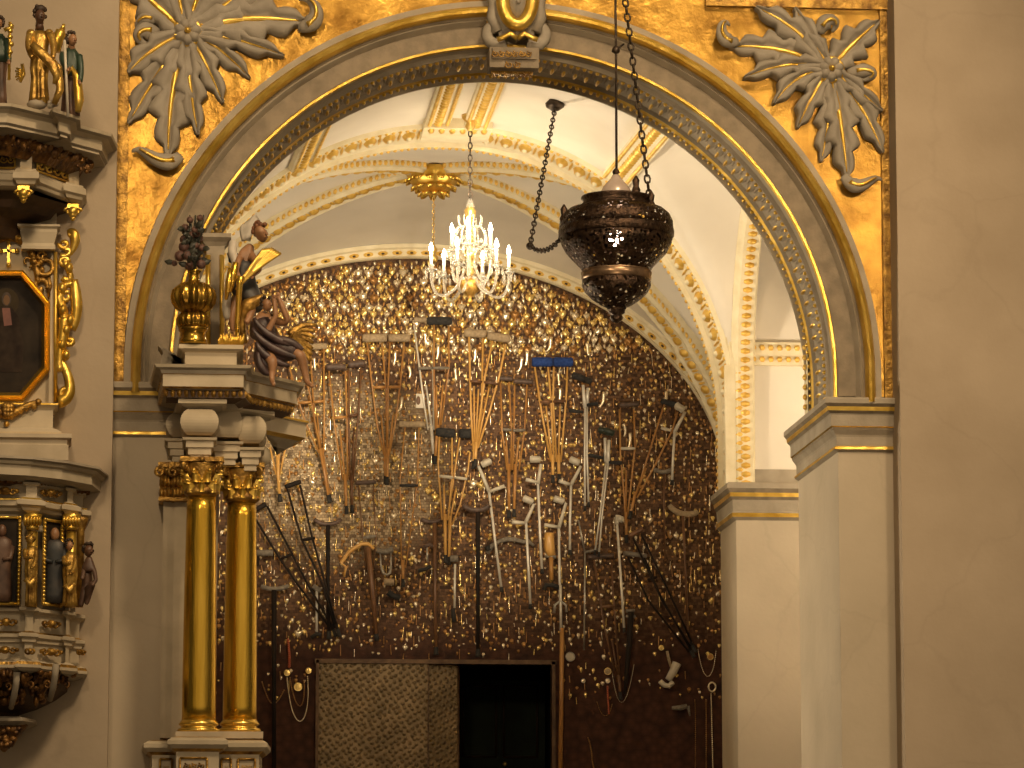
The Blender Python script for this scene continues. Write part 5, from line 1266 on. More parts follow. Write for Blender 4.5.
cr('brown crutch with dark leather pad hung highest of the dark-padded pair', [(347.5, 365), (365, 363)], 3.7, [[(348.5, 369), (349, 425), (350, 480)], [(361, 368), (358, 420), (353, 480)]], [(351.5, 474), (352, 510)], 'woodbrown', 'padbrown', ((349, 416.5), (358, 414.5)), inner=[[(354, 428), (352, 480)]])
cr('pale wooden crutch with fat tan pad beside the dark-padded pair', [(362.5, 338), (387, 338)], 4.2, [[(367, 343), (372, 385), (377, 425), (384, 455)], [(382, 343), (386, 390), (387, 455)]], [(385.5, 448), (385.5, 481)], 'woodorange', 'padtan', ((373, 387.5), (386, 387)), inner=[[(381, 415), (385, 455)]])
cr('pale wooden crutch with fat tan pad below the chandelier\'s edge', [(388.5, 338), (410, 338)], 4.0, [[(390, 343), (388, 386), (387.5, 455)], [(404, 343), (400, 386), (395, 425), (389, 455)]], [(388, 448), (387, 482)], 'woodorange', 'padtan', ((388, 387), (400, 387)), inner=[[(393, 415), (389, 455)]])
cr('wooden crutch with dark grey block pad hung below the chandelier', [(427, 321), (452, 321)], 4.2, [[(434, 325), (434, 390), (436, 432)], [(448.5, 326), (449, 366), (441, 425)]], [(437.5, 425), (435, 461)], 'woodorange', 'padblack', ((433, 368), (449, 368)), 'padgrey', inner=[[(436, 385), (437, 430)], [(443, 385), (439, 430)]])
cr('pale metal crutch behind the dark grey block pad', [(414, 320), (428, 320)], 2.6, [[(414, 325), (423, 396), (428, 430)], [(434, 322), (433, 372), (434, 430)]], [(431, 425), (434, 459)], 'alu', 'padtan', ((418, 368.5), (433, 368)), 'padgrey', inner=[[(426, 385), (432, 430)]])
cr('honey-coloured crutch with fat tan pad, upright one of the fanned pair', [(464, 333), (486, 334)], 4.2, [[(469, 337), (471, 412), (473.5, 450)], [(483, 338), (481.5, 412), (476, 450)]], [(474.8, 442), (473.5, 466)], 'woodlight', 'padtan', ((470, 381), (482, 382)), 'woodbrown', inner=[[(474, 386), (474.5, 448)], [(478.5, 389), (475.5, 448)]], rw=1.8)
cr('honey-coloured crutch with fat tan pad, tilted one of the fanned pair', [(487.5, 335.5), (510, 339)], 4.2, [[(492.5, 341), (485, 376), (476, 448)], [(505.7, 344), (500, 373), (489.5, 412), (478, 448)]], [(476.5, 442), (475, 464)], 'woodlight', 'padtan', ((484, 382), (498, 384)), 'woodbrown', inner=[[(489, 388), (477, 448)]], rw=1.8)
cr('pale wooden crutch with black foam pad and white grip above the single steel cane', [(435.5, 432), (455, 433.5)], 4.8, [[(439.6, 435), (438, 464), (442, 520)], [(452, 437), (452, 478), (448, 520)]], [(445, 514), (445.5, 560)], 'woodlight', 'padblack', ((439, 476), (453, 477.5)), 'plastic', inner=[[(444, 486), (444.5, 520)]])
cr('pale wooden crutch with black foam pad beside the fanned honey-coloured pair', [(458.5, 433.5), (472, 434)], 4.8, [[(460, 436), (454.7, 471), (447.5, 520)], [(470, 452), (468, 470), (460, 505), (452, 525)]], [(450, 516), (449, 562)], 'woodlight', 'padblack', ((454, 477.5), (467, 479)), 'plastic', inner=[[(456, 489), (450, 520)]])
cr('dark amber crutch with brown pad behind the fanned honey-coloured pair', [(497.6, 378), (513, 379)], 2.6, [[(500.5, 382), (502, 431), (507, 470)], [(509, 382), (511.5, 431), (511, 470)]], [(508.8, 464), (509, 515)], 'woodorange', 'padbrown', ((502.5, 429.5), (511.5, 430)), 'padgrey', inner=[[(506, 437), (508, 470)]])
cr('dark amber crutch with brown pad beside the blue-padded pair', [(513.5, 381), (533, 382)], 2.6, [[(514.6, 385), (514, 431), (512.5, 470)], [(527, 385), (524.5, 431), (519, 470)]], [(515.5, 464), (514, 514)], 'woodorange', 'padbrown', ((513, 430.5), (525, 430)), 'padgrey', inner=[[(519, 437), (515.5, 470)]])
cr('honey-coloured crutch with bright blue pad, nearer the chandelier', [(532, 362), (552.5, 362)], 4.8, [[(534.7, 367), (542, 415), (551, 462)], [(548, 367), (551, 400), (554, 462)]], [(552.5, 455), (553, 480)], 'woodlight', 'padblue', ((540, 402), (552, 401.5)), 'woodbrown', inner=[[(546, 406), (552, 462)]], rw=1.7)
cr('honey-coloured crutch with bright blue pad, nearer the black forearm crutches', [(553, 362), (573, 362)], 4.8, [[(553.8, 367), (553, 400), (556.5, 462)], [(567.5, 367), (566, 401), (560.7, 462)]], [(558.5, 455), (559, 479)], 'woodlight', 'padblue', ((553, 401.5), (566, 401)), 'woodbrown', inner=[[(560, 406), (558.5, 462)]], rw=1.7)
cr('brown crutch with worn dark pad and one pale rung near the votive wall\'s curved edge', [(618.7, 405), (639, 404)], 2.8, [[(619.5, 409), (620.5, 456), (624.5, 500), (625.5, 520)], [(633.7, 409), (635, 445), (630, 495), (627, 520)]], [(626, 512), (626.4, 540)], 'woodorange', 'padbrown', ((621, 448.5), (635, 448.5)), 'plastic', inner=[[(626, 470), (626, 516)]])
cr('tall reddish crutch leaning steeply under the curved edge, black pad', [(661, 401), (677, 405)], 3.0, [[(664.5, 404), (648, 456), (634, 500)], [(677.5, 412), (672, 431), (655, 465), (637, 498)]], [(635.5, 492), (632, 508), (630, 516)], 'woodorange', 'padblack', ((661, 428), (671, 430.5)), 'plastic', inner=[[(656, 439), (665, 442.5)], [(646, 468), (636, 494)]])
cr('dark crutch with upward-curved pad standing between the steel cane and the forearm crutches', [(463, 505), (470, 512), (483, 512), (489.5, 505)], 2.6, [], [(478, 512), (478, 582), (478, 654)], 'wooddark', 'padbrown', pw=3.0, nm='arm_rest_crutch')
cr('dark crutch with short curved pad under the small grey heart cluster', [(421, 519), (428, 523), (436, 523), (442, 519)], 2.2, [], [(434.7, 523), (435, 590), (436, 652)], 'woodbrown', 'padbrown', pw=2.8, nm='arm_rest_crutch')
cr('dark crutch with curved leather pad holding a silver heart', [(314, 519), (320, 526), (335, 526), (341.5, 519)], 2.2, [], [(328, 525), (328, 580), (329, 636)], 'wooddark', 'padbrown', pw=2.8, nm='arm_rest_crutch')
cr('black-posted crutch with pale curved pad low beside the gilded column', [(261, 586), (268, 590), (281, 590), (289, 585.5)], 2.2, [], [(274, 590), (274, 680), (274, 768)], 'wooddark', 'padgrey', pw=3.4, nm='arm_rest_crutch', tip=False)
cr('dark crutch with tan curved pad beside the far pier', [(669, 505), (676, 515), (690, 516), (698, 512)], 2.8, [], [(683, 515), (685, 560), (688, 630)], 'woodbrown', 'padtan', pw=1.8, nm='arm_rest_crutch', tip=False)
cr('thin brown crutch with grey crescent pad below the leaning reddish crutch', [(654, 469), (659, 473), (667, 473), (672, 469)], 2.2, [], [(664, 474), (664, 500), (665, 560)], 'woodbrown', 'padgrey', pw=1.5, nm='arm_rest_crutch', tip=False)
cr('black crutch slanting out from behind the gilded column, lower one of the slanting pair', [(252, 512), (266, 504)], 2.6, [[(256, 520), (280, 559), (298, 585), (330, 628)], [(267, 506), (292, 554), (308, 585), (333, 628)]], [(331, 624), (335, 634)], 'wooddark', 'wooddark', ((281, 559), (292, 554)), d=.08, rw=1.9)
cr('black crutch with squared pad, upper one of the slanting pair', [(285, 487), (301, 481.5)], 2.4, [[(287, 488), (302, 540), (323, 585), (335, 628)], [(300, 485), (312, 537), (325.6, 585), (337, 628)]], [(336, 624), (339, 634)], 'wooddark', 'wooddark', ((302, 540), (315, 538)), d=.15, rw=1.9)
cr('thin dark crutch with brown pad left of the pale slim crutch', [(355.5, 483), (376, 482)], 2.2, [[(358.4, 486), (363, 540), (367, 570)], [(373, 486), (376, 537), (373, 570)]], [(370, 562), (371, 600)], 'woodbrown', 'padbrown', ((363, 538), (376, 536)), 'padgrey', rw=1.1, pw=1.5, tip=False)
cr('slim pale crutch with tan pad and dark grip', [(399, 424), (425, 424.5)], 3.2, [[(405, 427), (400, 480), (401.5, 568)], [(419, 427), (417.5, 480), (405.5, 568)]], [(403, 560), (403, 584)], 'woodorange', 'padtan', ((399.5, 485.5), (418, 485.5)), 'padblack', rw=1.1, pw=2.2)
cr('small amber crutch with splayed top above the gilt capital', None, 0, [[(270, 447), (276, 475)], [(276, 443), (277.5, 475)], [(287, 440), (280, 475)]], [(278, 452), (278, 475), (280, 499)], 'woodlight', 'padtan', pw=2.6)
cr('brown crutch with flat dark pad beneath the paired silver forearm crutches', [(588, 557.5), (614, 555.5)], 2.6, [[(594, 560), (604, 625), (617, 682)], [(611, 560), (614, 606), (620, 682)]], [(618.5, 675), (620.5, 697)], 'woodbrown', 'padbrown', ((602, 607), (614.5, 606.5)), inner=[[(612, 640), (619, 682)]])
cr('black crutch slanting down to the far pier, its pad grey', [(623.5, 553), (647, 556)], 2.4, [[(628, 557), (648, 600), (689, 652)], [(644, 557), (660, 595), (691, 650)]], [(689, 648), (693, 655)], 'wooddark', 'padgrey', ((648, 580), (657, 577)), d=.08, rw=1.8)
cr('black crutch with tilted wooden pad slanting down to the far pier', [(629, 536), (643, 529)], 2.4, [[(633, 538), (662, 600), (690, 646)], [(641, 534), (668, 590), (693, 645)]], [(691, 642), (694.5, 650)], 'wooddark', 'woodbrown', d=.15, rw=1.8)
# forearm crutches
el = elbow
el('pale forearm crutch tilted left, beside the black foam pads', (486, 463), [(478.5, 466), (489, 491.6)], ((489.5, 491.6), (504.6, 486)), [(489, 491), (495, 540), (501.5, 589)], ca=-.45)
el('pale forearm crutch under the dark amber crutches\' tips', (528, 500), [(534, 504), (526, 522)], ((525, 523), (512, 522)), [(526, 521), (528, 560), (530.5, 606)], ca=.45)
el('pale forearm crutch left of the blue-padded crutches\' tips', (535, 459.5), [(541, 464), (538, 484)], ((538, 482.5), (526, 479.5)), [(538, 484), (540, 534), (542, 571)], ca=0)
el('pale forearm crutch right of the blue-padded crutches\' tips', (574.5, 461), [(581, 466), (571, 485)], ((570, 484.5), (559, 481)), [(571, 485), (570, 520), (570, 552)], ca=.4)
el('pale forearm crutch above the orange wooden foot', (558.8, 500), [(566, 503), (558.8, 528)], ((558, 527), (544.5, 525)), [(558.8, 527), (559.6, 575), (561, 625)], ca=.3)
el('pale forearm crutch hanging from the leaning reddish crutch\'s top', (679.5, 407.5), [(685, 412), (674.5, 432)], None, [(674.5, 432), (673, 458), (672, 482)], ca=.7)
el('silver forearm crutch with black cuff, longer of the two by the blue pads', (578, 377), [(583, 385), (585, 408)], ((583, 412), (569, 410.5)), [(585, 408), (584.7, 460), (585, 508)], cuffm='padblack', hm='padblack', cw=7, r=1.0)
el('silver forearm crutch with black cuff, shorter of the two by the blue pads', (586, 380), [(588, 388), (587, 404)], ((585, 405.5), (598, 403.5)), [(587, 404), (587, 455), (588.6, 504)], cuffm='padblack', hm='padblack', cw=6, r=1.0)
el('silver forearm crutch with dark green cuff, grip pointing to the blue-padded pair', (604, 431), [(605, 438), (606, 462)], ((603, 458), (589, 455)), [(606, 462), (600, 516), (595, 552)], cuffm='padgreen', hm='padblack', cw=6.5, r=.9)
el('silver forearm crutch with dark green cuff, grip pointing to the brown crutch', (609, 432), [(609, 440), (608, 464)], ((609, 462.5), (622, 463)), [(608, 464), (602, 516), (599, 554)], cuffm='padgreen', hm='padblack', cw=5.5, r=.9)
el('slim silver crutch with small forked white top', (620, 519), [(617, 515), (617, 524)], None, [(617, 522), (622, 595), (624.2, 630)], r=1.2, cw=3.4)
# canes and limbs
def cane(nm, label, segs, cat='cane', extra=None):
    d = depth_(); Y = Y2 - d; k = pm(Y); T = thing(nm, label, cat, P(*segs[-1][1][-1], Y), None)
    for part, pts, r, m in segs:
        b = MB(); b.tube([P(*q, Y) for q in pts], [x * k for x in r] if isinstance(r, (list, tuple)) else r * k, 8); b.build(part, [m], T)
    return T
cane('walking_cane', 'short white metal cane with a worn grey cap low on the slanting black crutches', [('cap', [(313, 586), (317, 589), (321, 591)], 2.6, 'padgrey'), ('shaft', [(316.8, 591), (316.7, 632)], 1.2, 'alu'), ('foot', [(311, 638), (317, 634), (321, 635)], 2.0, 'rubber')])
cane('walking_cane', 'single steel cane with grey head below the black foam pads', [('head', [(450, 559), (458, 558.5)], 3.4, 'padgrey'), ('shaft', [(455, 564), (454.6, 608)], 1.1, 'alu'), ('foot', [(453, 609), (454, 622)], 2.2, 'rubber')])
cane('walking_cane', 'crooked cane with pale branch-like handle and thick brown shaft', [('handle', [(344, 577), (346, 567), (341, 563), (349, 552), (361, 544), (368, 544), (374, 549)], [1.0, 1.4, 1.8, 2.0, 2.0, 2.0, 1.6], 'woodlight'), ('shaft', [(368, 547), (372, 585), (376.5, 638)], [3.0, 2.6, 2.0], 'woodbrown'), ('ferrule', [(376, 634), (377, 641)], 2.3, 'rubber')])
cane('walking_staff', 'long pale staff with hooked top beside the dark opening', [('hook', [(554, 613), (555, 605), (560, 601), (566, 605), (566.5, 612)], 1.3, 'steel'), ('upper_shaft', [(560.5, 585), (561, 632)], 1.3, 'alu'), ('shaft', [(562, 628), (561.5, 695), (560, 790)], 2.2, 'woodorange')])
cane('walking_cane', 'thin grey rod bent at the top beside the paired silver forearm crutches', [('handle', [(586, 552), (599, 549.5)], 1.3, 'padgrey'), ('upper_shaft', [(578.4, 520), (585, 553)], .8, 'steel'), ('shaft', [(585, 552), (584.6, 600), (584, 650)], .9, 'steel')])
cane('wooden_leg', 'orange wooden artificial leg ending in a dark shoe', [('socket', [(549, 533), (549, 538), (549.5, 549), (551, 556)], [4.5, 5.2, 5.6, 3.6], 'woodlight'), ('knee_joint', [(545, 556), (556, 557)], 1.6, 'steel'), ('shank', [(551, 557), (551.5, 580)], 2.2, 'woodorange'), ('shoe', [(560, 588), (552, 585), (546, 585), (544, 590)], 2.4, 'rubber')], 'artificial leg')
cane('leg_brace', 'leather and steel leg brace hung beside the crooked cane', [('thigh_band', [(377, 550), (385, 552), (393, 549)], 2.8, 'padgrey'), ('side_bar', [(380, 552), (381, 566), (385, 575)], .8, 'steel'), ('side_bar', [(391, 552), (391, 566), (388, 575)], .8, 'steel'), ('stirrup', [(381, 566), (383, 573), (387, 575), (390, 573), (391, 566)], 1.2, 'steel'), ('calf_band', [(384, 582), (394, 582)], 3.4, 'padtan'), ('shoe', [(388, 592), (393, 596), (400, 598)], 3.2, 'rubber')], 'leg brace')
cane('leg_brace', 'dark long leg brace with two pale straps near the slim silver crutch', [('upper_strap', [(626, 611), (635, 610.5)], 1.5, 'padgrey'), ('lower_strap', [(626, 616), (631, 618), (635.5, 616)], 1.5, 'padgrey'), ('leg_splint', [(631, 612), (629.5, 640), (627, 668), (625, 694)], [3.2, 3.0, 2.4, 1.6], 'wooddark')], 'leg brace')
cane('back_belt', 'grey orthopaedic belt arched over two pale forearm crutches', [('belt', [(487, 553), (492, 546), (500, 541), (508, 539), (516, 540), (524, 542), (528, 541), (534, 546)], [2.6, 2.4, 2.2, 2.6, 2.2, 2.0, 2.2, 1.4], 'padgrey'), ('buckle', [(487, 546), (489, 551)], 3.2, 'rubber')], 'belt')
cane('plaster_cast', 'pale plaster forearm cast with a ring-shaped cuff low on the wall', [('cast', [(677, 663), (673, 672), (668, 680)], [4.6, 4.0, 3.2], 'plastic'), ('cuff_ring', [(660, 681), (664, 685), (669, 686), (673, 682)], 2.6, 'plastic')], 'plaster cast')
cane('grey_armrest', 'stub of a grey padded arm rest beside the gilded column', [('pad', [(256, 553), (273, 553)], 3.2, 'padgrey'), ('pin', [(258, 556), (258, 566)], 1.2, 'wooddark')], 'arm rest')
cane('hand_brace', 'dark curved hand brace beside the black foam padded crutch', [('upper_cuff', [(424, 547), (430, 544.5), (433, 547)], 1.8, 'padbrown'), ('bar', [(427, 546), (427.5, 562)], .9, 'steel'), ('lower_cuff', [(418, 571), (426, 569), (431, 566)], 2.0, 'rubber')], 'brace')
cane('yellowed_bone_votive', 'yellowed crooked votive limb hanging above the plaster cast', [('limb', [(667, 651), (669, 660), (671, 667)], [1.4, 1.5, 1.2], 'padtan'), ('foot', [(671, 667), (673, 669)], 1.3, 'padtan')], 'votive limb')
cane('horn_votive', 'small pale carved votive low by the plaster cast', [('body', [(672, 708), (680, 708), (687, 706)], [1.8, 2.6, 2.2], 'padgrey'), ('tail', [(688, 706), (690, 716)], [1.6, .8], 'padgrey')], 'votive')

# ------------------------------------------------------------------ hearts and small votives
M['vgold'] = mat('votive_gold', (.82, .58, .18), (.95, .76, .34), metallic=.8, rough=.24, scale=9)
M['vsilver'] = mat('votive_silver', (.74, .62, .43), (.92, .82, .63), metallic=.8, rough=.24, scale=9)
M['vbronze'] = mat('votive_bronze', (.30, .15, .05), (.50, .28, .10), metallic=.75, rough=.35, scale=9)
def heart_mesh(name, m, flame=True):
    b = MB(); ol = []
    for i in range(16):
        t = 2 * PI * i / 16; x = math.sin(t) ** 3; z = (13 * math.cos(t) - 5 * math.cos(2 * t) - 2 * math.cos(3 * t) - math.cos(4 * t)) / 16
        ol.append((x * .5, z * .62))
    r0 = [b.vert((x, 0, z)) for x, z in ol]; r1 = [b.vert((x * .82, -.16, z * .82)) for x, z in ol]; r2 = [b.vert((x * .4, -.27, z * .4 + .02)) for x, z in ol]; c = b.vert((0, -.3, .02))
    n = 16
    for i in range(n):
        j = (i + 1) % n
        b.face((r0[j], r0[i], r1[i], r1[j])[::-1], 0); b.face((r1[j], r1[i], r2[i], r2[j])[::-1], 0); b.face((r2[j], r2[i], c)[::-1], 0)
    hv = b
    me = b.build(name, [m], loc=Vector((0, -50, 0)))
    if flame:
        f = MB(); f.tube([(0, -.1, .30), (0, -.12, .48), (.03, -.1, .66), (0, -.08, .8)], [.13, .16, .11, .02], 6)
        fo = f.build('flame', [m], me, loc=Vector((0, 0, 0)))
    return me
def inside(px, py, marg=.2):
    p = P(px, py, Y2); u = (p.x - CB.x) / (AB - marg); v = (p.z - CB.z) / (BB - marg)
    if v > 0 and u * u + v * v > 1: return False
    if abs(u) > 1: return False
    if DX0 - .06 < p.x < DX1 + .06 and p.z < DZ + .06: return False
    return True
rnd = random.Random(21)
protos = {}
for kname, m, lab in (('vgold', 'vgold', 'gold-coloured flaming heart votive in the packed rows under the vault'), ('vsilver', 'vsilver', 'silver-grey flaming heart votive in the packed rows under the vault'), ('vbronze', 'vbronze', 'brownish flaming heart votive in the packed rows under the vault')):
    o = heart_mesh('heart_votive', m); protos[kname] = o; tag(o, lab, 'votive heart', 'heart votives under the vault')
used = {k: False for k in protos}
def put(kname, px, py, s, rot, yaw=0.0, label=None, group=None):
    p = P(px, py, Y2); src = protos[kname]
    if not used[kname]: o = src; used[kname] = True
    else:
        o = src.copy(); COL.objects.link(o)
        for ch in src.children:
            c_ = ch.copy(); COL.objects.link(c_); c_.parent = o
    o.location = (p.x, Y2 - .012, p.z); o.scale = (s, s, s); o.rotation_euler = (rnd.uniform(-.15, .15), rot, yaw)
    if label: o['label'] = label
    if group: o['group'] = group
    return o
k2_ = pm(Y2)
spots = []
py = 255; row = 0
while py < 352:
    px = 262 + (row % 2) * 5.9
    while px < 708:
        x, y = px + rnd.gauss(0, 1.1), py + rnd.gauss(0, 1.3)
        if inside(x, y, .185): spots.append((x, y))
        px += 11.8
    py += 8.6; row += 1
rnd.shuffle(spots)
n_heart = 276
ind, rest = spots[:n_heart], spots[n_heart:]
hid = lambda x, y: (x < 316 and y > 312)          # behind the angels: left to the mass
for x, y in ind:
    if hid(x, y): rest.append((x, y)); continue
    r = rnd.random(); kn = 'vgold' if r < .50 else ('vsilver' if r < .88 else 'vbronze')
    put(kn, x, y, rnd.uniform(6.6, 9.4) * k2_, rnd.gauss(0, .10), rnd.gauss(0, .25))
# the large single hearts lower down
for x, y, s, kn, lab in ((312.5, 483, 9, 'vsilver', 'large silver heart above the black squared crutch pad'), (309, 497, 6.5, 'vsilver', 'silver heart hanging just under the large silver heart beside the slanting crutches'),
    (428, 491, 7.5, 'vgold', 'gold heart upper of two by the slim pale crutch\'s tip'), (435, 497, 8, 'vgold', 'gold heart lower of two by the slim pale crutch\'s tip'), (473.5, 484, 9, 'vsilver', 'silver heart right of the white crutch grip'), (481, 486, 9, 'vgold', 'gold heart under the white crutch grip\'s end'),
    (394.5, 459, 7.5, 'vgold', 'yellow heart beside the slim pale crutch\'s rail'), (375, 461, 8, 'vsilver', 'pale heart between tan-padded crutches and the thin dark crutch'), (368.5, 497, 8, 'vsilver', 'dull silver heart inside the thin dark crutch'), (394, 516, 8, 'vsilver', 'dull silver teardrop heart left of the slim pale crutch'),
    (336, 509, 6, 'vgold', 'gold heart hung above the curved leather pad'), (303, 609, 7, 'vgold', 'gold heart beside the short white cane'), (314.5, 557, 6.5, 'vgold', 'gold heart inside the slanting black crutch\'s rails'), (463, 536, 6.5, 'vgold', 'gold heart between the honey crutches and the dark curved-pad crutch'),
    (462, 591, 6, 'vgold', 'gold heart right of the single steel cane'), (405, 648, 6, 'vsilver', 'pale double-lobed heart just above the tooled door'), (539, 612.5, 6.5, 'vgold', 'gold heart above the dark opening left of the long staff'), (650, 520, 7, 'vsilver', 'large pale heart right of the brown crutch\'s tip'), (676, 536, 6, 'vsilver', 'pale heart under the tan curved pad'), (298, 634, 8.5, 'vsilver', 'pale square-lobed heart low beside the black posted crutch')):
    put(kn, x, y, s * k2_, rnd.gauss(0, .08), rnd.gauss(0, .2), lab, 'single hearts between the crutches')
# the countless rest: one mass of little plaques, beads and hearts
b = MB()
def bit(x, y, w, h, mi):
    p = P(x, y, Y2); o = Vector((p.x, Y2 - .004, p.z)); a = rnd.gauss(0, .15)
    U = Vector((math.cos(a), 0, math.sin(a))); V = Vector((-math.sin(a), 0, math.cos(a))); Nn = Vector((rnd.gauss(0, .25), -1, rnd.gauss(0, .25))).normalized()
    w *= k2_; h *= k2_
    ol = ((0, -1), (.75, -.2), (1, .45), (.45, .9), (-.45, .9), (-1, .45), (-.75, -.2))
    ids = [b.vert(o + U * (w * q) + V * (h * r_)) for q, r_ in ol]; top = [b.vert(o + U * (w * q * .55) + V * (h * r_ * .55) + Nn * (w * .55)) for q, r_ in ol]; c = b.vert(o + Nn * (w * .8))
    n = len(ol)
    for i in range(n):
        j = (i + 1) % n; b.face((ids[i], ids[j], top[j], top[i]), mi); b.face((top[i], top[j], c), mi)
def strand(x, y, L, mi):
    p0 = P(x, y, Y2 - .012); p1 = P(x + rnd.gauss(0, .5), y + L, Y2 - .012); b.tube([p0, p1], .5 * k2_, 4, mi, caps=False)
for x, y in rest: bit(x, y, rnd.uniform(2.6, 3.6), rnd.uniform(3.6, 4.8), rnd.choice((0, 0, 1, 2)))
y = 250
while y < 352:
    x = 112 + rnd.uniform(0, 5)
    while x < 706:
        if inside(x, y, .15): bit(x + rnd.gauss(0, .8), y + rnd.gauss(0, 1), rnd.uniform(1.0, 2.0), rnd.uniform(1.8, 3.6), rnd.choice((0, 0, 1, 2, 2, 1)))
        x += 5.4
    y += 4.6
y = 350
while y < 700:
    dens = 1.0 if y < 480 else (.85 if y < 600 else (.62 if y < 648 else .16))
    x = 108 + rnd.uniform(0, 4)
    while x < 722:
        dd = dens * (1.0 if x < 610 else .9) * (.75 if y > 600 and x > 640 else 1)
        if rnd.random() < dd and inside(x, y, .06):
            r = rnd.random()
            if r < .52: bit(x + rnd.gauss(0, 1.2), y + rnd.gauss(0, 1.2), rnd.uniform(.9, 1.7), rnd.uniform(1.1, 2.2), rnd.choice((0, 1, 1, 2, 2, 2)))
            elif r < .74: bit(x + rnd.gauss(0, 1.2), y + rnd.gauss(0, 1.2), rnd.uniform(1.6, 2.5), rnd.uniform(2.0, 3.2), rnd.choice((0, 0, 1, 2)))
            elif r < .90: strand(x, y, rnd.uniform(4, 12), rnd.choice((1, 2, 2, 0)))
        x += 5.0
    y += 4.4
b.build('votive_offerings', ['vgold', 'vsilver', 'vbronze'], label='countless little gold and silver votives covering the brown wall', cat='votives', kind='stuff')
# votive limbs: little silver legs and arms
LIMBS = [(412, 372, 'bent'), (401, 405, 'boot'), (521, 365, 'boot'), (527, 358, 'leg'), (550, 345, 'boot'), (395, 358, 'leg'), (438, 352, 'leg'), (475, 355, 'leg'), (425, 340, 'arm'), (558, 380, 'arm'), (587, 350, 'arm'), (627, 430, 'bent'), (630, 440, 'leg'), (603, 400, 'boot'), (560, 395, 'leg'), (314, 365, 'arm'), (455, 375, 'arm'), (666, 398, 'leg')]
names = {'bent': 'bent silver leg votive', 'boot': 'silver boot votive', 'leg': 'straight silver leg votive', 'arm': 'slim silver arm votive'}
where = ['beside the pale metal crutch\'s grip', 'above the small framed picture', 'left of the blue pads', 'just above the boot votive left of the blue pads', 'right above the blue pads', 'inside the fat tan-padded pale crutch', 'under the dark grey block pad', 'inside the upright honey-coloured crutch', 'behind the pale metal crutch', 'under the blue pad inside the rails', 'above the black cuffs', 'inside the brown crutch near the curved edge', 'below the bent leg inside the brown crutch', 'above the dark green cuffs', 'between the blue-padded rails', 'inside the crutch beyond the angel\'s foot', 'right of the dark grey block pad crutch', 'over the leaning reddish crutch']
for (x, y, t), wh in zip(LIMBS, where):
    Y = Y2 - .03; k = k2_; shape = {'bent': [(-4, -6), (0, 0), (-3, 7)], 'boot': [(1, -8), (0, 0), (1, 5), (-5, 7)], 'leg': [(0, -7), (.6, 0), (0, 6), (-2, 7.5)], 'arm': [(0, -7), (.5, 0), (1.5, 6)]}[t]
    b = MB(); b.tube(bez([P(x + q, y + r_, Y) for q, r_ in shape], 8), [(2.2 - 1.0 * i / 8) * k for i in range(9)], 7)
    b.build('limb_votive', ['vsilver'], label=names[t] + ' ' + wh, cat='votive limb', group='silver limb votives')
# framed photograph, watches, medals, necklaces
T = thing('framed_picture', 'tiny pale framed picture with an oval, pinned among the silver tags', 'picture', P(420.5, 410, Y2 - .03), None)
b = MB(); p0, p1 = P(416, 408, Y2 - .03), P(421.5, 394, Y2 - .02); b.box((p0.x, Y2 - .035, p0.z), (p1.x + .03, Y2 - .005, p1.z)); b.build('mount', ['plastic'], T)
b = MB(); b.dome(P(418.3, 400.5, Y2 - .036), VX, VZ, OUT, .022, .045, .006, 0, 12); b.build('oval', ['woodbrown'], T)
def disc(nm, label, x, y, r, m, ring=None, cat='medal', gr=None):
    k = k2_; T = thing(nm, label, cat, P(x, y + r, Y2 - .02), gr); c = P(x, y, Y2 - .004)
    b = MB(); b.lathe(c, [(r * k, 0), (r * k, .02), (r * k * .9, .028), (r * k * .2, .03)], 18, axis='Y', smooth=False); b.build('face', [m], T)
    b = MB(); b.tube([c + OUT * .026 + Vector((math.cos(a), 0, math.sin(a))) * r * k * .92 for a in [2 * PI * i / 18 for i in range(19)]], .14 * r * k, 6); b.build('rim', [ring or m], T)
disc('pocket_watch', 'large round white watch face right of the dark opening', 570, 657, 4.6, 'plastic', 'steel', 'watch'); disc('medal', 'round tan medal above the small ring, left of the brown crutch\'s tip', 607.5, 671.5, 3.6, 'padtan', 'vgold'); disc('medal', 'small silver ring medal below the round tan medal', 607.5, 681, 2.5, 'vsilver', 'steel'); disc('medal', 'small pale ring medal below the white watch', 583, 681, 2.1, 'vsilver', 'steel'); disc('medal', 'yellow shield-like medal beside the red coral strings', 287, 673, 3.2, 'vgold', 'vgold'); disc('medal', 'gold oval medal near the tooled door\'s corner', 308.5, 671, 3.0, 'vgold', 'vgold'); disc('medal', 'dull gold medal above the silver ring by the far pier', 710, 657, 3.2, 'vbronze', 'vgold')
disc('medal', 'orange-gold square medal above the plaster cast', 661, 648, 2.8, 'vgold', 'vgold')
M['coral'] = mat('red_coral', (.30, .055, .02), (.42, .10, .04), rough=.4, scale=20)
def beads(nm, label, pts, r, m, cat='necklace', step=2.0, gr=None):
    b = MB(); c = bez([P(x, y, Y2 - .02) for x, y in pts], 24); L = sum((a - d).length for a, d in zip(c, c[1:]))
    b.tube(c, r * .35 * k2_, 4)
    fr_ = [(q, VX, VZ) for q in c]
    for (o, U, V, Tn) in at_len(fr_, step * k2_): b.ball(o, r * k2_, n=6, m=4)
    return b.build(nm, [m], label=label, cat=cat, group=gr)
beads('coral_necklace', 'red coral strings hanging left of the tooled door', [(288, 640), (290, 655), (289, 668)], 1.5, 'coral'); beads('coral_necklace', 'short red coral strand under the small silver ring medal', [(607.5, 687), (608, 700), (609, 714)], 1.2, 'coral')
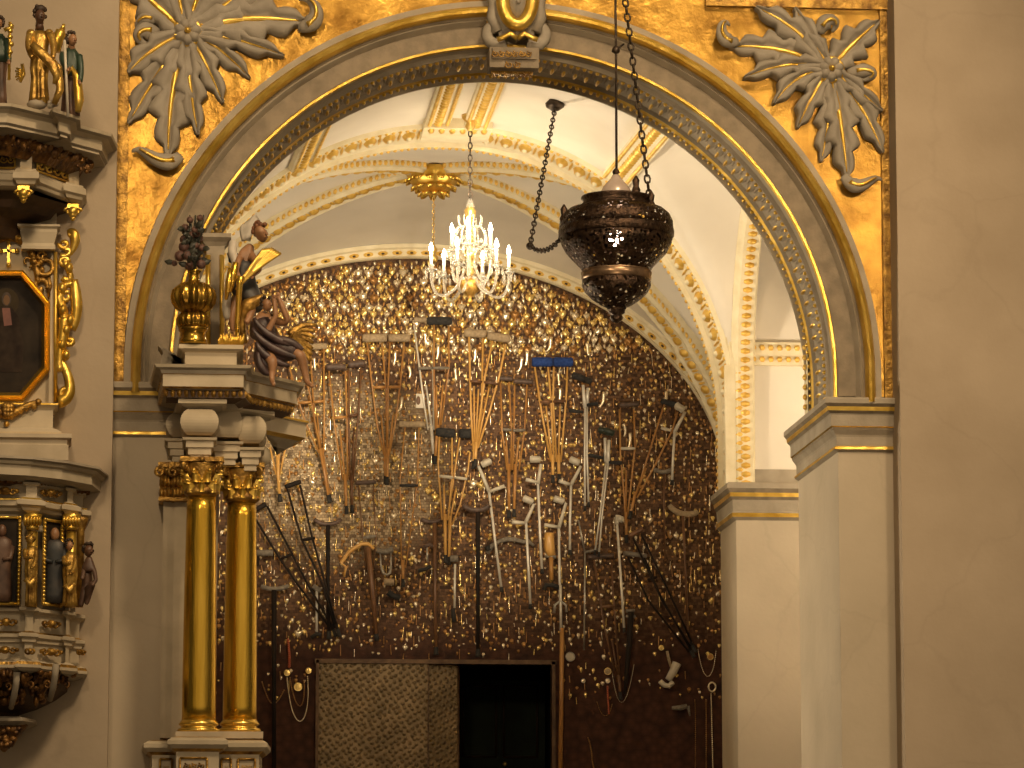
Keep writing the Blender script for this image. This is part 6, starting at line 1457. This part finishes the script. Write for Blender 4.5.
beads('bead_necklace', 'outer looped bead chain left of the tooled door', [(287, 678), (292, 742), (312, 730), (307.5, 676)], .9, 'vsilver'); beads('bead_necklace', 'inner looped bead chain left of the tooled door', [(290, 678), (296, 718), (306, 712), (304, 680)], .8, 'vbronze')
disc('heart_medal', 'shield medal framed by the looped bead chains', 298, 687, 4.2, 'vgold', 'vgold', 'medal')
beads('bead_necklace', 'long fine chain looping round the brown crutch\'s tip', [(612, 672), (618, 715), (626, 712), (634, 665)], .6, 'vsilver'); beads('bead_necklace', 'looped chain by the dull gold medal near the far pier', [(698, 650), (704, 690), (714, 680), (716, 650)], .7, 'vsilver')
beads('rosary', 'longest pale rosary strand beside the far pier', [(711, 694), (712, 730), (713, 775)], 1.0, 'vsilver'); beads('rosary', 'second pale rosary strand from the far pier', [(706, 700), (706.5, 735), (706, 775)], .8, 'vbronze'); beads('rosary', 'third and thinnest rosary strand from the far pier', [(695, 700), (696, 735), (695, 775)], .6, 'vbronze')
T = thing('silver_ring', 'large silver ring hanging at the far pier\'s edge', 'ring', P(712, 693, Y2 - .03), None)
b = MB(); b.tube([P(712 + 3.6 * math.cos(a), 687 - 4.6 * math.sin(a), Y2 - .03) for a in [2 * PI * i / 20 for i in range(21)]], 1.1 * k2_, 7); b.build('hoop', ['vsilver'], T)
b = MB(); b.ball(P(708.5, 687, Y2 - .03), 1.5 * k2_, n=7, m=5); b.build('stone', ['vsilver'], T)
beads('bead_necklace', 'tangled bead strands low under the white watch', [(588, 738), (594, 752), (590, 768), (598, 776)], .9, 'vbronze'); beads('bead_necklace', 'thin looped chain below the small pale ring medal', [(597, 702), (602, 722), (610, 718), (612, 704)], .5, 'vbronze')
beads('bead_necklace', 'crossed dark bead strands beside the gilded column', [(262, 682), (268, 700), (272, 716), (284, 690)], .8, 'vbronze')
# ------------------------------------------------------------------ chandelier
M['crystal'] = bpy.data.materials.new('chandelier_glass'); M['crystal'].use_nodes = True
g = M['crystal'].node_tree.nodes['Principled BSDF']; g.inputs['Base Color'].default_value = (.93, .90, .82, 1); g.inputs['Roughness'].default_value = .12; g.inputs['Transmission Weight'].default_value = .88; g.inputs['IOR'].default_value = 1.45
nz_ = M['crystal'].node_tree.nodes.new('ShaderNodeTexNoise'); nz_.inputs['Scale'].default_value = 60
bp_ = M['crystal'].node_tree.nodes.new('ShaderNodeBump'); bp_.inputs['Strength'].default_value = .2; M['crystal'].node_tree.links.new(nz_.outputs['Fac'], bp_.inputs['Height']); M['crystal'].node_tree.links.new(bp_.outputs['Normal'], g.inputs['Normal'])
M['bulb'] = emit('lit_candle_bulb', (1.0, .84, .58), 40)
M['candle'] = mat('cream_candle_sleeve', (.75, .70, .58), (.85, .80, .68), rough=.5)
M['iron'] = mat('dark_iron', (.03, .022, .016), (.07, .05, .035), metallic=.7, rough=.45, scale=20)
YH = 31.2; kh = pm(YH)
c0 = P(470, 285, YH)
T = thing('chandelier', 'glass chandelier with lit candle bulbs hanging in front of the votive wall', 'chandelier', P(470, 300, YH), None)
def hz(py): return P(470, py, YH).z
X, YY = c0.x, YH
b = MB(); b.lathe(Vector((X, YY, 0)), [(.010, hz(304)), (.025, hz(301)), (.012, hz(298)), (.035, hz(295)), (.075, hz(291)), (.088, hz(286)), (.08, hz(281)), (.03, hz(279)), (.018, hz(277))], 20); b.build('bowl', ['golddark'], T)
b = MB(); b.lathe(Vector((X, YY, 0)), [(.016, hz(279)), (.04, hz(272)), (.02, hz(266)), (.035, hz(258)), (.05, hz(252)), (.02, hz(247)), (.03, hz(240)), (.018, hz(234)), (.03, hz(229)), (.016, hz(222)), (.045, hz(216)), (.05, hz(211)), (.03, hz(207)), (.01, hz(204))], 16); b.build('stem', ['brass'], T)
def arm(a, R, ya, yc, n, nm):
    d = Vector((math.cos(a), math.sin(a), 0)); o = Vector((X, YY, 0))
    pts = bez([o + d * .03 + VZ * hz(ya), o + d * R * .25 + VZ * (hz(ya) - .02), o + d * R * .55 + VZ * (hz(ya) - .25), o + d * R * 1.05 + VZ * (hz(ya) - .24), o + d * R * 1.02 + VZ * hz(yc)], 14)
    b = MB(); b.tube(pts, .013, 8); A_ = b.build('arm', ['crystal'], T)
    tip = o + d * R * 1.02 + VZ * hz(yc)
    b = MB(); b.lathe(tip, [(.012, -.01), (.05, .0), (.055, .012), (.02, .014), (.022, .05), (.014, .055)], 14); b.build('drip_pan', ['crystal'], A_)
    b = MB(); b.tube([tip + VZ * .04, tip + VZ * .155], .014, 8); b.build('candle_sleeve', ['candle'], A_)
    b = MB(); b.lathe(tip + VZ * .155, [(.006, 0), (.017, .018), (.019, .035), (.012, .06), (.003, .085)], 10); b.build('bulb', ['bulb'], A_)
    b = MB()
    for j in range(5):
        q = tip + Vector((math.cos(j * 1.256), math.sin(j * 1.256), 0)) * .05
        b.lathe(q - VZ * .075, [(.001, 0), (.012, .02), (.009, .05), (.002, .07)], 6)
    b.build('glass_drop', ['crystal'], A_)
    light('candle_light', 'POINT', tip + VZ * .20, 6.5, (1.0, .78, .5), .03)
for i in range(6): arm(2 * PI * i / 6 + .12, .325, 277, 272, 7, 'lower')
for i in range(3): arm(2 * PI * i / 3 + .35, .185, 262, 249, 4, 'upper')
b = MB()
for i in range(8):
    a = 2 * PI * i / 8 + .2; d = Vector((math.cos(a), math.sin(a), 0)); o = Vector((X, YY, 0))
    b.tube(bez([o + d * .02 + VZ * hz(228), o + d * .14 + VZ * hz(220), o + d * .20 + VZ * hz(246), o + d * .08 + VZ * hz(250)], 10), .009, 6)
    b.tube(bez([o + d * .02 + VZ * hz(232), o + d * .12 + VZ * hz(228), o + d * .10 + VZ * hz(216)], 8), .007, 6)
b.build('glass_scroll', ['crystal'], T)
b = MB()
for i in range(14):
    a = 2 * PI * i / 14; d = Vector((math.cos(a), math.sin(a), 0)); o = Vector((X, YY, 0))
    for j in range(9):
        t = j / 8; q = o + d * (.05 + .13 * math.sin(PI * t)) + VZ * (hz(236) * (1 - t) + hz(268) * t); b.ball(q, .009, n=6, m=4)
b.build('glass_garland', ['crystal'], T)
b = MB(); b.lathe(Vector((X, YY, 0)), [(.015, hz(216)), (.03, hz(213)), (.034, hz(206)), (.02, hz(200)), (.01, hz(198))], 14, ridge=7, amp=.15); b.build('glass_crown', ['crystal'], T)
def link_chain(p0, p1, pitch, r, sag=0.0):
    b = MB(); p0, p1 = Vector(p0), Vector(p1); n = max(2, int((p1 - p0).length / pitch))
    pts = [p0.lerp(p1, i / n) - VZ * (sag * 4 * (i / n) * (1 - i / n)) for i in range(n + 1)]
    for i in range(n):
        a, c = pts[i], pts[i + 1]; t = (c - a).normalized(); m_ = (a + c) / 2; L = (c - a).length * .62
        u = t.cross(VY).normalized() if i % 2 else t.cross(t.cross(VY)).normalized()
        b.tube([m_ + t * (L * math.sin(q)) + u * (r * 2.6 * math.cos(q)) for q in [2 * PI * j / 8 for j in range(9)]], r, 5, caps=False)
    return b
zc = C1.z + R1
top = Vector((X, YH, z_bay1(X, YH)))
b = link_chain((X, YH, hz(204)), tuple(top - VZ * .08), .05, .006); b.build('chain', ['iron'], T)
b = MB(); b.lathe(top, [(.02, -.14), (.045, -.10), (.03, -.07), (.07, -.03), (.075, .0)], 14); b.build('ceiling_hook', ['brass'], T)

# gilt boss of the far bay with its own slim hanging rod
T = thing('vault_boss', 'gilded leafy boss where the diagonal ribs cross', 'ceiling boss', Vector((CB.x, yc, CB.z + BB + DOME - .12)), None)
cz_ = CB.z + BB + DOME - .10; o = Vector((CB.x, yc, cz_))
b = MB(); b.lathe(o, [(.05, -.16), (.12, -.13), (.20, -.06), (.24, .02), (.24, .08)], 24, ridge=8, amp=.08); b.build('disc', ['gold'], T)
b = MB()
for ring, (n, r, z) in enumerate(((14, .23, -.01), (12, .17, -.08), (8, .10, -.14))):
    for i in range(n):
        a = 2 * PI * (i + .5 * ring) / n; d = Vector((math.cos(a), math.sin(a), 0)); q = o + d * r + VZ * z
        b.dome(q, Vector((-d.y, d.x, 0)), (d - VZ * .5).normalized(), (d * .5 - VZ).normalized(), .045, .06, .05, 0, 7)
b.build('leaf', ['goldbright'], T)
T = thing('hanging_lamp_rod', 'slim rod with a small brass crown hanging from the gilded boss', 'lamp rod', o + VZ * -.9, None)
b = link_chain(tuple(o - VZ * .16), tuple(o - VZ * .62), .03, .0045); b.build('chain', ['brass'], T)
b = MB(); b.lathe(o - VZ * .76, [(.01, -.06), (.035, -.04), (.05, 0), (.02, .03), (.04, .07), (.012, .12), (.008, .16)], 12); b.build('crown', ['brass'], T)

# ------------------------------------------------------------------ pierced oriental lantern in the nave
YO = 26.0; ko = pm(YO)
def pierced():
    m = mat('pierced_dark_bronze', (.028, .018, .012), (.085, .05, .03), metallic=.85, rough=.32, scale=18, bump=.5, bscale=55)
    nt = m.node_tree; N = nt.nodes; L = nt.links; b = N['Principled BSDF']; out = N['Material Output']
    tc = N.new('ShaderNodeTexCoord'); vo = N.new('ShaderNodeTexVoronoi'); vo.inputs['Scale'].default_value = 34; L.new(tc.outputs['Object'], vo.inputs['Vector'])
    cr_ = N.new('ShaderNodeValToRGB'); cr_.color_ramp.elements[0].position = .33; cr_.color_ramp.elements[1].position = .37; cr_.color_ramp.elements[0].color = (1, 1, 1, 1); cr_.color_ramp.elements[1].color = (0, 0, 0, 1)
    L.new(vo.outputs['Distance'], cr_.inputs['Fac'])
    tr = N.new('ShaderNodeBsdfTransparent'); mx = N.new('ShaderNodeMixShader')
    L.new(cr_.outputs['Color'], mx.inputs['Fac']); L.new(b.outputs['BSDF'], mx.inputs[1]); L.new(tr.outputs['BSDF'], mx.inputs[2]); L.new(mx.outputs['Shader'], out.inputs['Surface']); return m
M['pierced'] = pierced()
M['darkbronze'] = mat('dark_bronze', (.03, .019, .013), (.09, .055, .034), metallic=.85, rough=.33, scale=18, bump=.6, bscale=50)
M['paleglass'] = mat('frosted_dome', (.50, .40, .34), (.62, .52, .45), metallic=.3, rough=.25, scale=8)
XO = 616.3
def oz(py): return P(XO, py, YO).z
oc = Vector((P(XO, 250, YO).x, YO, 0))
T = thing('pierced_lantern', 'dark pierced bronze lantern hanging on chains before the arch', 'lantern', Vector((oc.x, YO, oz(325))), None)
pr_ = lambda rows: [(r * ko, oz(y)) for r, y in rows]
b = MB(); b.lathe(oc, pr_([(33, 273), (37, 267), (44, 260), (50.5, 253), (55, 245), (57, 238)]), 64); b.build('upper_bowl', ['pierced'], T)
b = MB(); b.lathe(oc, pr_([(56, 238), (58, 236.5), (58.4, 232), (57.5, 229), (56.5, 228)]), 64); b.build('rim', ['darkbronze'], T)
b = MB(); b.lathe(oc, pr_([(57.5, 228.5), (57, 222), (54, 215), (48, 210), (36, 206)]), 64); b.build('shoulder', ['pierced'], T)
b = MB(); b.lathe(oc, pr_([(36, 208), (37, 206), (34, 204), (33, 201), (35.5, 199), (35, 197), (24, 195), (15, 194)]), 48); b.build('collar', ['darkbronze'], T)
b = MB(); b.lathe(oc, pr_([(16, 196.5), (15.5, 192), (13, 187), (8.5, 182), (5, 178), (3.6, 175)]), 32); b.build('dome', ['paleglass'], T)
b = MB(); b.lathe(oc, pr_([(3.8, 176), (3, 174), (4, 172.5), (3.2, 170.5), (1.2, 168.5)]), 16); b.build('knob', ['darkbronze'], T)
b = MB(); b.lathe(oc, pr_([(33, 273.5), (35, 272), (34, 270), (33, 269.5), (33, 276), (35, 278)][:4] + [(32, 268)])[::-1], 48)
b.lathe(oc, pr_([(32, 281), (35, 279), (34.5, 276), (35.5, 273), (33, 272)]), 48, ridge=24, amp=.015); b.build('ring_band', [mat('worn_bright_bronze', (.20, .13, .08), (.34, .23, .14), metallic=.8, rough=.3, scale=20)], T)
b = MB(); b.lathe(oc, pr_([(9, 308), (16, 305), (25, 299), (31.5, 292.5), (34.8, 286), (34.5, 281), (32, 279.5)]), 56); b.build('lower_bowl', ['pierced'], T)
b = MB(); b.lathe(oc, pr_([(1, 323), (5, 321), (7, 318), (5.5, 315), (8.5, 313), (8.5, 310), (10, 308.5)]), 24); b.build('finial', ['darkbronze'], T)
for nm, x, y, d in (('chain_lug', 636, 193, .0), ('chain_lug', 564, 222, .05), ('chain_lug', 651, 208, .1)):
    b = MB(); q = P(x, y, YO - d); b.lathe(q, [(.03, -.05), (.022, -.01), (.032, .02), (.02, .05), (.026, .09), (.006, .125)], 12); b.build(nm, ['darkbronze'], T)
b = MB(); b.ball(P(XO, 238, YO), .06, n=12, m=8); b.build('lamp_bulb', [emit('lantern_lamp', (1.0, .72, .55), 30)], T)
light('lantern_light', 'POINT', P(XO, 226, YO), 6, (1, .75, .55), .05)
b = MB(); b.tube([P(616.5, 171, YO), P(616, 50, YO), P(615, -40, YO)], .009, 6); b.ball(P(616, 50, YO), .03, n=8, m=5); b.tube([P(612, 52, YO), P(624, 44, YO)], .008, 5); b.build('suspension_rod', ['iron'], T)
b = link_chain(P(650.5, 205, YO - .1), P(621.5, -30, YO - .1), .052, .0075); b.build('chain', ['iron'], T)
dp = on_bay1(555, 101)
DT = thing('chain_rose', 'small round ceiling rose on the vault with a chain hooked to the lantern', 'ceiling rose', dp - VZ * .1, None)
b = MB(); b.lathe(dp - VZ * .02, [(.03, -.06), (.075, -.03), (.08, 0), (.05, .03), (.01, .12)], 20); b.build('rose', ['iron'], DT)
pm_ = P(530, 246, 27.4)
b = link_chain(dp - VZ * .06, pm_, .085, .0065); b2_ = link_chain(pm_, P(561, 238, YO), .075, .0065, .06); 
off_ = len(b.v); b.v += b2_.v; b.f += [tuple(i + off_ for i in f) for f in b2_.f]; b.m += b2_.m; b.s += b2_.s
b.ball(pm_, .03, n=8, m=5); b.build('chain', ['iron'], DT)
# ------------------------------------------------------------------ light
WARM = (1.0, .72, .42); WARM2 = (1.0, .80, .54)
# nave: spot lamps high in front of the wall, trained on its upper part, plus a low fill
light('nave_lamp', 'SPOT', (-1.2, 16.2, 9.5), 1500, WARM, .45, (1.2, 27, 7.2), .98, 1.0)
light('nave_lamp.001', 'SPOT', (6.9, 17.5, 8.3), 1080, WARM, .45, (5.4, 27, 5.3), 1.1, 1.0)
light('nave_lamp.003', 'SPOT', (4.9, 16.8, 15.6), 4700, WARM, .9, (1.6, 27, 6.0), 1.0, 1.0)
light('soffit_fill', 'SPOT', (XC + .1, 19.5, 1.9), 420, WARM, .3, (XC, 27.5, 7.9), .80, 1.0)  # low unseen fill added to brighten the arch soffit
# cornice lamps behind the front arch, then added fills out of view
for s in (-1, 1):
    light('cornice_lamp', 'SPOT', (C1.x + s * 2.55, YA + .35, ZSP + .30), 80, WARM2, .12, (C1.x - s * .3, Y1 - .6, C1.z + R1), 1.55, .8)
    light('pier_fill', 'SPOT', (CB.x + s * 2.75, Y1B + .3, ZS1 + .2), 240, WARM2, .12, (CB.x - s * .3, yc + .4, CB.z + BB), 2.2, .7)  # unseen fill added to lift the second bay's vault
light('bay_fill', 'SPOT', (C1.x - 2.22, YB + .45, 4.8), 620, WARM2, .25, (xj, YB - .5, 4.9), 1.62, .5)  # added fill, out of view, brightening the right reveal and far pier
light('bay_fill.001', 'SPOT', (C1.x - 2.22, YB + .5, 5.1), 700, WARM2, .2, (xp - .5, Y1 - 1.0, C1.z + 1.5), .95, .8)  # second added fill, for the right side of the vault
light('aisle_fill', 'POINT', (xj + 1.5, YB + 1.0, 5.6), 190, WARM2, .3)  # unseen fill added to brighten the aisle panels
light('votive_fill', 'SPOT', (XC + .2, YA + .15, C0.z + 306 * kF + .12), 3200, WARM2, .10, (CB.x - .2, Y2, CB.z + .75), .52, 1.0)  # unseen spot added behind the keystone to brighten the votive wall
w = bpy.data.worlds.new('world'); SC.world = w; w.use_nodes = True
bg = w.node_tree.nodes['Background']; bg.inputs['Color'].default_value = (1.0, .74, .46, 1)
# the lit nave lies in front of the wall: glow from that side, darkness elsewhere
wn, wl = w.node_tree.nodes, w.node_tree.links
tcw = wn.new('ShaderNodeTexCoord'); dt = wn.new('ShaderNodeVectorMath'); dt.operation = 'DOT_PRODUCT'; dt.inputs[1].default_value = (.10, -.90, .42)
wl.new(tcw.outputs['Generated'], dt.inputs[0])
mr = wn.new('ShaderNodeMapRange'); mr.interpolation_type = 'SMOOTHSTEP'; mr.inputs['From Min'].default_value = .45; mr.inputs['From Max'].default_value = 1.0; mr.inputs['To Min'].default_value = .035; mr.inputs['To Max'].default_value = .42
wl.new(dt.outputs['Value'], mr.inputs['Value']); wl.new(mr.outputs['Result'], bg.inputs['Strength'])
SC.view_settings.view_transform = 'Standard'; SC.view_settings.look = 'None'; SC.view_settings.gamma = 1.0
SC.view_settings.exposure = 0.0
SC.view_settings.use_curve_mapping = False
